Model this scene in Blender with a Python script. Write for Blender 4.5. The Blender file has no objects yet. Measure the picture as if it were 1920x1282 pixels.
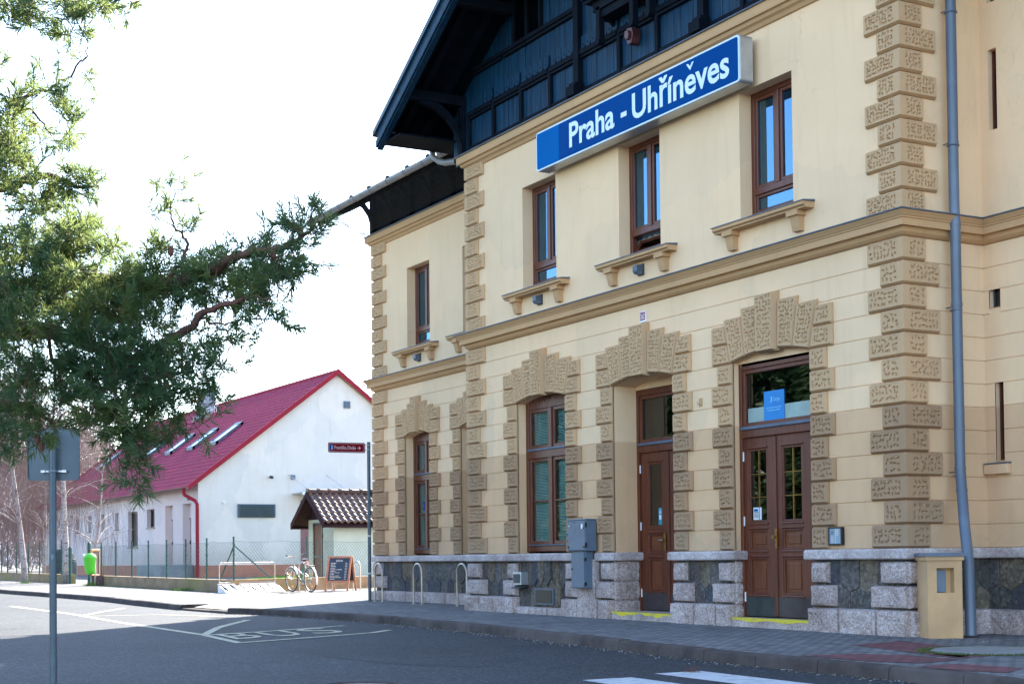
import bpy, math, random
import numpy as np
from mathutils import Vector, Matrix
random.seed(7); RNG = np.random.default_rng(11)
sc = bpy.context.scene
COL = sc.collection
R = math.radians

# ------------------------------------------------------------------ camera
F, PITCH, ROLL, YAW = 2860., R(1.5), 0.0105, R(29.2)
CAM = np.array([13.634, -13.043, 1.0])
fw = np.array([-math.cos(YAW)*math.cos(PITCH), math.sin(YAW)*math.cos(PITCH), math.sin(PITCH)])
rt = np.array([math.sin(YAW), math.cos(YAW), 0.])
up = np.cross(rt, fw)
rt2 = math.cos(ROLL)*rt-math.sin(ROLL)*up
up2 = math.sin(ROLL)*rt+math.cos(ROLL)*up
cam = bpy.data.objects.new("camera", bpy.data.cameras.new("camera")); COL.objects.link(cam)
cam.data.sensor_width = 36; cam.data.lens = F/1920*36; cam.data.shift_y = 328/1920.
cam.data.clip_start = .1; cam.data.clip_end = 5000
cam.matrix_world = Matrix(((rt2[0], up2[0], -fw[0], CAM[0]), (rt2[1], up2[1], -fw[1], CAM[1]), (rt2[2], up2[2], -fw[2], CAM[2]), (0, 0, 0, 1)))
sc.camera = cam
# ------------------------------------------------------------------ light
SUN_EL, SX, SY = R(33), -.69, .724
w = bpy.data.worlds.new("World"); sc.world = w; w.use_nodes = True
nt = w.node_tree; bg = nt.nodes["Background"]
sky = nt.nodes.new("ShaderNodeTexSky"); sky.sky_type = 'NISHITA'; sky.sun_disc = False
sky.sun_elevation = SUN_EL; sky.sun_rotation = math.atan2(SX, SY); sky.altitude = 300; sky.air_density = 1.0; sky.dust_density = .6; sky.ozone_density = 1.2
nt.links.new(sky.outputs[0], bg.inputs[0]); bg.inputs[1].default_value = 0.10
sl = bpy.data.lights.new("sun", 'SUN'); sl.energy = 3.6; sl.angle = R(.55); sl.color = (1, .93, .82)
so = bpy.data.objects.new("sun", sl); COL.objects.link(so)
sdir = Vector((SX*math.cos(SUN_EL), SY*math.cos(SUN_EL), math.sin(SUN_EL)))
so.rotation_euler = sdir.to_track_quat('Z', 'Y').to_euler(); so.location = (0, 0, 40)
sc.view_settings.view_transform = 'Standard'; sc.view_settings.look = 'None'
sc.view_settings.exposure = 2.9; sc.view_settings.gamma = 1.0
sc.cycles.max_bounces = 8; sc.cycles.transparent_max_bounces = 24; sc.cycles.use_denoising = True

# ------------------------------------------------------------------ measuring helpers (photo pixel -> place in the world)
def ray(x, y): return fw+rt2*(x-960)/F-up2*(y-969)/F
def gz(X): return .003*min(max(-X, 0), 60)
def gp(x, y, off=0.):
    z = 0.; d = ray(x, y)
    for i in range(25):
        p = CAM+d*((z+off-CAM[2])/d[2]); z = gz(p[0])
    return p
def onY(x, y, Y): d = ray(x, y); return CAM+d*((Y-CAM[1])/d[1])
def onX(x, y, X): d = ray(x, y); return CAM+d*((X-CAM[0])/d[0])
def at(x, y, dep): return CAM+ray(x, y)*dep

# ------------------------------------------------------------------ mesh builder
class MB:
    def __init__(s): s.v = []; s.f = []; s.m = []; s.n = 0
    def add(s, vs, fs, m=0):
        b = s.n; s.v.extend([tuple(map(float, q)) for q in vs]); s.n += len(vs)
        s.f.extend([tuple(i+b for i in q) for q in fs]); s.m.extend([m]*len(fs)); return s
    def box(s, x0, x1, y0, y1, z0, z1, m=0, T=None):
        vs = [(x, y, z) for z in (z0, z1) for (x, y) in ((x0, y0), (x1, y0), (x1, y1), (x0, y1))]
        if T: vs = [T(*q) for q in vs]
        return s.add(vs, [(0, 3, 2, 1), (4, 5, 6, 7), (0, 1, 5, 4), (1, 2, 6, 5), (2, 3, 7, 6), (3, 0, 4, 7)], m)
    def prism(s, poly, d0, d1, m=0, T=None):      # poly of (u,z), extruded from depth d0 to d1; T(u,d,z)->world
        T = T or (lambda u, d, z: (u, d, z)); n = len(poly)
        vs = [T(u, d0, z) for u, z in poly]+[T(u, d1, z) for u, z in poly]
        return s.add(vs, [tuple(range(n)), tuple(range(2*n-1, n-1, -1))]+[(i, i+n, (i+1) % n+n, (i+1) % n) for i in range(n)], m)
    def flat(s, pts, z, m=0):                     # horizontal polygon following the ground
        return s.add([(p[0], p[1], gz(p[0])+z) for p in pts], [tuple(range(len(pts)))], m)
    def tube(s, pts, r, n=8, m=0, cap=True, closed=False):
        P = [Vector(p) for p in pts]; k = len(P); rs = r if hasattr(r, '__len__') else [r]*k
        ring = []; ref = None
        for i in range(k):
            t = (P[(i+1) % k]-P[i-1]) if closed else (P[min(i+1, k-1)]-P[max(i-1, 0)])
            if t.length < 1e-9: t = Vector((0, 0, 1))
            t.normalize()
            if ref is None: ref = t.orthogonal().normalized()
            ref = (ref-t*ref.dot(t)); ref = ref.normalized() if ref.length > 1e-6 else t.orthogonal().normalized()
            b = t.cross(ref)
            ring += [P[i]+(ref*math.cos(2*math.pi*j/n)+b*math.sin(2*math.pi*j/n))*rs[i] for j in range(n)]
        fs = []
        for i in range(k if closed else k-1):
            a, c = i*n, ((i+1) % k)*n
            for j in range(n): fs.append((a+j, a+(j+1) % n, c+(j+1) % n, c+j))
        if cap and not closed: fs += [tuple(range(n-1, -1, -1)), tuple(range((k-1)*n, k*n))]
        return s.add(ring, fs, m)
    def cyl(s, a, b, r, n=16, m=0): return s.tube([a, b], r, n, m)
    def sweep(s, prof, path, m=0, close=True, ms=None):    # prof [(out,z)], path [(x,y)], outward is right of travel
        n = len(path); k = len(prof); rows = []
        for i, (x, y) in enumerate(path):
            d1 = None; d2 = None
            if i > 0: d1 = Vector((x-path[i-1][0], y-path[i-1][1])).normalized()
            if i < n-1: d2 = Vector((path[i+1][0]-x, path[i+1][1]-y)).normalized()
            d1 = d1 or d2; d2 = d2 or d1
            n1 = Vector((d1.y, -d1.x)); n2 = Vector((d2.y, -d2.x)); mm = n1+n2; mm = mm/(mm.dot(n1))
            rows.append([(x+mm.x*o, y+mm.y*o, z) for o, z in prof])
        vs = [p for r_ in rows for p in r_]
        for j in range(k-1+(1 if close else 0)):
            j2 = (j+1) % k
            s.add([], [], 0)
        b = s.n; s.v.extend([tuple(map(float, q)) for q in vs]); s.n += len(vs)
        for i in range(n-1):
            for j in range(k if close else k-1):
                j2 = (j+1) % k
                s.f.append((b+i*k+j, b+(i+1)*k+j, b+(i+1)*k+j2, b+i*k+j2)); s.m.append(ms[j] if ms else m)
        s.f.append(tuple(b+j for j in range(k))); s.m.append(m)
        s.f.append(tuple(b+(n-1)*k+j for j in range(k-1, -1, -1))); s.m.append(m)
        return s
    def build(s, name, mats, parent=None, smooth=False, loc=None, kind=None):
        me = bpy.data.meshes.new(name); me.from_pydata(s.v, [], s.f)
        mats = mats if isinstance(mats, (list, tuple)) else [mats]
        for q in mats: me.materials.append(q)
        if max(s.m or [0]) > 0: me.polygons.foreach_set('material_index', s.m)
        if smooth: me.polygons.foreach_set('use_smooth', [True]*len(me.polygons))
        me.update()
        o = bpy.data.objects.new(name, me); COL.objects.link(o)
        if loc is not None: o.location = loc
        if parent is not None: o.parent = parent
        if kind: o['kind'] = kind
        return o
def bevel(o, wd=.01, seg=2, ang=40):
    b = o.modifiers.new('bevel', 'BEVEL'); b.width = wd; b.segments = seg; b.limit_method = 'ANGLE'; b.angle_limit = R(ang); return o
def smooth_by_angle(o, a=40):
    me = o.data; me.polygons.foreach_set('use_smooth', [True]*len(me.polygons))
    try: me.set_sharp_from_angle(angle=R(a))
    except Exception: pass
    return o
def thing(name, label, cat, loc=(0, 0, 0), rz=0, group=None):
    o = bpy.data.objects.new(name, None); COL.objects.link(o); o.location = loc; o.rotation_euler = (0, 0, rz)
    o.empty_display_size = .2
    tag(o, label, cat, group); return o
def tag(o, label, cat, group=None):
    o['label'] = label; o['category'] = cat
    if group: o['group'] = group
    return o
def dup(root, loc, rz=None, label=None):
    r = root.copy(); COL.objects.link(r); r.location = loc
    if rz is not None: r.rotation_euler = (0, 0, rz)
    if label: r['label'] = label
    for ch in root.children:
        c = ch.copy(); COL.objects.link(c); c.parent = r
        for g in ch.children:
            d = g.copy(); COL.objects.link(d); d.parent = c
    return r
def frame(origin, U, N):
    o, U, N = Vector(origin), Vector(U), Vector(N)
    return lambda u, d, z: tuple(o+U*u+N*d+Vector((0, 0, z)))

# ------------------------------------------------------------------ materials
def nodes(name):
    m = bpy.data.materials.new(name); m.use_nodes = True
    return m, m.node_tree, m.node_tree.nodes["Principled BSDF"]
def N(nt, t, **kw):
    n = nt.nodes.new(t)
    for k, v in kw.items():
        if k in ('operation', 'blend_type', 'data_type', 'feature', 'distance', 'wave_type', 'bands_direction', 'noise_dimensions', 'voronoi_dimensions'): setattr(n, k, v)
        else: n.inputs[k.replace('_', ' ')].default_value = v
    return n
def rgba(c): return (c[0], c[1], c[2], 1)
def ramp(nt, fac, stops):
    r = nt.nodes.new("ShaderNodeValToRGB"); e = r.color_ramp.elements
    while len(e) < len(stops): e.new(.5)
    for i, (p, c) in enumerate(stops): e[i].position = p; e[i].color = rgba(c) if hasattr(c, '__len__') else (c, c, c, 1)
    nt.links.new(fac, r.inputs[0]); return r.outputs[0]
def mix(nt, fac, a, b, bt='MIX'):
    m = nt.nodes.new("ShaderNodeMix"); m.data_type = 'RGBA'; m.blend_type = bt
    for i, q in ((0, fac), (6, a), (7, b)):
        if hasattr(q, 'is_linked') or isinstance(q, bpy.types.NodeSocket): nt.links.new(q, m.inputs[i])
        elif i == 0: m.inputs[0].default_value = q
        else: m.inputs[i].default_value = rgba(q)
    return m.outputs[2]
def pos(nt): return nt.nodes.new("ShaderNodeNewGeometry").outputs['Position']
def noise(nt, vec, scale, detail=5, rough=.55, stretch=None):
    if stretch:
        mp = nt.nodes.new("ShaderNodeMapping"); mp.inputs['Scale'].default_value = stretch; nt.links.new(vec, mp.inputs[0]); vec = mp.outputs[0]
    n = nt.nodes.new("ShaderNodeTexNoise"); n.inputs['Scale'].default_value = scale; n.inputs['Detail'].default_value = detail; n.inputs['Roughness'].default_value = rough
    nt.links.new(vec, n.inputs['Vector']); return n.outputs[0]
def bump(nt, bs, h, strength=.3, dist=.01):
    b = nt.nodes.new("ShaderNodeBump"); b.inputs['Strength'].default_value = strength; b.inputs['Distance'].default_value = dist
    nt.links.new(h, b.inputs['Height']); nt.links.new(b.outputs[0], bs.inputs['Normal']); return b
def M(name, c, c2=None, scale=6, rough=.8, metal=0, bmp=None, spec=.5, stretch=None, lo=.35, hi=.65, obj=False, c3=None):
    m, t, bs = nodes(name)
    bs.inputs['Roughness'].default_value = rough; bs.inputs['Metallic'].default_value = metal; bs.inputs['Specular IOR Level'].default_value = spec
    p = t.nodes.new("ShaderNodeTexCoord").outputs['Object'] if obj else pos(t)
    c2 = c2 or tuple(q*.82 for q in c)
    f = ramp(t, noise(t, p, scale, 6, .6, stretch), [(lo, c), (hi, c2)])
    if c3: f = mix(t, ramp(t, noise(t, p, scale*.23, 3, .6), [(.5, 0.), (.68, 1.)]), f, c3)
    t.links.new(f, bs.inputs['Base Color'])
    if bmp: bump(t, bs, noise(t, p, bmp[0], 6, .65, stretch if len(bmp) > 3 else None), bmp[1], bmp[2] if len(bmp) > 2 else .01)
    return m
def wallmat(name, hi_c, lo_c, zb, stain, bmp=(60, .25, .004)):
    m, t, bs = nodes(name); bs.inputs['Roughness'].default_value = .9; bs.inputs['Specular IOR Level'].default_value = .2
    p = pos(t); sx = t.nodes.new("ShaderNodeSeparateXYZ"); t.links.new(p, sx.inputs[0])
    if zb is not None:
        a = N(t, "ShaderNodeMath", operation='SUBTRACT'); t.links.new(sx.outputs[2], a.inputs[0]); a.inputs[1].default_value = zb
        b = N(t, "ShaderNodeMath", operation='MULTIPLY_ADD'); t.links.new(a.outputs[0], b.inputs[0]); b.inputs[1].default_value = 25.; b.inputs[2].default_value = .5; b.use_clamp = True
        c = mix(t, b.outputs[0], lo_c, hi_c)
    else:
        c = mix(t, 0., hi_c, hi_c)
    big = ramp(t, noise(t, p, .9, 4, .6), [(.3, 0.), (.75, 1.)])
    mm = N(t, "ShaderNodeMath", operation='MULTIPLY'); t.links.new(big, mm.inputs[0]); mm.inputs[1].default_value = .4
    c = mix(t, mm.outputs[0], c, stain, 'MULTIPLY')
    st = ramp(t, noise(t, p, 5, 5, .7, (1, 1, .12)), [(.52, 0.), (.8, 1.)])
    m2 = N(t, "ShaderNodeMath", operation='MULTIPLY'); t.links.new(st, m2.inputs[0]); m2.inputs[1].default_value = .5
    c = mix(t, m2.outputs[0], c, stain, 'MULTIPLY')
    # sparse hairline cracks
    wob = t.nodes.new("ShaderNodeTexNoise"); wob.inputs['Scale'].default_value = 2.5; wob.inputs['Detail'].default_value = 5; t.links.new(p, wob.inputs['Vector'])
    va = t.nodes.new("ShaderNodeVectorMath"); va.operation = 'MULTIPLY_ADD'; va.inputs[1].default_value = (.6, .6, .6); t.links.new(wob.outputs['Color'], va.inputs[0]); t.links.new(p, va.inputs[2])
    vc = N(t, "ShaderNodeTexVoronoi", Scale=.5, feature='DISTANCE_TO_EDGE'); t.links.new(va.outputs[0], vc.inputs['Vector'])
    ck = ramp(t, vc.outputs['Distance'], [(.0012, .25), (.003, 0.)]); cm = N(t, "ShaderNodeMath", operation='MULTIPLY'); t.links.new(ck, cm.inputs[0]); t.links.new(ramp(t, noise(t, p, .6, 2, .5), [(.5, 0.), (.6, 1.)]), cm.inputs[1])
    c = mix(t, cm.outputs[0], c, (.3, .22, .15))
    pt = N(t, "ShaderNodeTexVoronoi", Scale=.45); t.links.new(va.outputs[0], pt.inputs['Vector']); c = mix(t, 1., c, ramp(t, pt.outputs['Color'], [(.2, (.94, .95, .96)), (.8, (1.04, 1.02, 1.0))]), 'MULTIPLY')
    # damp grime just above the plinth
    g = N(t, "ShaderNodeMapRange"); t.links.new(sx.outputs[2], g.inputs[0]); g.inputs[1].default_value = 1.0; g.inputs[2].default_value = 1.7; g.inputs[3].default_value = .5; g.inputs[4].default_value = 0.
    g2 = N(t, "ShaderNodeMath", operation='MULTIPLY'); t.links.new(g.outputs[0], g2.inputs[0]); t.links.new(noise(t, p, 3.5, 6, .7), g2.inputs[1])
    c = mix(t, g2.outputs[0], c, (.33, .27, .2))
    t.links.new(c, bs.inputs['Base Color'])
    bump(t, bs, noise(t, p, bmp[0], 5, .6), bmp[1], bmp[2]); return m
def stonemat(name, c1, c2, c3, sc_=60, rough=.85, bm=.5):
    m, t, bs = nodes(name); bs.inputs['Roughness'].default_value = rough; bs.inputs['Specular IOR Level'].default_value = .3
    p = pos(t)
    v = N(t, "ShaderNodeTexVoronoi", Scale=sc_); t.links.new(p, v.inputs['Vector'])
    sp = ramp(t, v.outputs['Color'], [(.25, c2), (.45, c1), (.7, c1), (.9, c3)])
    big = ramp(t, noise(t, p, 1.7, 5, .6), [(.35, (1.12, 1.1, 1.12)), (.7, (.66, .58, .56))])
    c = mix(t, 1., sp, big, 'MULTIPLY')
    gr = ramp(t, noise(t, p, 9, 6, .7), [(.55, 0.), (.75, .6)])
    c = mix(t, gr, c, tuple(q*.5 for q in c2))
    t.links.new(c, bs.inputs['Base Color'])
    h = N(t, "ShaderNodeMath", operation='ADD'); t.links.new(noise(t, p, 34, 8, .75), h.inputs[0]); t.links.new(noise(t, p, 12, 5, .6), h.inputs[1])
    bump(t, bs, h.outputs[0], bm, .02); return m
def glassmat(name, tint=(.6, .7, .68), refl=1.0, gcol=(1, 1, 1)):
    m, t, bs = nodes(name); t.nodes.remove(bs)
    out = t.nodes["Material Output"]
    tr = t.nodes.new("ShaderNodeBsdfTransparent"); tr.inputs[0].default_value = rgba(tint)
    gl = t.nodes.new("ShaderNodeBsdfGlossy"); gl.inputs['Roughness'].default_value = .015; gl.inputs[0].default_value = rgba(gcol)
    fr = t.nodes.new("ShaderNodeFresnel"); fr.inputs[0].default_value = 1.75*refl
    nb = noise(t, pos(t), 1.1, 2, .5); b = t.nodes.new("ShaderNodeBump"); b.inputs['Strength'].default_value = .05; b.inputs['Distance'].default_value = .02
    t.links.new(nb, b.inputs['Height']); t.links.new(b.outputs[0], gl.inputs['Normal'])
    mx = t.nodes.new("ShaderNodeMixShader"); t.links.new(fr.outputs[0], mx.inputs[0]); t.links.new(tr.outputs[0], mx.inputs[1]); t.links.new(gl.outputs[0], mx.inputs[2])
    t.links.new(mx.outputs[0], out.inputs['Surface']); return m
def pavermat(name, c1, c2, mort, bw=.2, bh=.1, rot=0., spk=.6):
    m, t, bs = nodes(name); bs.inputs['Roughness'].default_value = .9; bs.inputs['Specular IOR Level'].default_value = .2
    p = pos(t); mp = t.nodes.new("ShaderNodeMapping"); mp.inputs['Rotation'].default_value = (0, 0, rot); t.links.new(p, mp.inputs[0])
    # small wobble so that joints are not perfectly straight
    b = N(t, "ShaderNodeTexBrick", Scale=1.0); b.inputs['Brick Width'].default_value = bw; b.inputs['Row Height'].default_value = bh
    b.inputs['Mortar Size'].default_value = .011; b.inputs['Mortar Smooth'].default_value = .3
    b.inputs['Color1'].default_value = rgba(c1); b.inputs['Color2'].default_value = rgba(c2); b.inputs['Mortar'].default_value = rgba(mort); b.inputs['Bias'].default_value = 0
    wob = t.nodes.new("ShaderNodeTexNoise"); wob.inputs['Scale'].default_value = 3; t.links.new(mp.outputs[0], wob.inputs['Vector'])
    va = t.nodes.new("ShaderNodeVectorMath"); va.operation = 'MULTIPLY_ADD'; va.inputs[1].default_value = (.03, .03, 0); t.links.new(wob.outputs['Color'], va.inputs[0]); t.links.new(mp.outputs[0], va.inputs[2])
    t.links.new(va.outputs[0], b.inputs['Vector'])
    big = ramp(t, noise(t, p, .8, 6, .65), [(.3, (1.1, 1.1, 1.1)), (.7, (.72, .72, .74))])
    c = mix(t, 1., b.outputs['Color'], big, 'MULTIPLY')
    sp = ramp(t, noise(t, p, 90, 3, .6), [(.35, (.8, .8, .8)), (.65, (1.15, 1.15, 1.15))])
    c = mix(t, spk, c, sp, 'MULTIPLY')
    t.links.new(c, bs.inputs['Base Color'])
    inv = N(t, "ShaderNodeMath", operation='SUBTRACT'); inv.inputs[0].default_value = 1.; t.links.new(b.outputs['Fac'], inv.inputs[1])
    ad = N(t, "ShaderNodeMath", operation='MULTIPLY_ADD'); t.links.new(noise(t, p, 30, 4, .6), ad.inputs[0]); ad.inputs[1].default_value = .5; t.links.new(inv.outputs[0], ad.inputs[2])
    bump(t, bs, ad.outputs[0], .7, .006); return m

MT = {}
MT['wall'] = wallmat('cream_render', (.85, .59, .365), (.69, .44, .255), 2.80, (.80, .78, .76))
MT['trim'] = wallmat('ochre_trim', (.55, .355, .20), (.375, .235, .138), 2.80, (.8, .78, .76), (90, .3, .004))
MT['trimhi'] = wallmat('ochre_cornice', (.56, .34, .175), (.48, .29, .15), None, (.8, .78, .76), (90, .2, .003))
MT['side'] = MT['wall']
MT['granite'] = stonemat('pink_granite', (.46, .39, .365), (.30, .235, .215), (.60, .54, .52), 60, .85, .55)
MT['capstone'] = stonemat('grey_granite_cap', (.48, .43, .42), (.39, .33, .32), (.58, .54, .53), 40, .8, .25)
MT['slateA'] = stonemat('grey_rubble', (.125, .115, .11), (.08, .075, .072), (.19, .17, .16), 25, .85, .7)
MT['slateB'] = stonemat('brown_rubble', (.17, .14, .10), (.11, .09, .07), (.25, .21, .16), 25, .85, .7)
MT['slateC'] = stonemat('blue_rubble', (.075, .078, .088), (.05, .052, .06), (.12, .12, .13), 25, .85, .7)
MT['slateD'] = stonemat('green_rubble', (.10, .10, .09), (.065, .065, .06), (.16, .155, .14), 25, .85, .7)
MT['mortar'] = M('mortar', (.24, .22, .2), (.17, .155, .14), 12, .95, bmp=(60, .5))
MT['wood'] = M('brown_joinery', (.145, .036, .014), (.08, .018, .008), 5, .42, bmp=(14, .2, .003, 1), stretch=(6, 6, .4), spec=.5)
MT['wood2'] = M('brown_panel', (.18, .052, .020), (.11, .03, .012), 5, .38, bmp=(14, .2, .003, 1), stretch=(6, 6, .4))
MT['kick'] = M('dark_kickplate', (.035, .022, .025), (.06, .05, .05), 3, .38)
MT['kickg'] = M('worn_kickplate', (.07, .085, .08), (.035, .04, .04), 3, .4, metal=.3)
MT['brass'] = M('brass', (.45, .26, .07), (.3, .17, .05), 20, .35, metal=.9)
MT['steel'] = M('brushed_steel', (.45, .42, .38), (.32, .3, .28), 20, .38, metal=.85)
MT['zinc'] = M('zinc', (.22, .27, .32), (.15, .19, .24), 8, .45, metal=.4, c3=(.3, .33, .36))
MT['flash'] = M('grey_flashing', (.12, .15, .2), (.08, .1, .14), 5, .5, metal=.3)
MT['pipe'] = M('blue_grey_pipe_paint', (.10, .13, .175), (.08, .105, .145), 3, .4, stretch=(1, 1, .3), c3=(.15, .19, .26))
MT['gut'] = M('grey_gutter_metal', (.30, .29, .29), (.2, .2, .21), 3, .5, metal=.3)
MT['darkwood'] = M('blackened_blue_boards', (.002, .046, .100), (.001, .008, .022), 3.2, .6, bmp=(9, .55, .01, 1), stretch=(7, 7, .35), spec=.2, lo=.3, hi=.7)
MT['blackwood'] = M('black_timber', (.003, .007, .014), (.001, .003, .007), 4, .8, bmp=(10, .4, .006), spec=.12)
MT['roof'] = M('dark_roof_sheet', (.03, .06, .09), (.02, .04, .06), 3, .45, metal=.2)
MT['cabinet'] = M('blue_grey_cabinet', (.105, .145, .205), (.08, .115, .165), 2.5, .42, c3=(.13, .165, .22), obj=True)
MT['black'] = M('black_plastic', (.012, .012, .015), None, 8, .4)
MT['darkgrey'] = M('dark_grey_plastic', (.045, .05, .06), None, 8, .5)
MT['signblue'] = M('sign_blue', (.0, .055, .235), (.0, .05, .21), 1, .7, spec=.03)
MT['signblue2'] = M('sign_blue_pale', (.0, .11, .36), (.0, .10, .33), 1, .7, spec=.03)
MT['white'] = M('white_paint', (.78, .79, .8), (.7, .71, .73), 3, .4)
MT['silver'] = M('silver_frame', (.55, .57, .6), (.4, .42, .45), 2, .35, metal=.6)
MT['letter'] = M('white_lettering', (.62, .74, .86), (.58, .7, .82), 3, .4)
MT['dimletter'] = M('pale_blue_lettering', (.2, .55, .78), None, 3, .5)
MT['glass'] = glassmat('window_glass', (.78, .88, .88), .95)
MT['glassU'] = glassmat('sky_tinted_glass', (.20, .36, .44), 2.2, (.30, .60, .95))  # blue of the mirrored sky is put into the gloss colour
MT['glassd'] = glassmat('dark_window_glass', (.25, .28, .27), 1.05)
MT['yellow'] = M('worn_yellow_paint', (.62, .5, .03), (.42, .3, .1), 14, .7, lo=.5, hi=.72)
MT['marking'] = M('faded_road_paint', (.50, .47, .33), (.16, .16, .14), 9, .9, lo=.42, hi=.72)
MT['zebra'] = M('white_road_paint', (.45, .46, .48), (.16, .17, .19), 7, .9, lo=.5, hi=.8)
MT['interior'] = M('room_wall', (.12, .12, .12), None, 1, .9)
MT['curtain'] = M('curtain_fabric', (.62, .70, .78), (.5, .58, .66), 3, .9, stretch=(14, 14, .4))
MT['blind'] = M('blind_slats', (.62, .9, .88), (.52, .78, .78), 3, .45)
MT['plum'] = M('plum_boards', (.05, .022, .026), (.03, .014, .017), 5, .8, spec=.1)
MT['lace'] = M('lace_curtain', (.7, .72, .75), (.25, .27, .3), 45, .9)
# ------------------------------------------------------------------ relief blocks (quoins, voussoirs, rock-faced stones)
def block(mb, quad, T, h=.06, ch=.022, margin=.022, res=.013, mode='pits', m=0, miter='', pit=.058):
    BL, BR, TR, TL = [np.array(q, float) for q in quad]
    W = (np.linalg.norm(BR-BL)+np.linalg.norm(TR-TL))/2; Hh = (np.linalg.norm(TL-BL)+np.linalg.norm(TR-BR))/2
    nx = max(3, int((W-2*ch)/res)); ny = max(3, int((Hh-2*ch)/res))
    L = 'L' in miter; Rr = 'R' in miter
    s = np.linspace(0 if L else ch/W, 1 if Rr else 1-ch/W, nx+1); si = np.full(nx+1, 2)
    if not L: s = np.concatenate([[0, 0], s]); si = np.concatenate([[0, 1], si])
    if not Rr: s = np.concatenate([s, [1, 1]]); si = np.concatenate([si, [1, 0]])
    t = np.concatenate([[0, 0], np.linspace(ch/Hh, 1-ch/Hh, ny+1), [1, 1]]); ti = np.concatenate([[0, 1], np.full(ny+1, 2), [1, 0]])
    S, Tt = np.meshgrid(s, t); ring = np.minimum(*np.meshgrid(si, ti))
    Hg = np.choose(ring, [0, h*.35, h]).astype(float)
    X = S*W; Y = Tt*Hh
    if mode == 'pits':
        mx0 = margin+(ch if not L else .03); mx1 = margin+(ch if not Rr else .03)
        fx0, fx1, fz0, fz1 = mx0, W-mx1, margin+ch, Hh-margin-ch
        gx = max(1, int(round((fx1-fx0)/pit))); gy = max(1, int(round((fz1-fz0)/pit)))
        D = np.zeros_like(X)
        for i in range(gx):
            for j in range(gy):
                cx = fx0+(i+.5+RNG.uniform(-.26, .26))*(fx1-fx0)/gx; cy = fz0+(j+.5+RNG.uniform(-.26, .26))*(fz1-fz0)/gy
                a = RNG.uniform(0, math.pi); la = RNG.uniform(.33, .50)*pit; lb = RNG.uniform(.16, .24)*pit
                dx, dy = X-cx, Y-cy; p = dx*math.cos(a)+dy*math.sin(a); q = -dx*math.sin(a)+dy*math.cos(a)+ .12*p*p/la*(1 if a > 1.5 else -1)
                D = np.maximum(D, np.clip(1.3-(p/la)**2-(q/lb)**2, 0, 1))
        fm = np.clip(np.minimum.reduce([X-fx0+.012, fx1+.012-X, Y-fz0+.012, fz1+.012-Y])/.006, 0, 1)
        Hg = Hg-np.where(ring == 2, D*fm*.028, 0)-np.where(ring == 2, fm*.003, 0)
    elif mode == 'rock':
        def vn(n):
            g = RNG.uniform(-1, 1, (int(Hh*n)+3, int(W*n)+3)); x, y = X*n, Y*n; xi, yi = x.astype(int), y.astype(int); fx, fy = x-xi, y-yi
            fx = fx*fx*(3-2*fx); fy = fy*fy*(3-2*fy)
            return (g[yi, xi]*(1-fx)+g[yi, xi+1]*fx)*(1-fy)+(g[yi+1, xi]*(1-fx)+g[yi+1, xi+1]*fx)*fy
        n_ = vn(9)*.6+vn(22)*.35+vn(50)*.15
        edge = np.clip(np.minimum.reduce([X, W-X, Y, Hh-Y])/.05, 0, 1)
        Hg = Hg+np.where(ring == 2, n_*.021*(.35+edge*.65)+edge*.014, 0)
    else:
        Hg = Hg
    P = (BL[None, None]*((1-S)*(1-Tt))[..., None]+BR[None, None]*(S*(1-Tt))[..., None]+TR[None, None]*(S*Tt)[..., None]+TL[None, None]*((1-S)*Tt)[..., None])
    U = P[..., 0].copy(); Z = P[..., 1]
    if L: U[:, 0] -= Hg[:, 0]
    if Rr: U[:, -1] += Hg[:, -1]
    ny_, nx_ = U.shape
    vs = [T(U[j, i], -Hg[j, i], Z[j, i]) for j in range(ny_) for i in range(nx_)]
    fs = [(j*nx_+i, j*nx_+i+1, (j+1)*nx_+i+1, (j+1)*nx_+i) for j in range(ny_-1) for i in range(nx_-1)]
    mb.add(vs, fs, m)
def rect(u0, u1, z0, z1): return [(u0, z0), (u1, z0), (u1, z1), (u0, z1)]
def wallgrid(mb, T, u0, u1, z0, z1, holes, m=0, d=0.):
    us = sorted({u0, u1, *[q for h in holes for q in h[:2] if u0 < q < u1]}); zs = sorted({z0, z1, *[q for h in holes for q in h[2:] if z0 < q < z1]})
    for a, b in zip(us, us[1:]):
        for c, e in zip(zs, zs[1:]):
            cu, cz = (a+b)/2, (c+e)/2
            if any(h[0] < cu < h[1] and h[2] < cz < h[3] for h in holes): continue
            mb.add([T(a, d, c), T(b, d, c), T(b, d, e), T(a, d, e)], [(0, 1, 2, 3)], m)
STEP = .29
def courses(mb, T, u0, u1, holes, z0=1.06, n=13, m=0, gap=.005, th=.014):
    for k in range(n):
        a, b = z0+k*STEP+gap, z0+(k+1)*STEP-gap; cz = (a+b)/2
        segs = [(u0, u1)]
        for h in holes:
            if h[2] < cz < h[3]:
                segs = [q for s_ in segs for q in ((s_[0], min(s_[1], h[0])), (max(s_[0], h[1]), s_[1])) if q[1]-q[0] > .01]
        for s0, s1 in segs: mb.box(s0, s1, 0, th, a, b, m, T)

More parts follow.
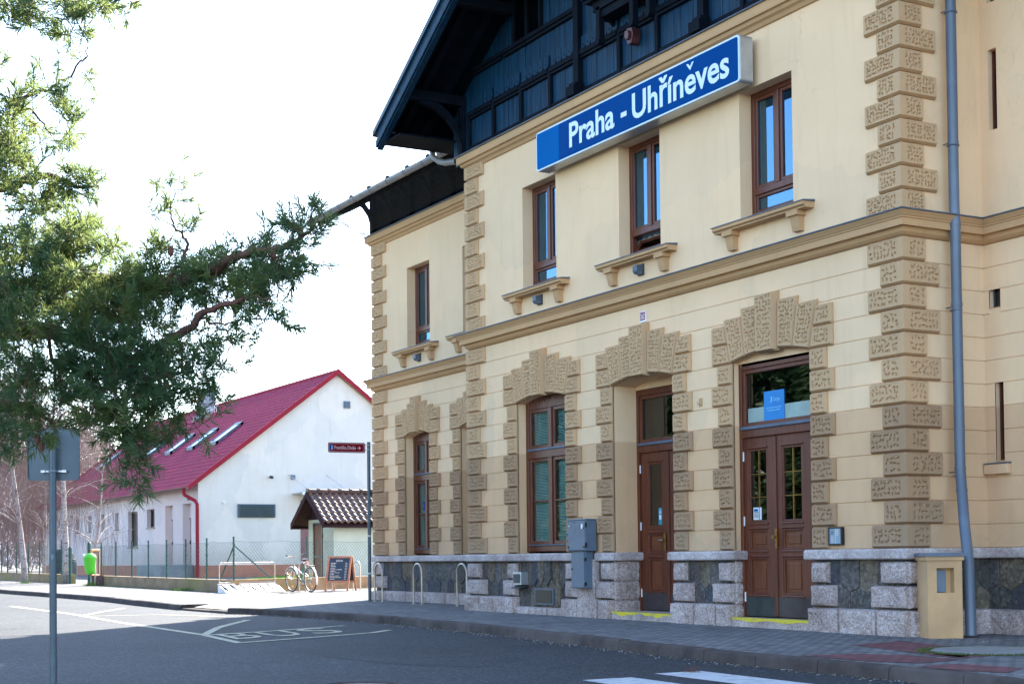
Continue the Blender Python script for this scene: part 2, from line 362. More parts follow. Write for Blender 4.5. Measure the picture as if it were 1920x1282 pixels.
SB = thing("station_building", "two-storey cream railway station with ochre quoins, brown doors and dark blue timber gable", "railway station")
TF = frame((0, .06, 0), (1, 0, 0), (0, 1, 0))          # main front wall plane
TW = frame((0, 1.40, 0), (1, 0, 0), (0, 1, 0))         # set-back wing fronts
TS = frame((-.06, 0, 0), (0, 1, 0), (-1, 0, 0))        # right return wall of the main block
C_UP = [-8.76, -5.71, -2.64]; HU = .565
C_DN = [-8.735, -5.67, -2.59]; HD = .835
CW_UP = [-16.31, -13.63]; CW_DN = [-16.38, -13.68]; HW = .645
def holes_up(cs, hw=HU): return [(c-hw, c+hw, 5.66, 7.42) for c in cs]
def holes_dn(cs, hw): return [(c-hw, c+hw, .0 if c in (C_DN[1], C_DN[2]) else 1.06, 3.78) for c in cs]
# ---- walls
mb = MB()
H1 = holes_up(C_UP)+holes_dn(C_DN, HD)
wallgrid(mb, TF, -11.34, -.06, 4.83, 8.5, H1, 0)
wallgrid(mb, TF, -11.34, -.06, .0, 4.83, H1, 0, d=.014)
courses(mb, TF, -11.34, -.06, [(a, b, c, 3.96 if d < 4 else d) for a, b, c, d in H1])
H2 = holes_up(CW_UP)+holes_dn(CW_DN, HW)
wallgrid(mb, TW, -18.64, -11.34, 4.83, 8.5, H2, 0); wallgrid(mb, TW, -18.64, -11.34, 0, 4.83, H2, 0, d=.014)
courses(mb, TW, -18.64, -11.34, [(a, b, c, 3.96 if d < 4 else d) for a, b, c, d in H2])
SL = [(.075, .215, 6.24, 7.25), (.07, .2, 7.84, 8.3), (.03, .21, 4.03, 4.37), (.10, .235, 2.13, 3.2)]
wallgrid(mb, TW, -.2, 7.3, 4.83, 8.5, SL, 0); wallgrid(mb, TW, -.2, 7.3, 0, 4.83, SL, 0, d=.014)
courses(mb, TW, -.06, 7.3, [(a, b, c-.1, d) for a, b, c, d in SL])
for a, b, c, d in SL:
    for uu in (a, b): mb.add([TW(uu, 0, c), TW(uu, .3, c), TW(uu, .3, d), TW(uu, 0, d)], [(0, 1, 2, 3)])
    for zz in (c, d): mb.add([TW(a, 0, zz), TW(b, 0, zz), TW(b, .3, zz), TW(a, .3, zz)], [(0, 1, 2, 3)])
wallgrid(mb, TS, .06, 1.5, 4.83, 8.5, [], 0); wallgrid(mb, TS, .06, 1.5, 0, 4.83, [], 0, d=.014)
courses(mb, TS, .06, 1.40, [])
mb.add([(-11.34, 1.4, 0), (-11.34, .06, 0), (-11.34, .06, 8.5), (-11.34, 1.4, 8.5)], [(0, 1, 2, 3)])
mb.add([(-18.64, 1.4, 0), (-18.64, 11.5, 0), (-18.64, 11.5, 9), (-18.64, 6.5, 12), (-18.64, 1.4, 9)], [(0, 1, 2, 3, 4)])
mb.add([(7.3, 1.4, 0), (7.3, 11.5, 0), (7.3, 11.5, 9), (7.3, 6.5, 12), (7.3, 1.4, 9)], [(0, 1, 2, 3, 4)])
mb.add([(-18.64, 11.5, 0), (7.3, 11.5, 0), (7.3, 11.5, 9), (-18.64, 11.5, 9)], [(0, 1, 2, 3)])
# reveals
def reveal(mb, T, c, hw, z0, z1, D, arch=0., m=0, below=None, mg=1):
    for sgn in (-1, 1):
        u = c+sgn*hw
        if below is not None:
            mb.add([T(u, 0, z0), T(u, D, z0), T(u, D, below), T(u, 0, below)], [(0, 1, 2, 3)], mg)
            mb.add([T(u, 0, below), T(u, D, below), T(u, D, z1), T(u, 0, z1)], [(0, 1, 2, 3)], m)
        else: mb.add([T(u, 0, z0), T(u, D, z0), T(u, D, z1), T(u, 0, z1)], [(0, 1, 2, 3)], m)
    n = 16 if arch else 1
    for i in range(n):
        a, b = -1+2*i/n, -1+2*(i+1)/n; za, zb = z1+arch*(1-a*a), z1+arch*(1-b*b)
        mb.add([T(c+a*hw, 0, za), T(c+b*hw, 0, zb), T(c+b*hw, D, zb), T(c+a*hw, D, za)], [(0, 1, 2, 3)], m)
        if arch: mb.add([T(c+a*hw, 0, za), T(c+b*hw, 0, zb), T(c+b*hw, 0, z1+arch+.03), T(c+a*hw, 0, z1+arch+.03)], [(0, 1, 2, 3)], m)
for c in C_UP: reveal(mb, TF, c, HU, 5.66, 7.42, .22)
for c in CW_UP: reveal(mb, TW, c, HU, 5.66, 7.42, .22)
for c in CW_DN: reveal(mb, TW, c, HW, 1.06, 3.67, .24, .09)
reveal(mb, TF, C_DN[0], HD, 1.06, 3.67, .2, .10)
reveal(mb, TF, C_DN[1], HD, 0, 3.67, .5, .10, 0, 1.0); reveal(mb, TF, C_DN[2], HD, 0, 3.67, .16, .10, 0, 1.0)
# tympana over the rectangular door frames
for c, D in ((C_DN[1], .43), (C_DN[2], .09)):
    n = 16
    for i in range(n):
        a, b = -1+2*i/n, -1+2*(i+1)/n
        zt = 3.62
        mb.add([TF(c+a*HD, D, zt), TF(c+b*HD, D, zt), TF(c+b*HD, D, 3.67+.10*(1-b*b)), TF(c+a*HD, D, 3.67+.10*(1-a*a))], [(0, 1, 2, 3)])
mb.build("wall", [MT['wall'], MT['granite']], SB)
# floors and inner partitions so rooms read as rooms
mb = MB(); mb.box(-18.6, 7.2, 1.45, 11.4, 4.75, 4.85); mb.box(-11.3, -.1, .1, 1.5, 4.75, 4.85)
mb.box(-18.6, 7.2, 3.2, 3.3, .2, 8.4); mb.box(-11.3, -.1, .3, 3.2, 8.35, 8.45); mb.box(-18.6, 7.2, 1.5, 11.4, 8.35, 8.45)
for x in (-15, -11.34, -7.2, -4.2, -.12): mb.box(x-.04, x+.04, .35 if x > -11.3 and x < -.2 else 1.5, 3.2, .2, 8.35)
mb.box(-18.6, 7.2, 1.5, 11.4, .1, .15); mb.box(-11.3, -.1, .6, 1.5, .1, .15)
mb.build("inner_wall", MT['interior'], SB)
# ---- corner quoins
def quoins(name, T, corner_u, sgn, z0, n, step, wide, narrow, first_wide, res, side=None, pit=.058):
    mb = MB()
    for k in range(n):
        a, b = z0+k*step+.004, z0+(k+1)*step-.004; isw = (k % 2 == 0) == first_wide
        wd = wide if isw else narrow
        if sgn > 0: block(mb, rect(corner_u-wd, corner_u, a, b), T, res=res, miter='R', pit=pit)
        else: block(mb, rect(corner_u, corner_u+wd, a, b), T, res=res, miter='L', pit=pit)
        if side:
            Ts, us, w2, n2, sg = side; w_ = n2 if isw else w2
            if sg > 0: block(mb, rect(us, us+w_, a, b), Ts, res=res, miter='L', pit=pit)
            else: block(mb, rect(us-w_, us, a, b), Ts, res=res, miter='R', pit=pit)
    return mb.build(name, MT['trim'], SB)
quoins("corner_quoins", TF, -.06, 1, 1.06, 13, STEP, .58, .36, True, .0085, (TS, .06, .56, .34, 1), .060)
quoins("corner_quoins", TF, -.06, 1, 5.115, 11, .2865, .58, .36, True, .0085, (TS, .06, .56, .34, 1), .050)
TL_ = frame((-11.34, 0, 0), (0, -1, 0), (1, 0, 0)); TLW = frame((-18.64, 0, 0), (0, -1, 0), (1, 0, 0))
quoins("corner_quoins", TF, -11.34, -1, 1.06, 13, STEP, .62, .40, True, .018, (TL_, -.06, .4, .3, -1))
quoins("corner_quoins", TF, -11.34, -1, 5.115, 11, .2865, .62, .40, True, .018, (TL_, -.06, .4, .3, -1), .045)
quoins("corner_quoins", TW, -18.64, -1, 1.06, 13, STEP, .68, .46, True, .022, (TLW, -1.4, .5, .35, -1))
quoins("corner_quoins", TW, -18.64, -1, 5.115, 11, .2865, .68, .46, True, .022, (TLW, -1.4, .5, .35, -1))
# ---- opening surrounds with stepped voussoirs
def surround(T, c, hw, res):
    mb = MB(); s = hw/.835; o1, o2 = hw+.31, hw+.45
    for k in range(9):
        a, b = 1.06+k*STEP+.004, 1.06+(k+1)*STEP-.004; o = o1 if k % 2 == 0 else o2
        for sg in (-1, 1):
            q = rect(c+hw-.002, c+o, a, b) if sg > 0 else rect(c-o, c-hw+.002, a, b)
            block(mb, q, T, res=res, h=.06)
    o = hw+.435
    def zz(x): return 3.67+.10*(1-(x/hw)**2)
    for sg in (-1, 1):
        def q(pts):
            pts = [(c+sg*x, z) for x, z in pts]
            return pts if sg > 0 else [pts[1], pts[0], pts[3], pts[2]]
        x1, x2, x3 = .19*s, .505*s, hw
        block(mb, q([(x1, zz(x1)), (x2, zz(x2)), (.60*s, 4.41), (.205*s, 4.41)]), T, res=res, h=.065)
        block(mb, q([(x2, zz(x2)), (x3, 3.67), (.985*s, 4.30), (.605*s, 4.30)]), T, res=res, h=.065)
        block(mb, q([(x3+.005, 3.672), (o, 3.672), (o, 3.945), (x3+.07*s, 3.945)]), T, res=res)
        block(mb, q([(x3+.075*s, 3.955), (o, 3.955), (o, 4.22), (x3+.145*s, 4.22)]), T, res=res)
    block(mb, [(c-.185*s, 3.73), (c+.185*s, 3.73), (c+.20*s, 4.53), (c-.20*s, 4.53)], T, res=res, h=.135, ch=.022)
    # soffit edge of the arch stones
    n = 14
    for i in range(n):
        a, b = -hw+2*hw*i/n, -hw+2*hw*(i+1)/n
        mb.add([T(c+a, -.045, zz(a)), T(c+b, -.045, zz(b)), T(c+b, .02, zz(b)), T(c+a, .02, zz(a))], [(0, 1, 2, 3)])
    return mb.build("opening_surround", MT['trim'], SB)
surround(TF, C_DN[0], HD, .0105); surround(TF, C_DN[1], HD, .010); surround(TF, C_DN[2], HD, .009)
for c in CW_DN: surround(TW, c, HW, .022)
# ---- cornices
PATH = [(-18.64, 11.5), (-18.64, 1.4), (-11.34, 1.4), (-11.34, .06), (-.06, .06), (-.06, 1.4), (7.3, 1.4)]
mb = MB()
mb.sweep([(0, 4.83), (.035, 4.845), (.07, 4.875), (.085, 4.93), (.15, 4.93), (.15, 5.015), (.165, 5.02), (.165, 5.035), (.18, 5.045), (.195, 5.065), (.215, 5.085), (.22, 5.098), (0, 5.098)], PATH, 0)
mb.build("string_course", MT['trimhi'], SB)
mb = MB(); mb.sweep([(0, 5.099), (.235, 5.099), (.24, 5.112), (.235, 5.118), (0, 5.165)], PATH, 0); mb.build("cornice_flashing", MT['flash'], SB)
mb = MB()
mb.sweep([(0, 8.17), (.03, 8.18), (.045, 8.205), (.06, 8.225), (.10, 8.245), (.12, 8.29), (.16, 8.295), (.165, 8.32), (.17, 8.425), (0, 8.425)], PATH, 0)
mb.build("eaves_cornice", MT['trimhi'], SB)
mb = MB(); mb.sweep([(0, 8.426), (.2, 8.426), (.205, 8.44), (.2, 8.446), (-.06, 8.52)], PATH, 0); mb.build("cornice_flashing", MT['flash'], SB)
# narrow dentil line under the top cornice
# ---- plinth
BP = [-11.34, -.06]
mb = MB()      # caps: path pieces between openings, mats 0 cap
cp = [(-.01, .925), (.09, .925), (.105, .94), (.105, 1.035), (.085, 1.056), (-.01, 1.056)]
d1a, d1b = C_DN[1]-HD, C_DN[1]+HD; d2a, d2b = C_DN[2]-HD, C_DN[2]+HD
mb.sweep(cp, [(-18.64, 11.5), (-18.64, 1.4), (-11.34, 1.4), (-11.34, .06), (-7.50, .06)])
mb.sweep(cp, [(-6.95, .06), (d1a, .06), (d1a, .54)])
mb.sweep(cp, [(d1b, .54), (d1b, .06), (d2a, .06), (d2a, .2)])
mb.sweep(cp, [(d2b, .2), (d2b, .06), (-.06, .06), (-.06, 1.4), (7.3, 1.4)])
bevel(mb.build("plinth_cap", MT['capstone'], SB), .008, 2, 30)
def stones(T, u0, u1, zz0, zz1, res=.03, h=.14, holes=()):
    mb = MB(); u = u0
    while u < u1-.05:
        w_ = min(random.uniform(.5, .72), u1-u)
        if u1-u-w_ < .25: w_ = u1-u
        block(mb, rect(u+.004, u+w_-.004, zz0-.05, zz1), T, h=h, ch=.014, res=res, mode='rock'); u += w_
    return mb
def addstones(parts, name="base_course"):
    for p in parts: p.build(name, MT['granite'], SB)
addstones([stones(TF, -11.40, -9.56, 0, .31), stones(TF, -9.56, -7.95, 0, .15, h=.12), stones(TF, -7.95, d1a+.0, 0, .31), stones(TF, d1b, d2a, 0, .31, .022), stones(TF, d2b, 0.02, 0, .31, .02)])
addstones([stones(TW, -18.72, -11.40, 0.03, .27, .03, h=.12)]); addstones([stones(TW, 0.02, 7.3, 0, .30, .025, h=.13)]); addstones([stones(TS, 0, 1.3, 0, .31, .03)])
# reveal stones of the deep doorway
TR1 = frame((d1a, .06, 0), (0, 1, 0), (-1, 0, 0)); mb = MB()
for a, b, h in ((.0, .30, .03), (.31, .60, .02), (.61, .92, .02)): block(mb, rect(-.02, .5, a, b), TR1, h=h, ch=.012, res=.025, mode='rock')
mb.build("doorway_stones", MT['granite'], SB); mb = MB()
TR2 = frame((d2a, .06, 0), (0, 1, 0), (-1, 0, 0))
for a, b, h in ((.0, .30, .03), (.31, .60, .02), (.61, .92, .02)): block(mb, rect(-.02, .15, a, b), TR2, h=h, ch=.012, res=.025, mode='rock')
mb.build("doorway_stones", MT['granite'], SB)
# pier blocks under the quoins and surrounds
mb = MB()
def pier(T, u0, u1, n0, n1, res=.022):
    mb = MB()
    block(mb, rect(u0+.008, u1-.008, .33, .60), T, h=.085, ch=.014, res=res, mode='rock'); block(mb, rect(n0+.008, n1-.008, .63, .895), T, h=.075, ch=.014, res=res, mode='rock'); mb.build('pier_stones', MT['granite'], SB)
pier(TF, -11.40, -10.70, -11.40, -10.92); pier(TF, C_DN[0]-HD-.45, C_DN[0]-HD, C_DN[0]-HD-.31, C_DN[0]-HD)
pier(TF, C_DN[0]+HD, C_DN[0]+HD+.42, C_DN[0]+HD, C_DN[0]+HD+.29)
pier(TF, d1a-.45, d1a, d1a-.31, d1a); pier(TF, d1b, d1b+.45, d1b, d1b+.31, .018); pier(TF, d2a-.45, d2a, d2a-.31, d2a, .018)
pier(TF, d2b, d2b+.45, d2b, d2b+.31, .018); pier(TF, -.64, 0, -.48, 0, .016); pier(TS, .0, .6, .0, .4)
pier(TW, -18.70, -18.0, -18.70, -18.2); pier(TW, 1.6, 2.2, 1.7, 2.1)
mb = MB(); mb.box(-7.49, -6.96, -.035, .06, .2, .95, 0)
mb.build("cable_trench_cover", MT['granite'], SB)
# rubble panels
def rubble(T, u0, u1, z0, z1, wd=.26, big=False, d=0.):
    mb = MB(); mb.add([T(u0, d+.012, z0), T(u1, d+.012, z0), T(u1, d+.012, z1), T(u0, d+.012, z1)], [(0, 1, 2, 3)], 4)
    n = max(1, int(round((u1-u0)/wd))); wu = (u1-u0)/n; zm = z0+(z1-z0)*(.50 if not big else .55)
    tops = [zm+random.uniform(-.06, .06) for _ in range(n)]; val = [zm-random.uniform(.08, .15) for _ in range(n+1)]
    g = .011
    us = [u0+i*wu+(random.uniform(-.16, .16)*wu if 0 < i < n else 0) for i in range(n+1)]
    for i in range(n):
        a, b = us[i]+g/2, us[i+1]-g/2; mid = (a+b)/2+random.uniform(-.1, .1)*wu
        m_ = random.choices([0, 1, 2, 3], [3, 3, 3, 2])[0]
        mb.prism([(a, z0), (b, z0), (b+random.uniform(-.01, .01), val[i+1]), (mid, tops[i]), (a+random.uniform(-.01, .01), val[i])], d+.012-random.uniform(.012, .035 if not big else .07), d+.02, m_, T)
    # upper stones sit between the points of the lower ones
    mids = [u0]+[(us[i]+us[i+1])/2 for i in range(n)]+[u1]
    for i in range(n+1):
        a, b = mids[i]+g/2, mids[i+1]-g/2
        za = (tops[i-1] if i > 0 else val[0])+g; zb = (tops[i] if i < n else val[n])+g
        pts = [(a, za)]+([(us[i], val[i]+g)] if 0 < i < n else [])+[(b, zb), (b, z1), (a, z1)]
        m_ = random.choices([0, 1, 2, 3], [3, 3, 3, 2])[0]
        mb.prism(pts, d+.012-random.uniform(.012, .03 if not big else .07), d+.02, m_, T)
    o = mb.build("rubble_panel", [MT['slateA'], MT['slateB'], MT['slateC'], MT['slateD'], MT['mortar']], SB); bevel(o, .006, 1, 30); return o
rubble(TF, -11.4, -9.56, .3, .925); rubble(TF, -9.56, -7.9, .15, .925, .22, True, -.0); rubble(TF, -7.9, -7.49, .3, .925); rubble(TF, -6.96, d1a, .3, .925)
rubble(TF, d1b, d2a, .3, .925, .24); rubble(TF, d2b, -.06, .3, .925, .34); rubble(TW, -18.64, -11.34, .27, .925, .3); rubble(TW, -.07, 7.3, .3, .925, .42); rubble(TS, .06, 1.42, .3, .925, .35)
# steps with yellow edge
mb = MB()
for c, D in ((C_DN[1], .62), (C_DN[2], .3)):
    mb = MB(); mb.box(c-HD+.01, c+HD-.01, -.035, D, -.05, .135, 0); bevel(mb.build("doorstep", [MT['granite']], SB), .012, 2)
for c in (C_DN[1], C_DN[2]):
    mb = MB(); n = 24
    for i in range(n):
        a, b = c-HD+.02+(2*HD-.04)*i/n, c-HD+.02+(2*HD-.04)*(i+1)/n
        za, zb = [.128-.05*(.6+.4*math.sin(7*q+c)+.25*math.sin(19*q)) for q in (a, b)]
        if c == C_DN[2]: za, zb = [.092+.012*math.sin(9*q) for q in (a, b)]
        mb.add([(a, -.039, za), (b, -.039, zb), (b, -.039, .137), (a, -.039, .137)], [(0, 1, 2, 3)])
        ya, yb = [.03+.02*math.sin(5*q) for q in (a, b)]
        mb.add([(a, -.039, .1385), (b, -.039, .1385), (b, yb, .1385), (a, ya, .1385)], [(0, 1, 2, 3)])
    mb.build("step_edge_paint", MT['yellow'], SB)
# ---- windows
def bar(mb, T, u0, u1, z0, z1, d0, d1, m=0): mb.box(u0, u1, d0, d1, z0, z1, m, T)
def upper_window(T, c, hw=HU, opened=False, sill=True, cover='curtain'):
    mb = MB(); d = .20; a, b, z0, z1 = c-hw, c+hw, 5.66, 7.42
    for (p, q, r_, s_) in ((a, a+.075, z0, z1), (b-.075, b, z0, z1)): bar(mb, T, p, q, r_, s_, d, d+.09)
    bar(mb, T, a+.075, b-.075, z1-.075, z1, d, d+.09); bar(mb, T, a+.075, b-.075, z0, z0+.07, d, d+.09); bar(mb, T, a+.075, b-.075, 5.985, 6.075, d-.012, d+.09)
    bar(mb, T, c-.045, c+.045, 6.075, z1-.075, d-.01, d+.08)
    for x0, x1, y0, y1 in ((a+.075, c-.045, 6.075, z1-.075), (c+.045, b-.075, 6.075, z1-.075)):   # sashes
        e = .05
        bar(mb, T, x0, x0+e, y0, y1, d+.012, d+.07); bar(mb, T, x1-e, x1, y0, y1, d+.012, d+.07); bar(mb, T, x0+e, x1-e, y0, y0+e, d+.012, d+.07); bar(mb, T, x0+e, x1-e, y1-e, y1, d+.012, d+.07)
    x0, x1, y0, y1, e = a+.075, b-.075, z0+.07, 5.985, .045
    if not opened:
        bar(mb, T, x0, x0+e, y0, y1, d+.012, d+.07); bar(mb, T, x1-e, x1, y0, y1, d+.012, d+.07); bar(mb, T, x0+e, x1-e, y0, y0+e, d+.012, d+.07); bar(mb, T, x0+e, x1-e, y1-e, y1, d+.012, d+.07)
    wnd = bevel(mb.build("window", MT['wood'], SB), .006, 1)
    mb = MB()
    for p, q, r_, s_ in ((a+.12, c-.09, 6.12, z1-.12), (c+.09, b-.12, 6.12, z1-.12))+(() if opened else ((a+.12, b-.12, z0+.11, 5.945),)):
        mb.add([T(p, d+.04, r_), T(q, d+.04, r_), T(q, d+.04, s_), T(p, d+.04, s_)], [(0, 1, 2, 3)])
    mb.build("pane", MT['glassU'], wnd)
    if opened:      # bottom-hung casement tilted inwards
        mb = MB(); ang = R(28)
        def TT(u, dd, z): zz = z-y0; return T(u, d+.03+zz*math.sin(ang)+dd*math.cos(ang), y0+zz*math.cos(ang)-dd*math.sin(ang))
        for (p, q, r_, s_) in ((x0, x0+e, y0, y1-.02), (x1-e, x1, y0, y1-.02), (x0+e, x1-e, y0, y0+e), (x0+e, x1-e, y1-e-.02, y1-.02)): mb.box(p, q, 0, .05, r_, s_, 0, TT)
        mb.box(x0+e, x1-e, .02, .025, y0+e, y1-e-.02, 1, TT)
        mb.build("tilted_casement", [MT['wood'], MT['glass']], wnd)
    # fabric behind the glass, gently folded
    if cover:
        mb = MB(); n = 60; mtl = {'curtain': MT['curtain'], 'lace': MT['lace']}[cover]
        spans = [(a-.05, c+.02), (c+.1, b+.05)] if cover == 'curtain' else [(c-.1, b+.05)]
        for p, q in spans:
            for i in range(n):
                u_, v_ = p+(q-p)*i/n, p+(q-p)*(i+1)/n; du, dv = .025*math.sin(u_*38+c), .025*math.sin(v_*38+c)
                mb.add([T(u_, d+.2+du, 5.7), T(v_, d+.2+dv, 5.7), T(v_, d+.2+dv, 7.4), T(u_, d+.2+du, 7.4)], [(0, 1, 2, 3)])
        mb.build("curtain", mtl, wnd)
    if sill:
        mb = MB()
        mb.prism([(-.0, 5.50), (.15, 5.50), (.155, 5.52), (.19, 5.535), (.19, 5.58), (0, 5.58)], c-.98, c+.98, 0, lambda u, dd, z: T(dd, -u, z))
        for sg in (-1, 1):
            bc = c+sg*.70
            mb.box(bc-.11, bc+.11, -.155, 0, 5.435, 5.50, 0, T); mb.prism([(0, 5.24), (.07, 5.24), (.09, 5.30), (.105, 5.37), (.12, 5.435), (0, 5.435)], bc-.075, bc+.075, 0, lambda u, dd, z: T(dd, -u, z))
        s_ = mb.build("sill", MT['trimhi'], SB)
        mb = MB(); mb.prism([(-.2, 5.655), (.0, 5.612), (.205, 5.592), (.205, 5.580), (.0, 5.581), (-.2, 5.6)], c-hw, c+hw, 0, lambda u, dd, z: T(dd, -u, z))
        for x0_, x1_ in ((c-.995, c-hw), (c+hw, c+.995)):
            mb.prism([(0, 5.612), (.205, 5.592), (.205, 5.580), (0, 5.581)], x0_, x1_, 0, lambda u, dd, z: T(dd, -u, z))
        mb.build("sill_flashing", MT['flash'], s_)
upper_window(TF, C_UP[0], cover='curtain'); upper_window(TF, C_UP[1], opened=True); upper_window(TF, C_UP[2], cover='curtain')
upper_window(TW, CW_UP[0], cover='lace'); upper_window(TW, CW_UP[1], cover='curtain')
def lower_window(T, c, hw, d, blinds=True):
    mb = MB(); arch = .10 if hw > .7 else .09; a, b = c-hw, c+hw
    def za(u): return 3.67+arch*(1-((u-c)/hw)**2)
    n = 16
    for i in range(n):       # arched head of the frame
        u, v = a+(b-a)*i/n, a+(b-a)*(i+1)/n
        mb.prism([(u, 3.555), (v, 3.555), (v, za(v)+.02), (u, za(u)+.02)], d, d+.1, 0, T)
    for u0, u1 in ((a, a+.09), (b-.09, b)): bar(mb, T, u0, u1, 1.09, 3.555, d, d+.1)
    bar(mb, T, a+.09, b-.09, 1.09, 1.19, d, d+.1); bar(mb, T, a+.09, b-.09, 1.19, 1.215, d-.02, d+.1, 1)
    bar(mb, T, a+.09, b-.09, 2.70, 2.83, d-.015, d+.1); bar(mb, T, a+.09, b-.09, 2.83, 2.87, d-.03, d+.1, 1); bar(mb, T, c-.05, c+.05, 1.215, 3.555, d-.008, d+.09)
    for x0, x1 in ((a+.09, c-.05), (c+.05, b-.09)):
        for y0, y1 in ((1.215, 2.70), (2.87, 3.555)):
            e = .06
            bar(mb, T, x0, x0+e, y0, y1, d+.015, d+.08); bar(mb, T, x1-e, x1, y0, y1, d+.015, d+.08); bar(mb, T, x0+e, x1-e, y0, y0+e, d+.015, d+.08); bar(mb, T, x0+e, x1-e, y1-e, y1, d+.015, d+.08)
        bar(mb, T, x0+.06, x1-.06, 1.945, 1.975, d+.02, d+.07)
    wnd = bevel(mb.build("window", [MT['wood'], MT['flash']], SB), .006, 1)
    mb = MB()
    for x0, x1 in ((a+.15, c-.11), (c+.11, b-.15)):
        for y0, y1 in ((1.275, 1.945), (1.975, 2.64), (2.93, 3.495)): mb.add([T(x0, d+.045, y0), T(x1, d+.045, y0), T(x1, d+.045, y1), T(x0, d+.045, y1)], [(0, 1, 2, 3)])
    mb.build("pane", MT['glass'], wnd)
    if blinds:
        mb = MB()
        for x0, x1 in ((a+.1, c-.03), (c+.03, b-.1)):
            for y0, y1 in ((1.25, 2.68), (2.9, 3.53)):
                z = y0
                while z < y1:
                    mb.add([T(x0, d+.10, z), T(x1, d+.10, z), T(x1, d+.122, z+.019), T(x0, d+.122, z+.019)], [(0, 1, 2, 3)]); z += .026
        mb.build("venetian_blind", MT['blind'], wnd)
    return wnd
lower_window(TF, C_DN[0], HD, .16)
for i, c in enumerate(CW_DN):
    wn = lower_window(TW, c, HW, .19, blinds=True)
    if i == 0:
        mb = MB(); mb.add([TW(c-.22, .225, 2.05), TW(c-.10, .225, 2.05), TW(c-.10, .225, 2.24), TW(c-.22, .225, 2.24)], [(0, 1, 2, 3)]); mb.build("window_sticker", MT['signblue'], wn)
# slit windows of the right-hand wing
for a, b, c, d in SL:
    mb = MB()
    e = .022
    for (p, q, r_, s_) in ((a, a+e, c, d), (b-e, b, c, d), (a+e, b-e, c, c+e), (a+e, b-e, d-e, d)): bar(mb, TW, p, q, r_, s_, .075, .12)
    wn = mb.build("slit_window", MT['wood'] if d-c > .6 else MT['darkgrey'], SB)
    mb = MB(); mb.add([TW(a+e, .10, c+e), TW(b-e, .10, c+e), TW(b-e, .10, d-e), TW(a+e, .10, d-e)], [(0, 1, 2, 3)]); mb.build("pane", MT['glassd'], wn)
mb = MB(); mb.box(-.045, .335, -.07, .0, 1.96, 2.085, 0, TW); o = bevel(mb.build("sill", MT['wall'], SB), .01, 2)
mb = MB(); mb.prism([(-.16, 2.14), (.075, 2.095), (.075, 2.087), (-.16, 2.087)], -.05, .34, 0, lambda u, dd, z: TW(dd, -u, z)); mb.build("sill_flashing", MT['flash'], o)
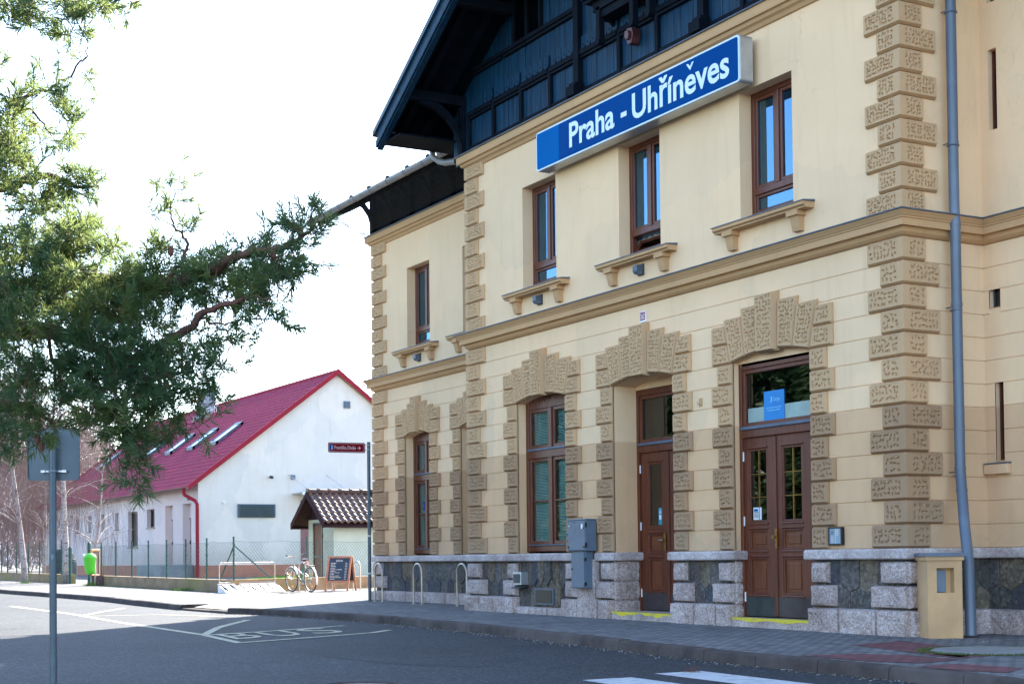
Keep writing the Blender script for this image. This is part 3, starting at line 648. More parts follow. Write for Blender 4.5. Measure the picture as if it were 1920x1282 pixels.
# ---- doors
def door(T, c, hw, D, leaves, ztop, glass_tr, kicks, lattice, handle_u, handed, trans):
    mb = MB(); a, b = c-hw, c+hw
    fr = ztop
    bar(mb, T, a, a+.06, .135, fr, D, D+.12); bar(mb, T, b-.06, b, .135, fr, D, D+.12); bar(mb, T, a+.06, b-.06, fr-.10, fr, D, D+.12)
    bar(mb, T, a+.06, b-.06, 2.62, 2.73, D-.005, D+.12); bar(mb, T, a+.06, b-.06, 2.73, 2.775, D-.03, D+.12, 1)
    x0, x1, y0, y1, e = a+.06, b-.06, 2.775, fr-.10, .055
    bar(mb, T, x0, x0+e, y0, y1, D+.02, D+.09); bar(mb, T, x1-e, x1, y0, y1, D+.02, D+.09); bar(mb, T, x0+e, x1-e, y0, y0+e, D+.02, D+.09); bar(mb, T, x0+e, x1-e, y1-e, y1, D+.02, D+.09)
    f = bevel(mb.build("door_frame", [MT['wood'], MT['flash']], SB), .007, 2)
    mb = MB(); mb.add([T(x0+e, D+.06, y0+e), T(x1-e, D+.06, y0+e), T(x1-e, D+.06, y1-e), T(x0+e, D+.06, y1-e)], [(0, 1, 2, 3)]); mb.build("transom_pane", MT['glassd'], f)
    for li, (u0, u1, g0, g1) in enumerate(leaves):
        mb = MB(); d = D+.035; zb = .15
        cells = [(.45, .96, 'p'), (1.06, 1.345, 'p'), (1.44, 2.46, 'g')]
        bar(mb, T, u0, g0, zb, 2.62, d, d+.05); bar(mb, T, g1, u1, zb, 2.62, d, d+.05)
        zs = [zb]+[q for cc in cells for q in cc[:2]]+[2.62]
        for k in range(0, len(zs), 2): bar(mb, T, g0, g1, zs[k], zs[k+1], d, d+.05)
        for z0, z1, ty in cells:
            e = .03      # mouldings round each field, mitred look through bevels
            for (p, q, r_, s_) in ((g0, g0+e, z0, z1), (g1-e, g1, z0, z1), (g0+e, g1-e, z0, z0+e), (g0+e, g1-e, z1-e, z1)): bar(mb, T, p, q, r_, s_, d+.008, d+.045, 0)
            bar(mb, T, g0-.02, g1+.02, z0-.028, z0-.006, d-.014, d, 0); bar(mb, T, g0-.02, g1+.02, z1+.006, z1+.026, d-.014, d, 0)
            if ty == 'p':
                bar(mb, T, g0+e, g1-e, z0+e, z1-e, d+.030, d+.045, 1); bar(mb, T, g0+e+.05, g1-e-.05, z0+e+.05, z1-e-.05, d+.018, d+.030, 1)
        if li == 0: bar(mb, T, u1-.03, u1+.03, zb+.02, 2.6, d-.016, d, 0)
        lf = bevel(mb.build("door_leaf", [MT['wood'], MT['wood2']], SB), .006, 2)
        mb = MB(); e = .03; mb.add([T(g0+e, d+.03, 1.44+e), T(g1-e, d+.03, 1.44+e), T(g1-e, d+.03, 2.46-e), T(g0+e, d+.03, 2.46-e)], [(0, 1, 2, 3)]); mb.build("pane", MT['glassd'], lf)
        if lattice:
            mb = MB(); gm = (g0+g1)/2
            mb.box(gm-.006, gm+.006, d+.018, d+.028, 1.47, 2.43, 0, T)
            for zz in (1.47+.96/3, 1.47+.96*2/3): mb.box(g0+e, g1-e, d+.019, d+.027, zz-.005, zz+.005, 0, T)
            mb.build("glazing_lattice", MT['brass'], lf)
        mb = MB(); bar(mb, T, u0+.01, u1-.035, zb+.005, .42, d-.004, d); mb.build("kickplate", MT[kicks[li]], lf)
        if li == 0:
            mb = MB(); hu = handle_u
            bar(mb, T, hu-.022, hu+.022, 1.08, 1.35, d-.026, d-.016); mb.cyl(T(hu, -.026+d, 1.235), T(hu, -.075+d, 1.235), .012, 10)
            if handed: mb.tube([T(hu, d-.075, 1.235), T(hu-.06, d-.078, 1.24), T(hu-.125, d-.072, 1.235)], .0095, 8, 1)
            else: mb.tube([T(hu, d-.075, 1.235), T(hu, d-.085, 1.235)], [.012, .028], 12, 0)
            mb.cyl(T(hu, d-.03, 1.13), T(hu, d-.016, 1.13), .010, 8, 1)
            mb.build("handle", [MT['brass'], MT['steel']], lf)
        mb = MB()
        for zz in (.35, 1.4, 2.3): mb.cyl(T((u0 if li == 0 else u1), d-.012, zz), T((u0 if li == 0 else u1), d-.012, zz+.13), .011, 8)
        mb.build("hinge", MT['white'], lf)
    return f
door(TF, C_DN[1], HD, .43, [(-6.44, -5.69, -6.25, -5.86), (-5.67, -4.90, -5.48, -5.09)], 3.62, None, ('kick', 'kick'), False, -5.765, True, None)
fd = door(TF, C_DN[2], HD, .09, [(-3.365, -2.69, -3.275, -2.865), (-2.67, -1.82, -2.555, -2.13)], 3.665, None, ('kickg', 'kick'), True, -2.665, False, None)
# blue glass band and poster behind the transom pane
mb = MB(); mb.add([TF(-3.29, .148, 2.835), TF(-1.9, .148, 2.835), TF(-1.9, .148, 3.03), TF(-3.29, .148, 3.03)], [(0, 1, 2, 3)]); mb.build("frosted_band", M('frosted_film', (.30, .40, .37), None, 6, .5), fd)
# ---- slit in wall fittings: lamps, vents, hooks
def lamp(T, u, z, s=1.):
    mb = MB()
    mb.box(u-.075*s, u+.075*s, -.03, 0, z-.11*s, z+.06*s, 0, T)
    mb.prism([(.03, z+.05*s), (.13*s, z+.035*s), (.13*s, z-.06*s), (.10*s, z-.09*s), (.03, z-.10*s)], u-.06*s, u+.06*s, 1, lambda a, d, zz: T(d, -a, zz))
    for k in range(3): mb.box(u-.066*s, u+.066*s, -(.136*s), -(.05), z-.05*s+k*.03*s, z-.043*s+k*.03*s, 0, T)
    bevel(mb.build("wall_lamp", [MT['darkgrey'], MT['cabinet']], SB), .004, 1)
lamp(TF, C_UP[0]+.03, 5.40); lamp(TF, C_UP[1]+.05, 5.39); lamp(TW, CW_UP[0]+.05, 5.39)
mb = MB(); mb.box(-8.93, -8.29, -.075, .02, .19, .47, 0, TF); mb.box(-8.88, -8.34, -.079, -.075, .22, .44, 1, TF)
for k in range(10): mb.box(-8.88, -8.34, -.086, -.079, .225+k*.022, .232+k*.022, 1, TF)
mb.build("cellar_vent", [MT['flash'], MT['black']], SB)
mb = MB(); mb.box(-9.52, -9.24, -.16, 0, .52, .74, 0, TF)
for k in range(6): mb.box(-9.49+k*.04, -9.47+k*.04, -.17, -.16, .55, .71, 1, TF)
mb.prism([(0, .50), (.2, .46), (.2, .475), (0, .52)], -9.54, -9.22, 1, lambda a, d, z: TF(d, -a, z))
bevel(mb.build("exhaust_vent", [MT['silver'], MT['darkgrey']], SB), .006, 1)
mb = MB(); mb.tube([TF(-4.19, -.0, 3.17), TF(-4.19, -.06, 3.17), TF(-4.19, -.06, 3.21)], .008, 6); mb.box(-4.23, -4.15, -.006, 0, 3.14, 3.26, 0, TF); mb.build("wall_hook", MT['trimhi'], SB)
# ------------------------------------------------------------------ timber gable, roofs, rainwater goods
ZR, SLP, XC = 13.2, .573, -5.7
ZCUT = 11.2; XCUT = (ZR-ZCUT)/SLP  # unseen gable top cut to a half-hip so sun reaches the pine
def zr(x): return ZR-SLP*abs(x-XC)
def zf(x): return min(zr(x), ZCUT)
GY = .10                       # plane of the timber wall
TG = frame((0, GY, 0), (1, 0, 0), (0, 1, 0))
mb = MB(); x = -12.0
while x < .62:                 # vertical boards, every edge a real joint
    w_ = random.choice([.15, .16, .17, .18]); a, b = x+.004, x+w_-.004; x += w_
    if b < -11.38 or a > -.02: z0 = 8.47
    else: z0 = 8.47
    dd = random.uniform(0, .008)
    vs = [TG(a, dd, z0), TG(b, dd, z0), TG(b, dd, zf(b)-.22), TG(a, dd, zf(a)-.22), TG(a, .04, z0), TG(b, .04, z0), TG(b, .04, zf(b)-.22), TG(a, .04, zf(a)-.22)]
    mb.add(vs, [(0, 1, 2, 3), (0, 3, 7, 4), (1, 5, 6, 2)])
mb.add([TG(-12, .041, 8.4), TG(.6, .041, 8.4), TG(.6, .041, 9.5), TG(XC+XCUT, .041, 11.1), TG(XC-XCUT, .041, 11.1), TG(-12, .041, 9.5)], [(0, 1, 2, 3, 4, 5)])
mb.add([(-11.3, .14, 8.4), (-11.3, 1.6, 8.4), (-11.3, 1.6, 10), (-11.3, .14, 10)], [(0, 1, 2, 3)]); mb.add([(-.1, .14, 8.4), (-.1, 1.6, 8.4), (-.1, 1.6, 10), (-.1, .14, 10)], [(0, 1, 2, 3)])
mb.add([(-12, .14, 8.47), (-12, 1.5, 8.47), (-12, 1.5, 9.5), (-12, .14, 9.5)], [(0, 1, 2, 3)])
mb.build("gable_boards", MT['darkwood'], SB)
mb = MB()                      # posts, rails, panel frames
def gbar(u0, u1, z0, z1, d=-.06, m=0): mb.box(u0, u1, d, .0, z0, z1, m, TG)
gbar(-11.9, .5, 8.46, 8.56, -.05)
posts = [-11.3, -10.35, -9.35, -8.35, -7.42, -6.22, -5.18, -4.0, -3.1, -2.1, -1.1, -.1]
for i, p in enumerate(posts):
    wd = .075 if p in (-7.42, -4.0) else .04
    top = zf(p)-.25 if p in (-7.42, -4.0) else 9.25
    gbar(p-wd, p+wd, 8.56, top, -.10 if p in (-7.42, -4.0) else -.055)
for a, b in zip(posts, posts[1:]):
    gbar(a+.04, b-.04, 9.17, 9.25, -.075); gbar(a+.04, b-.04, 9.12, 9.165, -.05)
    gbar(a+.04, b-.04, 8.56, 8.62, -.04)
for a, b in ((-11.2, -10), (-10, -7.5), (-3.9, -1.2)):
    for z in (9.95, ):
        if z < zr(a)-.5 or z < zr(b)-.5: gbar(a, b, z, z+.07, -.08); gbar(a+.05, b-.05, z-.055, z, -.05)
for zc in (8.56, ):
    for p in (-7.42, -4.0, ): mb.box(p-.13, p+.13, -.22, 0, 8.50, 8.66, 0, TG); mb.box(p-.1, p+.1, -.17, 0, 8.66, 8.72, 0, TG)
mb.build("gable_framing", MT['blackwood'], SB)
mb = MB()                      # scalloped boards above the rail
for a, b in zip(posts, posts[1:]):
    n = max(3, int((b-a)/.17)); st = (b-a-.08)/n
    for i in range(n):
        u = a+.04+i*st; k = 9
        poly = [(u+.004, 9.48), (u+.004, 9.34)]+[(u+st/2-(st/2-.004)*math.cos(math.pi*j/k), 9.34-.085*math.sin(math.pi*j/k)) for j in range(1, k)]+[(u+st-.004, 9.34), (u+st-.004, 9.48)]
        mb.prism(poly, -.035, -.012, 0, TG)
        mb.prism([(u+st/2+.016*math.cos(q), 9.34+.016*math.sin(q)) for q in [k2*math.pi/4 for k2 in range(8)]], -.037, -.034, 1, TG)
mb.build("scalloped_trim", [MT['darkwood'], MT['blackwood']], SB)
# bay with window, ledge, pendants
mb = MB()
mb.box(-6.62, -4.78, -.42, 0, 9.70, 9.76, 0, TG); mb.box(-6.66, -4.74, -.46, 0, 9.76, 9.785, 0, TG); mb.box(-6.5, -4.9, -.34, 0, 9.55, 9.70, 0, TG); mb.box(-6.45, -4.95, -.30, 0, 9.42, 9.55, 0, TG)
for p in (-6.32, -5.45, -4.58+.5):
    pass
for p in (-6.36, -5.42, -5.0+.02): 
    mb.box(p-.05, p+.05, -.34, -.24, 9.10, 9.6, 0, TG); mb.prism([(p-.06, 9.10), (p+.06, 9.10), (p+.055, 9.06), (p+.03, 9.02), (p, 9.0), (p-.03, 9.02), (p-.055, 9.06)], -.35, -.23, 0, TG)
    mb.prism([(0, 9.3), (.30, 9.56), (.30, 9.6), (0, 9.6)], p-.03, p+.03, 0, lambda u, d, z: TG(d, -u, z))
mb.build("gable_balcony", MT['blackwood'], SB)
mb = MB(); mb.box(-6.3, -5.1, -.03, .03, 9.80, 11.3, 0, TG); 
for u in (-6.3, -5.73, -5.16): mb.box(u, u+.06, -.07, -.03, 9.8, 11.3, 1, TG)
o = mb.build("gable_window", [MT['glassd'], MT['wood']], SB)
mb = MB(); mb.box(-9.6, -8.6, -.03, .03, 10.02, 10.95, 0, TG)
for u in (-9.6, -9.13, -8.66): mb.box(u, u+.06, -.07, -.03, 10.02, 10.95, 1, TG)
mb.build("gable_window", [MT['glassd'], MT['blackwood']], SB)
mb = MB()                      # small carved boss
mb.prism([(-5.86, 9.02), (-5.80, 8.86), (-5.70, 8.86), (-5.65, 9.0), (-5.68, 9.10), (-5.82, 9.12)], -.16, 0, 0, TG); mb.prism([(-5.82, 8.99), (-5.78, 8.92), (-5.72, 8.92), (-5.69, 8.99), (-5.72, 9.06), (-5.8, 9.07)], -.21, -.16, 0, TG)
bevel(mb.build("carved_boss", M('red_brown_boss', (.13, .035, .035), (.06, .02, .025), 20, .5), SB), .012, 2)
# roof slabs of the main block
YF, YB = -1.12, 12.3
mb = MB()
for sg in (-1, 1):
    xe = XC+sg*7.05
    def P(x, y, t): return (x, y, zr(x)-t)
    xc_ = XC+sg*XCUT; YR = YF+2.1
    vs = [P(xc_, YF, 0), P(xe, YF, 0), P(xe, YB, 0), P(XC, YB, 0), P(XC, YR, 0)]; vs += [(q[0], q[1], q[2]-.05) for q in vs]
    mb.add(vs, [(0, 1, 2, 3, 4), (5, 9, 8, 7, 6), (0, 5, 6, 1), (1, 6, 7, 2), (2, 7, 8, 3)])
    if sg > 0:
        vs = [(XC-XCUT, YF, ZCUT), (XC+XCUT, YF, ZCUT), (XC, YR, ZR)]; mb.add(vs+[(q[0], q[1], q[2]-.05) for q in vs], [(0, 1, 2), (3, 5, 4), (0, 3, 4, 1)])
        mb.box(XC-XCUT, XC+XCUT, YF+.03, .3, ZCUT-.18, ZCUT-.12, 1); mb.box(XC-XCUT, XC+XCUT, YF-.06, YF+.02, ZCUT-.30, ZCUT-.02, 1)
    xe2 = XC+sg*6.95
    n = 42                     # soffit boards run across the rafters
    for i in range(n):
        a, b = XCUT+(6.9-XCUT)*i/n, XCUT+(6.9-XCUT)*(i+1)/n; xa, xb = XC+sg*a, XC+sg*(b+.012); dd = .10
        mb.add([P(xa, YF+.05, dd), P(xb, YF+.05, dd), P(xb, 1.4, dd), P(xa, 1.4, dd), P(xa, YF+.05, .06), P(xb, YF+.05, .06)], [(0, 1, 2, 3), (0, 4, 5, 1)], 1)
    # rafters under the overhang
    for y in (-.75, -.25):
        vs = [(XC+sg*XCUT, y-.06, ZCUT-.10), (xe2, y-.06, zr(xe2)-.10), (xe2, y+.06, zr(xe2)-.10), (XC+sg*XCUT, y+.06, ZCUT-.10)]
        vs += [(q[0], q[1], q[2]-.14) for q in vs]
        mb.add(vs, [(4, 7, 6, 5), (0, 4, 5, 1), (1, 5, 6, 2), (2, 6, 7, 3)], 1)
# hidden-side slopes over the wings close the eaves
mb.build("roof", [MT['roof'], MT['blackwood']], SB)
for sg in (-1, 1):               # barge boards: three stepped laths
    mb = MB()
    for (t0, t1, y0, y1, m) in ((.0, .10, YF-.10, YF+.0, 0), (.09, .30, YF-.055, YF+.0, 1), (.27, .40, YF-.085, YF-.0, 1), (.40, .44, YF-.05, YF+.06, 1)):
        a, b = XC+sg*XCUT, XC+sg*(7.12 if t0 < .05 else 7.0)
        vs = [(a, y0, zr(a)-t0), (b, y0, zr(b)-t0), (b, y0, zr(b)-t1), (a, y0, zr(a)-t1)]; vs += [(q[0], y1, q[2]) for q in vs]
        mb.add(vs, [(0, 1, 2, 3), (4, 7, 6, 5), (0, 4, 5, 1), (3, 2, 6, 7), (1, 5, 6, 2)], m)
    mb.build("barge_board", [MT['roof'], MT['darkwood']], SB)
mb = MB()                      # purlins carried on curved braces
for px_ in (-11.55, -9.6, -1.8, .15):
    mb = MB(); zt = zr(px_)-.24
    mb.box(px_-.08, px_+.08, YF+.04, 1.4, zt-.18, zt)
    if px_ in (-11.55, .15):
        arc = [(0.02, zt-.95), (-.05, zt-.8), (-.14, zt-.62), (-.28, zt-.46), (-.46, zt-.34), (-.64, zt-.27), (-.84, zt-.22)]
        for (y0, z0), (y1, z1) in zip(arc, arc[1:]):
            vs = [(px_-.06, y0, z0), (px_+.06, y0, z0), (px_+.06, y1, z1), (px_-.06, y1, z1), (px_-.06, y0+.02, z0+.14), (px_+.06, y0+.02, z0+.14), (px_+.06, y1+.02, z1+.14), (px_-.06, y1+.02, z1+.14)]
            mb.add(vs, [(0, 1, 2, 3), (4, 7, 6, 5), (0, 4, 5, 1), (1, 5, 6, 2), (2, 6, 7, 3), (3, 7, 4, 0)])
        mb.box(px_-.07, px_+.07, -.0, .1, 8.5, zt)
    mb.build("purlin", MT['blackwood'], SB)
# eave fascia + gutter along the left eave of the main roof
def halfpipe(mb, a, b, r, m=0, n=10, th=.006):
    a, b = Vector(a), Vector(b); t = (b-a).normalized(); s = Vector((-t.y, t.x, 0)); vs = []
    for P_ in (a, b):
        for rr in (r, r-th):
            for j in range(n+1): q = math.pi*j/n; vs.append(P_+s*(rr*math.cos(q))+Vector((0, 0, -rr*math.sin(q))))
    k = n+1; fs = []
    for j in range(n): fs += [(j, j+1, 2*k+j+1, 2*k+j), (k+j, 3*k+j, 3*k+j+1, k+j+1), (j, k+j, k+j+1, j+1), (2*k+j, 2*k+j+1, 3*k+j+1, 3*k+j)]
    for j in (0, n): fs.append((j, k+j, 3*k+j, 2*k+j))
    fs += [tuple(range(k)), ]
    mb.add(vs, fs, m)
xe = XC-7.05; zg = zr(xe)-.07
mb = MB(); halfpipe(mb, (xe-.06, YF+.02, zg), (xe-.06, .9, zg-.02), .085)
mb.tube([(xe-.06, .05, zg-.07), (xe-.06, .05, zg-.22), (xe-.02, .06, zg-.32), (xe+.10, .10, zg-.42), (xe+.30, .14, zg-.49), (xe+.8, .2, zg-.56), (-11.42, .28, zg-.66), (-11.40, .5, zg-.8)], .06, 12)
smooth_by_angle(mb.build("gutter", MT['gut'], SB))
mb = MB(); mb.box(xe+.02, xe+.06, YF+.05, 1.2, zr(xe)-.30, zr(xe)-.05); mb.box(xe+.06, -11.9, YF+.05, 1.4, zr(xe)-.30, zr(xe)-.27); mb.build("fascia", MT['blackwood'], SB)
# wing roofs
def wing_roof(x0, x1, sgn):
    ye, ze, yr, zrd = .42, 9.02, 6.5, 12.3
    mb = MB(); sl = (zrd-ze)/(yr-ye)
    for (ya, za_, yb, zb_) in ((ye, ze, yr, zrd), (12.6, ze, yr, zrd)):
        vs = [(x0, ya, za_), (x1, ya, za_), (x1, yb, zb_), (x0, yb, zb_)]; vs += [(q[0], q[1], q[2]-.06) for q in vs]
        mb.add(vs, [(0, 1, 2, 3), (4, 7, 6, 5), (0, 4, 5, 1), (1, 5, 6, 2), (3, 7, 4, 0)])
        vs = [(x0+.05, ya+.06, za_-.04), (x1-.05, ya+.06, za_-.04), (x1-.05, yb, zb_-.10), (x0+.05, yb, zb_-.10)]; 
        mb.add(vs, [(0, 1, 2, 3)], 1)
    n = int((x1-x0)/.9)
    for i in range(n+1):
        xx = x0+.12+i*(x1-x0-.24)/n
        vs = [(xx-.06, ye+.08, ze-.02), (xx+.06, ye+.08, ze-.02), (xx+.06, 1.6, ze-.02+sl*1.1), (xx-.06, 1.6, ze-.02+sl*1.1)]; vs += [(q[0], q[1], q[2]-.16) for q in vs]
        mb.add(vs, [(4, 7, 6, 5), (0, 4, 5, 1), (1, 5, 6, 2), (2, 6, 7, 3), (3, 7, 4, 0)], 1)
    mb.box(x0, x1, ye-.025, ye+.0, ze-.14, ze+.02, 1); mb.box(x0, x1, ye-.03, ye+.15, ze+.0, ze+.025, 2)
    mb.box(x0, x1, ye-.035, ye-.027, ze-.05, ze+.03, 2)
    return mb.build("roof", [MT['roof'], MT['blackwood'], M('blue_roof_edge', (.03, .14, .22), (.02, .1, .17), 3, .4, metal=.3)], SB)
wing_roof(-19.95, -11.2, -1); wing_roof(-.2, 8.5, 1)
mb = MB(); halfpipe(mb, (-12.6, .34, 8.955), (-19.98, .34, 8.97), .088); 
for i in range(9): xx = -12.9-i*.86; mb.tube([(xx, .34+.094*math.cos(q), 8.96-.094*math.sin(q)) for q in [math.pi*j/8 for j in range(9)]], .008, 4)
smooth_by_angle(mb.build("gutter", MT['gut'], SB))
mb = MB(); mb.box(-18.62, -11.34, 1.36, 1.44, 8.44, 9.5)
for i in range(8):
    xx = -18.45+i*1.0; mb.box(xx-.07, xx+.07, 1.24, 1.36, 8.46, 9.3)
    arc = [(1.24, 8.7), (1.18, 8.88), (1.05, 9.05), (.88, 9.16), (.7, 9.2)]
    for (y0, z0), (y1, z1) in zip(arc, arc[1:]):
        vs = [(xx-.05, y0, z0), (xx+.05, y0, z0), (xx+.05, y1, z1), (xx-.05, y1, z1)]; vs += [(q[0], q[1]+.03, q[2]+.11) for q in vs]
        mb.add(vs, [(0, 1, 2, 3), (4, 7, 6, 5), (0, 4, 5, 1), (1, 5, 6, 2), (2, 6, 7, 3), (3, 7, 4, 0)])
mb.build("eaves_timber", MT['blackwood'], SB)
# bird net stretched from the cornice to the gutter
mb = MB()
def wire(a, b, r=.0028): mb.tube([a, b], r, 3, 0, False)
def nc(s, t): # s along, t up
    return (-18.78+s, 1.16-.72*t**1.0-.10*math.sin(math.pi*t), 8.50+.40*t-.05*math.sin(math.pi*t))
n = 120
for i in range(n+1):
    pts = [nc(7.4*i/n, t) for t in (0, .33, .66, 1)]; mb.tube(pts, .003, 3, 0, False)
for j in range(19):
    mb.tube([nc(0, j/18), nc(7.4, j/18)], .003, 3, 0, False)
for i in range(16):       # end of the net folded round the corner
    t = i/15
    mb.tube([nc(0, t), (-18.9-.85*t, 1.3-.6*t+.25, 8.52+.42*t)], .003, 3, 0, False)
    a = nc(0, 0); b = (-18.9-.85, .95, 8.93); c_ = nc(0, 1)
for k in range(1, 10):
    s = k/10.; P0 = Vector(nc(0, 0)).lerp(Vector((-18.9, 1.55, 8.52)), s); P1 = Vector(nc(0, 1)).lerp(Vector((-19.75, .95, 8.94)), s); mb.tube([P0, P0.lerp(P1, .5)+Vector((.05, .03, -.05)), P1], .003, 3, 0, False)
mb.build("bird_net", M('net', (.05, .05, .055), None, 5, .8), SB)
# main downpipe with collars and a kicked foot
mb = MB(); px_, py_ = .10, .76
mb.tube([(px_, py_, 14 if False else 9.2), (px_, py_, 5.22), (px_+.01, py_, 5.0), (px_+.02, py_, 2.05), (px_+.06, py_-.02, 1.75), (px_+.24, py_-.17, 1.32), (px_+.36, py_-.26, 1.06), (px_+.42, py_-.30, .85), (px_+.50, py_-.36, .02)], .064, 18)
for z, xo, yo in ((7.62, 0, 0), (6.0, .0, 0), (5.0, .01, 0), (4.02, .014, 0), (2.02, .02, 0), (1.75, .06, -.02)): mb.tube([(px_+xo, py_+yo, z-.02), (px_+xo, py_+yo, z+.02)], .070, 18)
for z in (7.66, 6.02, 4.0, 1.98): mb.tube([(-.06, py_, z), (px_-.0, py_, z)], .008, 6, 0); mb.tube([(px_+.075*math.cos(q), py_+.075*math.sin(q), z-.05) for q in [k*math.pi/8 for k in range(17)]], .006, 4)
smooth_by_angle(mb.build("downpipe", MT['pipe'], SB), 50)
mb = MB(); halfpipe(mb, (XC+7.05+.06, YF+.02, zg), (XC+7.05+.06, 1.2, zg-.02), .085); mb.tube([(XC+7.1, .7, zg-.08), (1.1, .74, 9.0), (.3, .76, 8.75), (.1, .76, 8.6), (.1, .76, 8.3)], .055, 10); mb.build("gutter", MT['gut'], SB)
# chimney on the main roof (seen only from further back)
# ------------------------------------------------------------------ text
def text_raw(s, off=0.0):
    cu = bpy.data.curves.new("lettering", 'FONT'); cu.body = s; cu.size = 1; cu.resolution_u = 4; cu.offset = off
    o = bpy.data.objects.new("lettering", cu); COL.objects.link(o); dg = bpy.context.evaluated_depsgraph_get(); me = o.evaluated_get(dg).to_mesh()
    vs = [tuple(v.co) for v in me.vertices]; fs = [tuple(p.vertices) for p in me.polygons]; o.evaluated_get(dg).to_mesh_clear()
    COL.objects.unlink(o); bpy.data.objects.remove(o); bpy.data.curves.remove(cu); return vs, fs
CAPH = None
def text(mb, s, T, u0, u1, zbase, cap, d, m=0, off=.0):
    global CAPH
    if CAPH is None: CAPH = max(v[1] for v in text_raw('H')[0])
    vs, fs = text_raw(s, off); x0 = min(v[0] for v in vs); x1 = max(v[0] for v in vs)
    mb.add([T(u0+(v[0]-x0)/(x1-x0)*(u1-u0), d, zbase+v[1]/CAPH*cap) for v in vs], fs, m)
# ------------------------------------------------------------------ station name sign
SG = thing("station_sign", "long blue illuminated box sign reading Praha - Uhříněves in white", "station sign", (0, 0, 0))
def rrect(u0, u1, z0, z1, r, n=5):
    P_ = []
    for (cx, cz, a0) in ((u1-r, z0+r, -90), (u1-r, z1-r, 0), (u0+r, z1-r, 90), (u0+r, z0+r, 180)):
        P_ += [(cx+r*math.cos(R(a0+90*i/n)), cz+r*math.sin(R(a0+90*i/n))) for i in range(n+1)]
    return P_
TSG = frame((0, 0, 0), (1, 0, 0), (0, 1, 0))
mb = MB(); mb.prism(rrect(-8.27, -2.77, 7.42, 8.075, .05), -.25, -.03, 0, TSG); bevel(mb.build("sign_case", MT['silver'], SG), .004, 1)
mb = MB(); mb.prism(rrect(-8.265, -2.775, 7.425, 8.07, .05), -.262, -.251, 0, TSG)
mb.build("sign_border", MT['letter'], SG)
mb = MB(); mb.prism(rrect(-8.24, -2.80, 7.45, 8.045, .035), -.2655, -.2625, 0, TSG); mb.prism([(-8.24, 7.485), (-7.53, 7.45), (-7.53, 8.045), (-8.2, 8.045), (-8.24, 8.01)][0:0] or rrect(-8.24, -7.53, 7.45, 8.045, .035), -.2675, -.266, 1, TSG)
mb.build("sign_face", [MT['signblue'], MT['signblue2']], SG)
mb = MB(); 
text(mb, "Praha", TSG, -7.20, -5.87, 7.585, .375, -.270, 0, .021); text(mb, "-", TSG, -5.69, -5.53, 7.585, .375, -.270, 0, .021); text(mb, "Uhříneves", TSG, -5.38, -2.99, 7.565, .375, -.270, 0, .021)
_w = lambda q: (min(v[0] for v in text_raw(q, .021)[0]), max(v[0] for v in text_raw(q, .021)[0]))
_f = _w("Uhříneves"); _sc = 2.39/(_f[1]-_f[0]); _e = _w("e"); uc = -5.38+(_w("Uhříne")[1]-_f[0]-(_e[1]-_e[0])/2)*_sc   # centre of the accented e
mb.prism([(uc, 7.890), (uc, 7.945), (uc+.045, 7.995), (uc+.09, 7.995)], -.2705, -.268, 0, TSG); mb.prism([(uc, 7.890), (uc-.09, 7.995), (uc-.045, 7.995), (uc, 7.945)], -.2705, -.268, 0, TSG)
mb.build("sign_lettering", MT['letter'], SG)
mb = MB()
for u in (-8.0, -6.3, -4.7, -3.0): mb.box(u-.03, u+.03, -.03, .06, 7.5, 8.0, 0, TSG)
mb.build("bracket", MT['darkgrey'], SG)
# ------------------------------------------------------------------ plates, panels and cabinets on the wall
t = thing("house_number_plate", "small red and white enamel house number plate above the middle doorway arch", "number plate", (-5.62, .05, 4.64))
mb = MB(); mb.box(-.085, .085, -.012, .008, -.085, .085); bevel(mb.build("plate", MT['white'], t), .008, 2)
mb = MB(); mb.box(-.07, .07, -.014, -.012, -.055, .07); mb.build("plate_face", M('enamel_red', (.25, .02, .06), None, 4, .3), t)
mb = MB(); text(mb, "262", frame((0, 0, 0), (1, 0, 0), (0, 1, 0)), -.055, .055, -.03, .07, -.0155); mb.build("plate_number", MT['white'], t)
t = thing("bell_panel", "black framed doorbell and notice panel right of the double entrance door", "bell panel", (-1.30, .05, 1.225))
mb = MB(); e = .018
for (a, b, c, d) in ((-.125, -.125+e, -.115, .115), (.125-e, .125, -.115, .115), (-.107, .107, -.115, -.097), (-.107, .107, .097, .115)): mb.box(a, b, -.05, .005, c, d)
bevel(mb.build("panel_frame", MT['black'], t), .003, 1)
mb = MB(); mb.box(-.107, .107, -.04, .0, -.097, .097); mb.box(.004, .008, -.0415, -.04, -.097, .097, 1); mb.box(-.08, -.03, -.0415, -.04, .02, .07, 2)
for k in range(4): mb.box(-.078, -.035, -.042, -.04, -.08+k*.022, -.07+k*.022, 3); mb.box(.02, .06, -.042, -.04, .01+k*.022, .02+k*.022, 3)
mb.build("panel_face", [M('panel_metal', (.34, .42, .52), (.28, .36, .46), 5, .35, metal=.3), MT['white'], MT['zinc'], M('pale_label', (.7, .68, .5), None, 5, .5)], t)
t = thing("cable_cabinet", "tall two-part blue-grey electric cabinet mounted on the wall between window and doorway", "electric cabinet", (-7.22, 0, 0))
mb = MB(); mb.box(-.27, .27, -.20, .0, 1.085, 1.59); mb.box(-.285, .285, -.215, -.0, 1.575, 1.60)
bevel(mb.build("upper_case", MT['cabinet'], t), .008, 2)
mb = MB(); mb.box(-.262, .258, -.213, -.20, 1.10, 1.565); o = bevel(mb.build("upper_door", MT['cabinet'], t), .006, 2)
mb = MB(); mb.box(-.23, .19, -.16, -.0, .49, 1.08); bevel(mb.build("lower_case", MT['cabinet'], t), .008, 2)
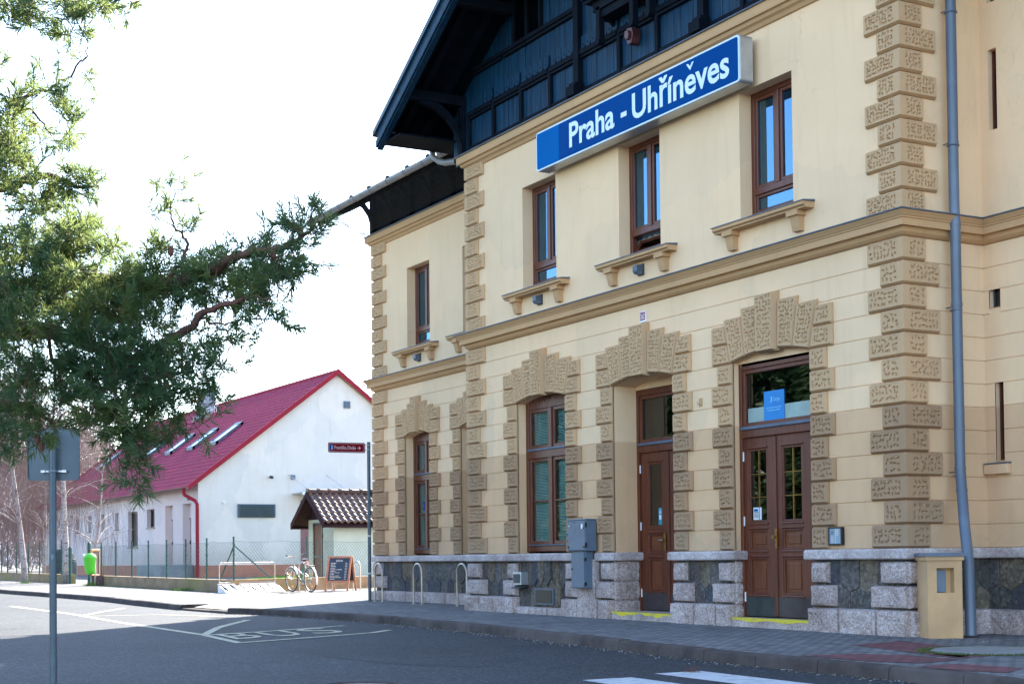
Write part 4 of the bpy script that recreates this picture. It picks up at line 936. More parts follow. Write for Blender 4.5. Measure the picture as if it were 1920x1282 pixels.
mb = MB(); mb.box(-.225, .165, -.175, -.16, .50, 1.06); bevel(mb.build("lower_door", MT['cabinet'], t), .006, 2)
mb = MB()
for (u, z, dd) in ((-.24, 1.15, -.215), (.235, 1.15, -.215), (.235, 1.45, -.215), (-.2, .80, -.177)): mb.cyl((u, dd, z), (u, dd-.012, z), .014, 10)
for z in (.56, .95): mb.box(.165, .19, -.178, -.14, z-.03, z+.03)
for z in (1.18, 1.5): mb.box(.255, .275, -.215, -.18, z-.035, z+.035)
mb.build("lock", MT['black'], t)
mb = MB(); mb.prism([(.17+.028*math.cos(k*math.pi/8), 1.48+.045*math.sin(k*math.pi/8)) for k in range(16)], -.2145, -.213, 0); mb.box(-.09, -.02, -.2145, -.213, 1.535, 1.552, 1); mb.box(-.225, -.2, -.2145, -.213, 1.48, 1.50, 0)
for k in range(14):
    u, z = random.uniform(-.2, .2), random.uniform(1.16, 1.5); l = random.uniform(.03, .12); mb.box(u, u+.004, -.2144, -.213, z, z+l*.9, 2 if k % 3 else 1)
mb.build("stickers_and_scratches", [MT['white'], MT['darkgrey'], M('scratch', (.2, .12, .16), None, 9, .6)], t)
t = thing("meter_housing", "ochre rendered masonry meter box with sheet metal top at the station corner", "meter box", (0, 0, 0))
ang = .0
mb = MB(); bx = [(.0, -.02), (.20, -.27), (.72, .10), (.62, .35), (.05, .4)]
bx = [(0.02, .12), (.455, -.135), (.63, .24), (.12, .55)]
def pr(poly, z0, z1, m=0): mb.add([(x, y, z0) for x, y in poly]+[(x, y, z1) for x, y in poly], [tuple(range(len(poly)))[::-1], tuple(range(len(poly), 2*len(poly)))]+[(i, (i+1) % len(poly), (i+1) % len(poly)+len(poly), i+len(poly)) for i in range(len(poly))], m)
p0, p1 = Vector((.455, -.135)), Vector((.63, .24)); L = (p1-p0).length; uv = (p1-p0)/L; nn = Vector((uv.y, -uv.x))
TB = frame((p0.x, p0.y, 0), (uv.x, uv.y, 0), (-nn.x, -nn.y, 0))
# front with a niche
wallgrid(mb, TB, 0, L, -.02, .96, [(.11, .32, .53, .82)], 0)
a_, b_ = TB(.13, 0, 0), 0
for (u0, u1) in ((.11, .11), (.32, .32)): mb.add([TB(u0, 0, .53), TB(u0, .12, .53), TB(u0, .12, .82), TB(u0, 0, .82)], [(0, 1, 2, 3)])
for z in (.53, .82): mb.add([TB(.11, 0, z), TB(.32, 0, z), TB(.32, .12, z), TB(.11, .12, z)], [(0, 1, 2, 3)])
mb.add([TB(.11, .12, .53), TB(.32, .12, .53), TB(.32, .12, .82), TB(.11, .12, .82)], [(0, 1, 2, 3)])
q = [Vector(v) for v in bx]
for a, b in ((q[0], q[1]), (q[2], q[3]), (q[3], q[0])): mb.add([(a.x, a.y, -.02), (b.x, b.y, -.02), (b.x, b.y, .96), (a.x, a.y, .96)], [(0, 1, 2, 3)])
def off(poly, o):
    c = Vector((sum(v[0] for v in poly)/4, sum(v[1] for v in poly)/4)); return [tuple(Vector(v)+(Vector(v)-c).normalized()*o) for v in poly]
MT['meter'] = M('meter_render', (.56, .345, .175), (.46, .28, .145), 3, .9, bmp=(50, .4, .006), c3=(.38, .24, .13))
pr(off(bx, .03), .91, .955); mb.build("masonry", MT['meter'], t)
mb = MB(); pr(off(bx, .06), .956, .985); pr(off(bx, .03), .985, .998); mb.build("metal_cover", MT['flash'], t)
mb = MB(); mb.box(.115, .25, .09, .118, .535, .80, 0, TB); bevel(mb.build("meter_door", MT['cabinet'], t), .006, 1)
# poster and notices inside the door glazing
t = thing("window_poster", "blue advertising poster reading Cargo behind the glass above the double door", "poster", (-2.70, .200, 2.83))
mb = MB(); mb.box(-.225, .205, -.004, .004, .0, .40); mb.build("poster_sheet", M('poster_blue', (.005, .22, .58), (.005, .18, .5), 2, .35), t)
mb = MB(); TP = frame((0, 0, 0), (1, 0, 0), (0, 1, 0)); text(mb, "Cargo", TP, -.03, .12, .26, .05, -.006, 0, .01); mb.prism([(-.10, .245), (-.06, .245), (-.045, .265), (-.045, .30), (-.06, .32), (-.09, .32), (-.07, .30), (-.07, .265)], -.008, -.005, 0, TP)
for z, a, b in ((.17, -.17, .15), (.135, -.15, .13)):
    u = a
    while u < b: l = random.uniform(.015, .05); mb.box(u, min(u+l, b), -.0065, -.005, z-.006, z+.006, 1); u += l+.012
mb.build("poster_print", [MT['dimletter'], MT['dimletter']], t)
t = thing("door_notice", "small white paper notice low in the left glazing of the double door", "notice", (-3.10, .205, 1.56))
mb = MB(); mb.box(-.10, .05, 0, .004, -.08, .09); mb.box(.055, .075, 0, .003, -.08, .09, 0); mb.box(-.085, .0, -.002, 0, .035, .07, 1)
for k in range(5): mb.box(-.085, .03-.02*(k % 2), -.002, 0, .02-k*.018, .028-k*.018, 2)
mb.build("notice_sheet", [MT['white'], MT['signblue2'], MT['darkgrey']], t)
t = thing("door_sticker", "narrow teal and white opening-hours sticker on the single brown door's glass", "sticker", (-5.93, .535, 1.60))
mb = MB(); mb.box(-.05, .04, 0, .004, -.12, .14); mb.box(-.03, .02, -.002, 0, -.04, .03, 1); mb.box(-.03, .02, -.002, 0, .06, .075, 1); mb.box(-.03, .02, -.002, 0, .09, .10, 1); mb.build("sticker_sheet", [M('sticker_teal', (.02, .3, .42), None, 3, .4), MT['white']], t)
# ------------------------------------------------------------------ ground
MT['asphalt'] = None
def asphalt(k=1.):
    m, t, bs = nodes("asphalt"); bs.inputs['Roughness'].default_value = .82; bs.inputs['Specular IOR Level'].default_value = .30
    p = pos(t)
    v = N(t, "ShaderNodeTexVoronoi", Scale=48.); t.links.new(p, v.inputs['Vector'])
    c = ramp(t, v.outputs['Color'], [(.15, (.006, .010, .016)), (.6, (.017, .023, .033)), (.95, (.08, .086, .098))])
    b = ramp(t, noise(t, p, .22, 5, .6), [(.32, (1.25, 1.25, 1.22)), (.5, (1, 1, 1)), (.68, (.72, .73, .76))])
    c = mix(t, 1., c, b, 'MULTIPLY')
    b = ramp(t, noise(t, p, 2.4, 6, .7, (1, .35, 1)), [(.35, (1.12, 1.12, 1.1)), (.7, (.82, .83, .85))]); c = mix(t, 1., c, b, 'MULTIPLY')
    # fine cracks
    w = N(t, "ShaderNodeTexVoronoi", Scale=.45, feature='DISTANCE_TO_EDGE'); 
    wob = t.nodes.new("ShaderNodeTexNoise"); wob.inputs['Scale'].default_value = 1.6; wob.inputs['Detail'].default_value = 6; t.links.new(p, wob.inputs['Vector'])
    va = t.nodes.new("ShaderNodeVectorMath"); va.operation = 'MULTIPLY_ADD'; va.inputs[1].default_value = (.9, .9, 0); t.links.new(wob.outputs['Color'], va.inputs[0]); t.links.new(p, va.inputs[2]); t.links.new(va.outputs[0], w.inputs['Vector'])
    cr = ramp(t, w.outputs['Distance'], [(.002, .55), (.006, 0.)]); c = mix(t, cr, c, (.02, .02, .022))
    if k != 1: c = mix(t, 1., c, (k, k, k*1.03), 'MULTIPLY')
    t.links.new(c, bs.inputs['Base Color'])
    bump(t, bs, noise(t, p, 60, 6, .75), .8, .012); return m
MT['asphalt'] = asphalt()
MT['patch'] = asphalt(.8); MT['patch_'] = M('asphalt_patch', (.022, .027, .036), (.016, .020, .028), 50, .8, bmp=(130, .5, .005), spec=.1)
MT['paver'] = pavermat('grey_pavers', (.24, .235, .235), (.145, .145, .15), (.022, .022, .024), .2, .1, R(3))
MT['paverred'] = pavermat('red_pavers', (.24, .085, .09), (.15, .06, .066), (.05, .045, .045), .2, .1, R(3))
MT['kerb'] = M('kerb_stone', (.085, .066, .060), (.05, .04, .038), 4, .9, bmp=(40, .5, .008), c3=(.11, .09, .085), spec=.15)
MT['concrete'] = M('weathered_concrete', (.17, .135, .09), (.10, .075, .045), 1.6, .9, bmp=(25, .5, .01), c3=(.09, .085, .03))
XS = [-900, -60, 0, 900]
def sheet(y0f, y1f, z, name, m, xs, kind='structure', label=None):
    mb = MB()
    for a, b in zip(xs, xs[1:]):
        mb.add([(a, y0f(a), gz(a)+z), (b, y0f(b), gz(b)+z), (b, y1f(b), gz(b)+z), (a, y1f(a), gz(a)+z)], [(0, 1, 2, 3)])
    o = mb.build(name, m, kind=kind); return o
sheet(lambda x: -900, lambda x: 900, -.12, "road", MT['asphalt'], XS)
# kerb line: right piece curves away at its left end, a dropped crossing, then the far piece
KR = [(9, -5.6), (7.2, -4.55), (5.19, -3.82), (3.6, -3.55), (1.31, -3.44), (-2.4, -3.03), (-6.0, -2.62), (-10.3, -2.42), (-14.5, -2.72), (-15.75, -3.15)]
KM = [(-15.75, -3.15), (-18.5, -3.27)]
KL = [(-18.5, -3.27), (-22.5, -3.15), (-26.4, -2.97), (-32, -3.1), (-38, -3.3), (-60, -3.6), (-120, -4.6)]
KALL = KR+KM[1:]+KL[1:]
def densify(P, st):
    out = []
    for a, b in zip(P, P[1:]):
        n = max(1, int(math.dist(a, b)/st)); out += [(a[0]+(b[0]-a[0])*i/n, a[1]+(b[1]-a[1])*i/n) for i in range(n)]
    return out+[P[-1]]
def smooth_path(P, k=6):
    out = []
    for i in range(len(P)-1):
        p0, p1, p2, p3 = [np.array(P[max(0, min(len(P)-1, j))]) for j in (i-1, i, i+1, i+2)]
        for j in range(k):
            t = j/k; out.append(tuple(.5*((2*p1)+(-p0+p2)*t+(2*p0-5*p1+4*p2-p3)*t*t+(-p0+3*p1-3*p2+p3)*t**3)))
    return out+[P[-1]]
KR = smooth_path(KR); KL = smooth_path(KL, 4)
KP = sorted(KR+KL, key=lambda q: q[0])
def ky(x):
    for a, b in zip(KP, KP[1:]):
        if a[0] <= x <= b[0]: return a[1]+(b[1]-a[1])*(x-a[0])/max(1e-6, b[0]-a[0])
    return KP[0][1] if x < KP[0][0] else KP[-1][1]
xs = sorted({-900, -60, 0, 900, 30, -15.79, -15.81, -18.49, -18.51, *[q[0] for q in KP]})
def yk(x): return (ky(x)+.74 if -18.5 < x < -15.8 else ky(x)+.13) if x < 9 else -5.5
sheet(yk, lambda x: 1.0 if x < -28 else 14, 0., "pavement", MT['paver'], [x for x in xs if x >= -120])
# the yard and grass behind the low wall
mb = MB(); mb.add([(-30.3, .96, gz(-30)), (-60, .96, .18), (-60, 60, .18), (-38, 60, .14), (-38, 30, .12), (-28.3, 8, .10), (-28.3, 3.4, .09), (-27.2, .96, .085)], [tuple(range(8))])
mb = MB()
for a, b in zip([-400, -60, -50, -40, -30, -29, -28], [-60, -50, -40, -30, -29, -28, -20]):
    y0 = .95
    mb.add([(a, y0 if b <= -28 else 13, gz(a)+.006), (b, y0 if b <= -28 else 13, gz(b)+.006), (b, 300, gz(b)+.006), (a, 300, gz(a)+.006)], [(0, 1, 2, 3)])
mb.build("yard_ground", M('yard_asphalt', (.16, .15, .145), (.11, .105, .10), 3, .9, bmp=(60, .5, .006)), kind='structure')
mb = MB(); G_ = [(-37.5, 5.5), (-36.5, 9.5), (-55, 15.5), (-56.2, 13.2), (-47, 8.2)]
mb.add([(x, y, gz(x)+.03) for x, y in G_], [tuple(range(len(G_)))]); mb.build("grass_plot", M('grass_ground', (.16, .26, .03), (.10, .17, .02), 4, .95), kind='structure')
mb = MB()
for x_, s_ in ((-18.5, 1), (-15.8, 1)): mb.add([(x_, ky(x_)+.1, gz(x_)-.13), (x_, ky(x_)+.76, gz(x_)-.13), (x_, ky(x_)+.76, gz(x_)+.002), (x_, ky(x_)+.1, gz(x_)+.002)], [(0, 1, 2, 3)])
mb.build("kerb", MT['kerb'], kind='structure')
# kerb stones, one after another
def kerb(P, top, name, wd=.15, depth=.13, seg=1.0, out=0.):
    mb = MB(); D = densify(P, .12); L = [0]
    for a, b in zip(D, D[1:]): L.append(L[-1]+math.dist(a, b))
    D = np.array(D); L = np.array(L); s = 0
    while s < L[-1]-.1:
        e = min(s+seg, L[-1]); k = 5; ss = np.linspace(s+.005, e-.005, k); xs_ = np.interp(ss, L, D[:, 0]); ys_ = np.interp(ss, L, D[:, 1]); j = random.uniform(-.006, .006)
        rows = []
        for i in range(k):
            t = np.array([xs_[min(i+1, k-1)]-xs_[max(i-1, 0)], ys_[min(i+1, k-1)]-ys_[max(i-1, 0)]]); t /= np.linalg.norm(t); nrm = np.array([t[1], -t[0]])
            if nrm[1] > 0: nrm = -nrm      # towards the road
            p = np.array([xs_[i], ys_[i]]); z = gz(p[0])
            rows.append([(*(p-nrm*(wd-.0)), z-.2), (*(p-nrm*wd), z+top+.003+j), (*(p-nrm*.03), z+top+.003+j), (*(p-nrm*.012), z+top-.006+j), (*(p), z+top-.022+j), (*(p+nrm*.02), z-.2)])
        kk = 6; vs = [q for r_ in rows for q in r_]; fs = [(i*kk+c, i*kk+c+1, (i+1)*kk+c+1, (i+1)*kk+c) for i in range(k-1) for c in range(kk-1)]+[tuple(range(kk)), tuple((k-1)*kk+c for c in range(kk))]
        mb.add(vs, fs); s = e
    o = mb.build(name, MT['kerb'], kind='structure'); return smooth_by_angle(o, 35)
kerb(KR, 0., "kerb"); kerb(KL, 0.0, "kerb"); kerb(KM, -.075, "dropped_kerb", .35)
# tilted slabs of the dropped crossing
mb = MB()
for i in range(6):
    xa, xb = -15.8-.45*i, -15.8-.45*(i+1)+.015
    mb.add([(xa, ky(xa)+.28, gz(xa)-.06), (xb, ky(xb)+.28, gz(xb)-.06), (xb, ky(xb)+.75, gz(xb)+.012), (xa, ky(xa)+.75, gz(xa)+.012)], [(0, 1, 2, 3)])
mb.build("crossing_slabs", M('pale_slab', (.28, .26, .25), (.2, .19, .18), 3, .85), kind='structure')
# inlaid red paving at the corner
mb = MB()
for poly in ([(1598, 1209), (1690, 1201), (1870, 1222), (1800, 1232), (1730, 1225)], [(1500, 1229), (1600, 1225), (1700, 1228), (1800, 1236), (1730, 1243), (1640, 1240)], [(1720, 1249), (1800, 1244), (1918, 1252), (1890, 1261), (1800, 1257)], [(1735, 1227), (1800, 1234), (1895, 1226), (1870, 1222)]):
    P_ = [gp(x, y) for x, y in poly]; mb.add([(p[0], p[1], gz(p[0])+.004) for p in P_], [tuple(range(len(P_)))])
mb.build("red_paving", MT['paverred'], kind='structure')
# ------------------------------------------------------------------ road paint
mb = MB()
def line(pts, wd, m=0, z=-.116):
    P_ = [np.array(gp(x, y, -.12)[:2]) for x, y in pts]; D = []
    for a, b in zip(P_, P_[1:]):
        n = max(1, int(np.linalg.norm(b-a)/.8)); D += [a+(b-a)*i/n for i in range(n)]
    D.append(P_[-1])
    lft, rgt = [], []
    for i, p in enumerate(D):
        t = D[min(i+1, len(D)-1)]-D[max(i-1, 0)]; t = t/np.linalg.norm(t); nn = np.array([t[1], -t[0]])
        lft.append(p+nn*wd/2); rgt.append(p-nn*wd/2)
    for i in range(len(D)-1):
        mb.add([(*q, gz(q[0])+z) for q in (lft[i], lft[i+1], rgt[i+1], rgt[i])], [(0, 1, 2, 3)], m)
line([(20, 1136), (130, 1150), (235, 1168), (383, 1190), (450, 1205)], .13); line([(383, 1190), (410, 1176), (465, 1162)], .13, z=-.112); line([(383, 1191), (508, 1183), (645, 1173)], .12, z=-.112)
line([(450, 1205), (560, 1197), (700, 1186), (730, 1181)], .12, z=-.112); line([(156, 1154), (190, 1147), (232, 1140)], .12, z=-.112); line([(156, 1155), (300, 1152), (420, 1156)], .10, z=-.114)
# BUS, letters two metres tall, read towards the far end of the street
pb0, pb1 = gp(448, 1199, -.12), gp(662, 1185, -.12)
def TBUS(u, d, z):      # u along the row, z = letter height direction (away)
    s = (u)/1.0; bx_ = pb0[0]+(pb1[0]-pb0[0])*s-z*1.0; by_ = pb0[1]+(pb1[1]-pb0[1])*s+z*.10
    return (bx_, by_, gz(bx_)-.113)
for ch, a, b in (("B", .0, .25), ("U", .33, .60), ("S", .70, .98)): text(mb, ch, TBUS, a, b, .15, 1.45, 0, 0, .0)
mb.build("bus_bay_marking", MT['marking'], kind='structure')
mb = MB()
for y0, y1, x0 in ((-4.80, -4.26, 1.62), (-5.76, -5.22, 1.86), (-6.76, -6.22, 2.1), (-7.76, -7.22, 2.3), (-8.8, -8.26, 2.5)):
    mb.add([(x0, y0, -.116), (5.5, y0-.25, -.116), (5.5, y1-.25, -.116), (x0, y1, -.116)], [(0, 1, 2, 3)])
mb.build("zebra_crossing", MT['zebra'], kind='structure')
# repair patches
mb = MB()
for poly in ([(540, 1214), (620, 1206), (700, 1205), (840, 1214), (960, 1226), (985, 1236), (900, 1250), (760, 1246), (650, 1236), (580, 1226)], [(0, 1170), (45, 1168), (60, 1175), (20, 1180), (0, 1181)]):
    P_ = [gp(x, y, -.12) for x, y in poly]; mb.add([(p[0], p[1], gz(p[0])-.1175) for p in P_], [tuple(range(len(P_)))])
mb.build("asphalt_patches", MT['patch'], kind='structure')
def manhole(name, c, z, r, label):
    t = thing(name, label, "manhole cover", (c[0], c[1], z)); mb = MB(); n = 40
    mb.prism([(r*math.cos(2*math.pi*i/n), r*math.sin(2*math.pi*i/n)) for i in range(n)], 0, .014, 0, lambda u, d, q: (u, q, d)); 
    for i in range(-9, 10):
        for j in range(-9, 10):
            x, y = i*r/10.2, j*r/10.2+(r/20 if i % 2 else 0)
            if x*x+y*y < (r*.86)**2: mb.box(x-r*.028, x+r*.028, y-r*.028, y+r*.028, .014, .019)
    mb.build("cover", M('cast_iron', (.16, .17, .19), (.10, .105, .12), 12, .5, metal=.5), t)
    mb = MB(); P_ = [((r+.05)*math.cos(2*math.pi*i/n), (r+.05)*math.sin(2*math.pi*i/n), .006) for i in range(n)]; mb.tube(P_, .025, 6, 0, False, True); mb.build("frame_ring", MT['kerb'], t); return t
manhole("manhole_cover", (1.36, -7.72), -.121, .30, "round cast iron manhole cover in the asphalt road")
t = thing("pavement_cover", "large round concrete cover ringed with moss in the corner pavement", "manhole cover", (2.55, -1.35, 0)); mb = MB(); n = 48
for r0, r1, z0, z1, m in ((0, .56, .022, .022, 0), (.56, .60, .022, .0, 0)):
    vs = [(r_*math.cos(2*math.pi*i/n), r_*math.sin(2*math.pi*i/n), z) for r_, z in ((max(r0, .001), z0), (r1, z1)) for i in range(n)]; mb.add(vs, [(i, (i+1) % n, n+(i+1) % n, n+i) for i in range(n)], m)
mb.build("cover", M('concrete_disc', (.21, .21, .205), (.15, .15, .15), 5, .9, bmp=(50, .4, .006)), t)
mb = MB()
for i in range(2600):
    a = random.uniform(0, 2*math.pi); r_ = random.gauss(.66, .035); x, y = r_*math.cos(a), r_*math.sin(a); h = random.uniform(.008, .03); b = random.uniform(0, 6.28)
    mb.add([(x-.006*math.cos(b), y-.006*math.sin(b), 0.004), (x+.006*math.cos(b), y+.006*math.sin(b), .004), (x+random.uniform(-.01, .01), y+random.uniform(-.01, .01), h)], [(0, 1, 2)])
MT['moss'] = M('moss', (.05, .085, .015), (.09, .10, .03), 30, .95)
mb.build("moss_ring", MT['moss'], t)
# litter of grit and dry leaves along the kerb
mb = MB()
for i in range(1500):
    x = random.uniform(-16, 6); 
    y = ky(x)-abs(random.gauss(0, .12))-.02; s = random.uniform(.004, .018); a = random.uniform(0, 3.14); z = gz(x)-.118
    if random.random() < .25: y = -.12-abs(random.gauss(0, .06)) if x > -11.3 else 1.2-abs(random.gauss(0, .06)); z = gz(x)+.002
    mb.add([(x-s*math.cos(a), y-s*math.sin(a), z), (x+s*math.sin(a), y-s*math.cos(a), z+s*.5), (x+s*math.cos(a), y+s*math.sin(a), z+.002), (x-s*math.sin(a)*.6, y+s*math.cos(a)*.6, z+s*.7)], [(0, 1, 2, 3)], 0 if i % 5 else 1)
mb.build("kerb_litter", [M('dry_debris', (.14, .10, .07), (.25, .2, .15), 30, .9), M('pale_debris', (.5, .48, .44), None, 30, .9)], kind='stuff')
# ------------------------------------------------------------------ white house with the red roof
MT['whitewall'] = wallmat('white_render', (.70, .64, .59), (.64, .585, .54), None, (.8, .78, .76), (40, .15, .003))
MT['pinkwall'] = wallmat('pinkish_white_render', (.72, .62, .60), (.7, .6, .6), None, (.8, .76, .74), (40, .15, .003))
MT['terracotta'] = M('terracotta_plinth', (.48, .20, .12), (.36, .15, .10), 2, .85)
def tile_mat(name, c1, c2, row, colw, ax=(0, 1, 2), rough=.5, metal=0.):
    m, t, bs = nodes(name); bs.inputs['Roughness'].default_value = rough; bs.inputs['Metallic'].default_value = metal; bs.inputs['Specular IOR Level'].default_value = .15
    c = ramp(t, noise(t, pos(t), 1.3, 5, .6), [(.35, c1), (.7, c2)]); t.links.new(c, bs.inputs['Base Color']); return m
MT['redroof'] = tile_mat('magenta_red_sheet', (.27, .010, .05), (.21, .008, .04), .35, .2, rough=.65)
MT['redtrim'] = M('red_trim_metal', (.30, .012, .03), (.24, .012, .028), 2, .6, spec=.2)
WX0, WX1, WY0, WYR, ZE, ZRR = -56.6, -89.2, 9.2, 16.3, 4.86, 10.25
WYB = 2*WYR-WY0; WSL = (ZRR-ZE)/(WYR-WY0); ZB = .17
W = thing("white_house", "long white rendered building with steep red sheet roof, skylights and red drainpipe", "house")
TWH = frame((0, WY0, 0), (1, 0, 0), (0, 1, 0)); TGB = frame((WX0, 0, 0), (0, 1, 0), (-1, 0, 0))
NICHES = [(-59.05, -57.70, .8, 3.75), (-62.0, -60.7, .8, 3.75)]
WINS = [(-65.3, -63.9, 2.72, 3.68, .25), (-69.0, -67.1, 1.75, 3.65, .25)]+[(x-.45, x+.25, 2.78, 3.68, .3) for x in (-71.2, -74.3, -77.35, -80.4, -83.5, -86.6)]
mb = MB(); wallgrid(mb, TWH, WX1, WX0, .75, ZE, [n_[:4] for n_ in NICHES]+[w_[:4] for w_ in WINS], 1)
for a, b, c, d, *dd in NICHES+WINS:
    dp = dd[0] if dd else .32
    for u in (a, b): mb.add([TWH(u, 0, c), TWH(u, dp, c), TWH(u, dp, d), TWH(u, 0, d)], [(0, 1, 2, 3)], 1)
    for z in (c, d): mb.add([TWH(a, 0, z), TWH(b, 0, z), TWH(b, dp, z), TWH(a, dp, z)], [(0, 1, 2, 3)], 1)
    if not dd: mb.add([TWH(a, dp, c), TWH(b, dp, c), TWH(b, dp, d), TWH(a, dp, d)], [(0, 1, 2, 3)], 1)
mb.add([TGB(WY0, 0, .75), TGB(WYB, 0, .75), TGB(WYB, 0, ZE), TGB(WYR, 0, ZRR-.12), TGB(WY0, 0, ZE)], [(0, 1, 2, 3, 4)], 0)
mb.add([(WX1, WY0, 0), (WX1, WYB, 0), (WX1, WYB, ZE), (WX1, WYR, ZRR-.1), (WX1, WY0, ZE)], [(0, 1, 2, 3, 4)], 0)
mb.add([(WX1, WYB, 0), (WX0, WYB, 0), (WX0, WYB, ZE), (WX1, WYB, ZE)], [(0, 1, 2, 3)], 0)
mb.build("wall", [MT['whitewall'], MT['pinkwall']], W)
mb = MB(); mb.box(WX1-.02, WX0+.03, WY0-.04, WY0+.02, 0, .76); mb.box(WX0-.02, WX0+.03, WY0+.02, WYB, 0, .76); mb.build("plinth", MT['terracotta'], W)
mb = MB(); mb.box(-62.6, -57.2, WY0-1.3, WY0-.05, .1, .80); bevel(mb.build("entrance_landing", M('landing_concrete', (.33, .34, .35), (.2, .21, .22), .8, .9), W), .02, 1)
# roof: sheet tiles as real courses
mb = MB(); ov = .55; nC = 26; xg0, xg1 = WX0+.28, WX1-.3
def rp(x, t, h=0.): # t metres up the slope in plan from the street eave
    y = WY0-ov+t; return (x, y, ZE+(y-WY0)*WSL+h)
Lp = WYR-WY0+ov
for k in range(nC):
    a, b = Lp*k/nC, Lp*(k+1)/nC; nX = 90
    for i in range(nX):
        xa, xb = xg0+(xg1-xg0)*i/nX, xg0+(xg1-xg0)*(i+1)/nX; xm = (xa+xb)/2
        mb.add([rp(xa, a, .055), rp(xm, a, .095), rp(xb, a, .055), rp(xb, b, .02), rp(xm, b, .06), rp(xa, b, .02), rp(xa, a, .0), rp(xb, a, .0)], [(0, 1, 4, 5), (1, 2, 3, 4), (6, 7, 2, 1, 0)])
mb.add([rp(xg0, 0, -.02), rp(xg1, 0, -.02), rp(xg1, Lp, -.02), rp(xg0, Lp, -.02)], [(0, 1, 2, 3)])
mb.add([(xg0, WYR, ZRR+.03), (xg1, WYR, ZRR+.03), (xg1, WYB+ov, ZE-ov*WSL), (xg0, WYB+ov, ZE-ov*WSL)], [(0, 1, 2, 3)])
rf = mb.build("roof", MT['redroof'], W)
mb = MB(); mb.tube([(xg0, WYR, ZRR+.05), (xg1, WYR, ZRR+.05)], .11, 8)
for sg in (-1, 1):
    for x_ in (xg0-.02, xg1+.02):
        ye = WYR+sg*(WYR-WY0+ov); ze = ZE-ov*WSL
        vs = [(x_-.03, ye, ze+.12), (x_+.03, ye, ze+.12), (x_+.03, WYR, ZRR+.16), (x_-.03, WYR, ZRR+.16), (x_-.03, ye, ze-.14), (x_+.03, ye, ze-.14), (x_+.03, WYR, ZRR-.10), (x_-.03, WYR, ZRR-.10)]
        mb.add(vs, [(0, 1, 2, 3), (4, 7, 6, 5), (0, 4, 5, 1), (1, 5, 6, 2), (3, 7, 4, 0)])
        vs = [(x_-.3, ye, ze-.10), (x_, ye, ze-.10), (x_, WYR, ZRR-.08), (x_-.3, WYR, ZRR-.08)]; mb.add(vs, [(0, 1, 2, 3)], 1)
mb.build("verge_trim", [MT['redtrim'], M('pine_soffit', (.45, .25, .12), (.35, .2, .1), 4, .7)], rf)
mb = MB()
for i in range(24): x_ = xg0-.4-i*1.3; mb.tube([(x_, WYR, ZRR+.1), (x_, WYR, ZRR+.32)], .012, 4)
for x_ in (-57.4, -73.5): mb.tube([(x_, WYR, ZRR+.1), (x_, WYR, ZRR+1.3)], .02, 5)
mb.build("lightning_rod", MT['steel'], rf)
def skylight(xc, t0, t1, wd=.8):
    mb = MB()
    for (x0, x1, a, b) in ((xc-wd/2, xc-wd/2+.09, t0, t1), (xc+wd/2-.09, xc+wd/2, t0, t1), (xc-wd/2, xc+wd/2, t0, t0+.12), (xc-wd/2, xc+wd/2, t1-.14, t1)):
        vs = [rp(x0, a, .08), rp(x1, a, .08), rp(x1, b, .08), rp(x0, b, .08), rp(x0, a, .24), rp(x1, a, .24), rp(x1, b, .24), rp(x0, b, .24)]
        mb.add(vs, [(0, 3, 2, 1), (4, 5, 6, 7), (0, 1, 5, 4), (1, 2, 6, 5), (2, 3, 7, 6), (3, 0, 4, 7)])
    s_ = mb.build("skylight", MT['flash'], W); mb = MB()
    mb.add([rp(xc-wd/2+.09, t0+.12, .2), rp(xc+wd/2-.09, t0+.12, .2), rp(xc+wd/2-.09, t1-.14, .2), rp(xc-wd/2+.09, t1-.14, .2)], [(0, 1, 2, 3)])
    m, t_, bs = nodes("skylight_glass"); bs.inputs['Base Color'].default_value = (.05, .1, .12, 1); bs.inputs['Roughness'].default_value = .28; bs.inputs['Specular IOR Level'].default_value = 1.; bs.inputs['Metallic'].default_value = .6; bs.inputs['Base Color'].default_value = (.5, .62, .68, 1)
    mb.build("pane", m, s_)
for xc in (-62.4, -66.3, -70.4, -75.6, -85.9): skylight(xc, 11.8-WY0+ov, 13.25-WY0+ov, 1.25)
mb = MB(); mb.box(-75.6, -74.6, 15.2, 16.0, 9.4, 11.1); mb.box(-75.7, -74.5, 15.1, 16.1, 11.1, 11.22); mb.build("chimney", M('chimney_grey', (.35, .36, .4), (.25, .26, .3), 4, .8), rf)
mb = MB()
for i in range(10): mb.tube([rp(-72.6-.35*i, Lp-.9, .1), rp(-72.6-.35*i, Lp-.9, .45)], .02, 4); mb.tube([rp(-72.6-.35*i, Lp-.9, .45), rp(-72.6-.35*i, Lp-1.4, .12)], .02, 4)
mb.tube([rp(-72.4, Lp-.9, .45), rp(-76, Lp-.9, .45)], .03, 5); mb.tube([rp(-72.4, Lp-1.2, .3), rp(-76, Lp-1.2, .3)], .03, 5)
mb.build("roof_walkway", MT['white'], rf)
mb = MB(); ze = ZE-ov*WSL; halfpipe(mb, (xg1, WY0-ov-.07, ze+.02), (xg0, WY0-ov-.07, ze+.02), .085); mb.build("gutter", M('brown_gutter', (.16, .08, .06), (.1, .05, .04), 3, .5), W)
mb = MB(); xd = WX0-.28
mb.tube([(xd, WY0-ov-.07, ze-.03), (xd, WY0-ov-.07, ze-.22), (xd+.05, WY0-ov-.03, ze-.35), (xd+.42, WY0-.2, ze-.62), (xd+.50, WY0-.12, ze-.8), (xd+.50, WY0-.12, ze-1.1), (xd+.50, WY0-.12, .15)], .085, 10)
smooth_by_angle(mb.build("drainpipe", MT['redtrim'], W))
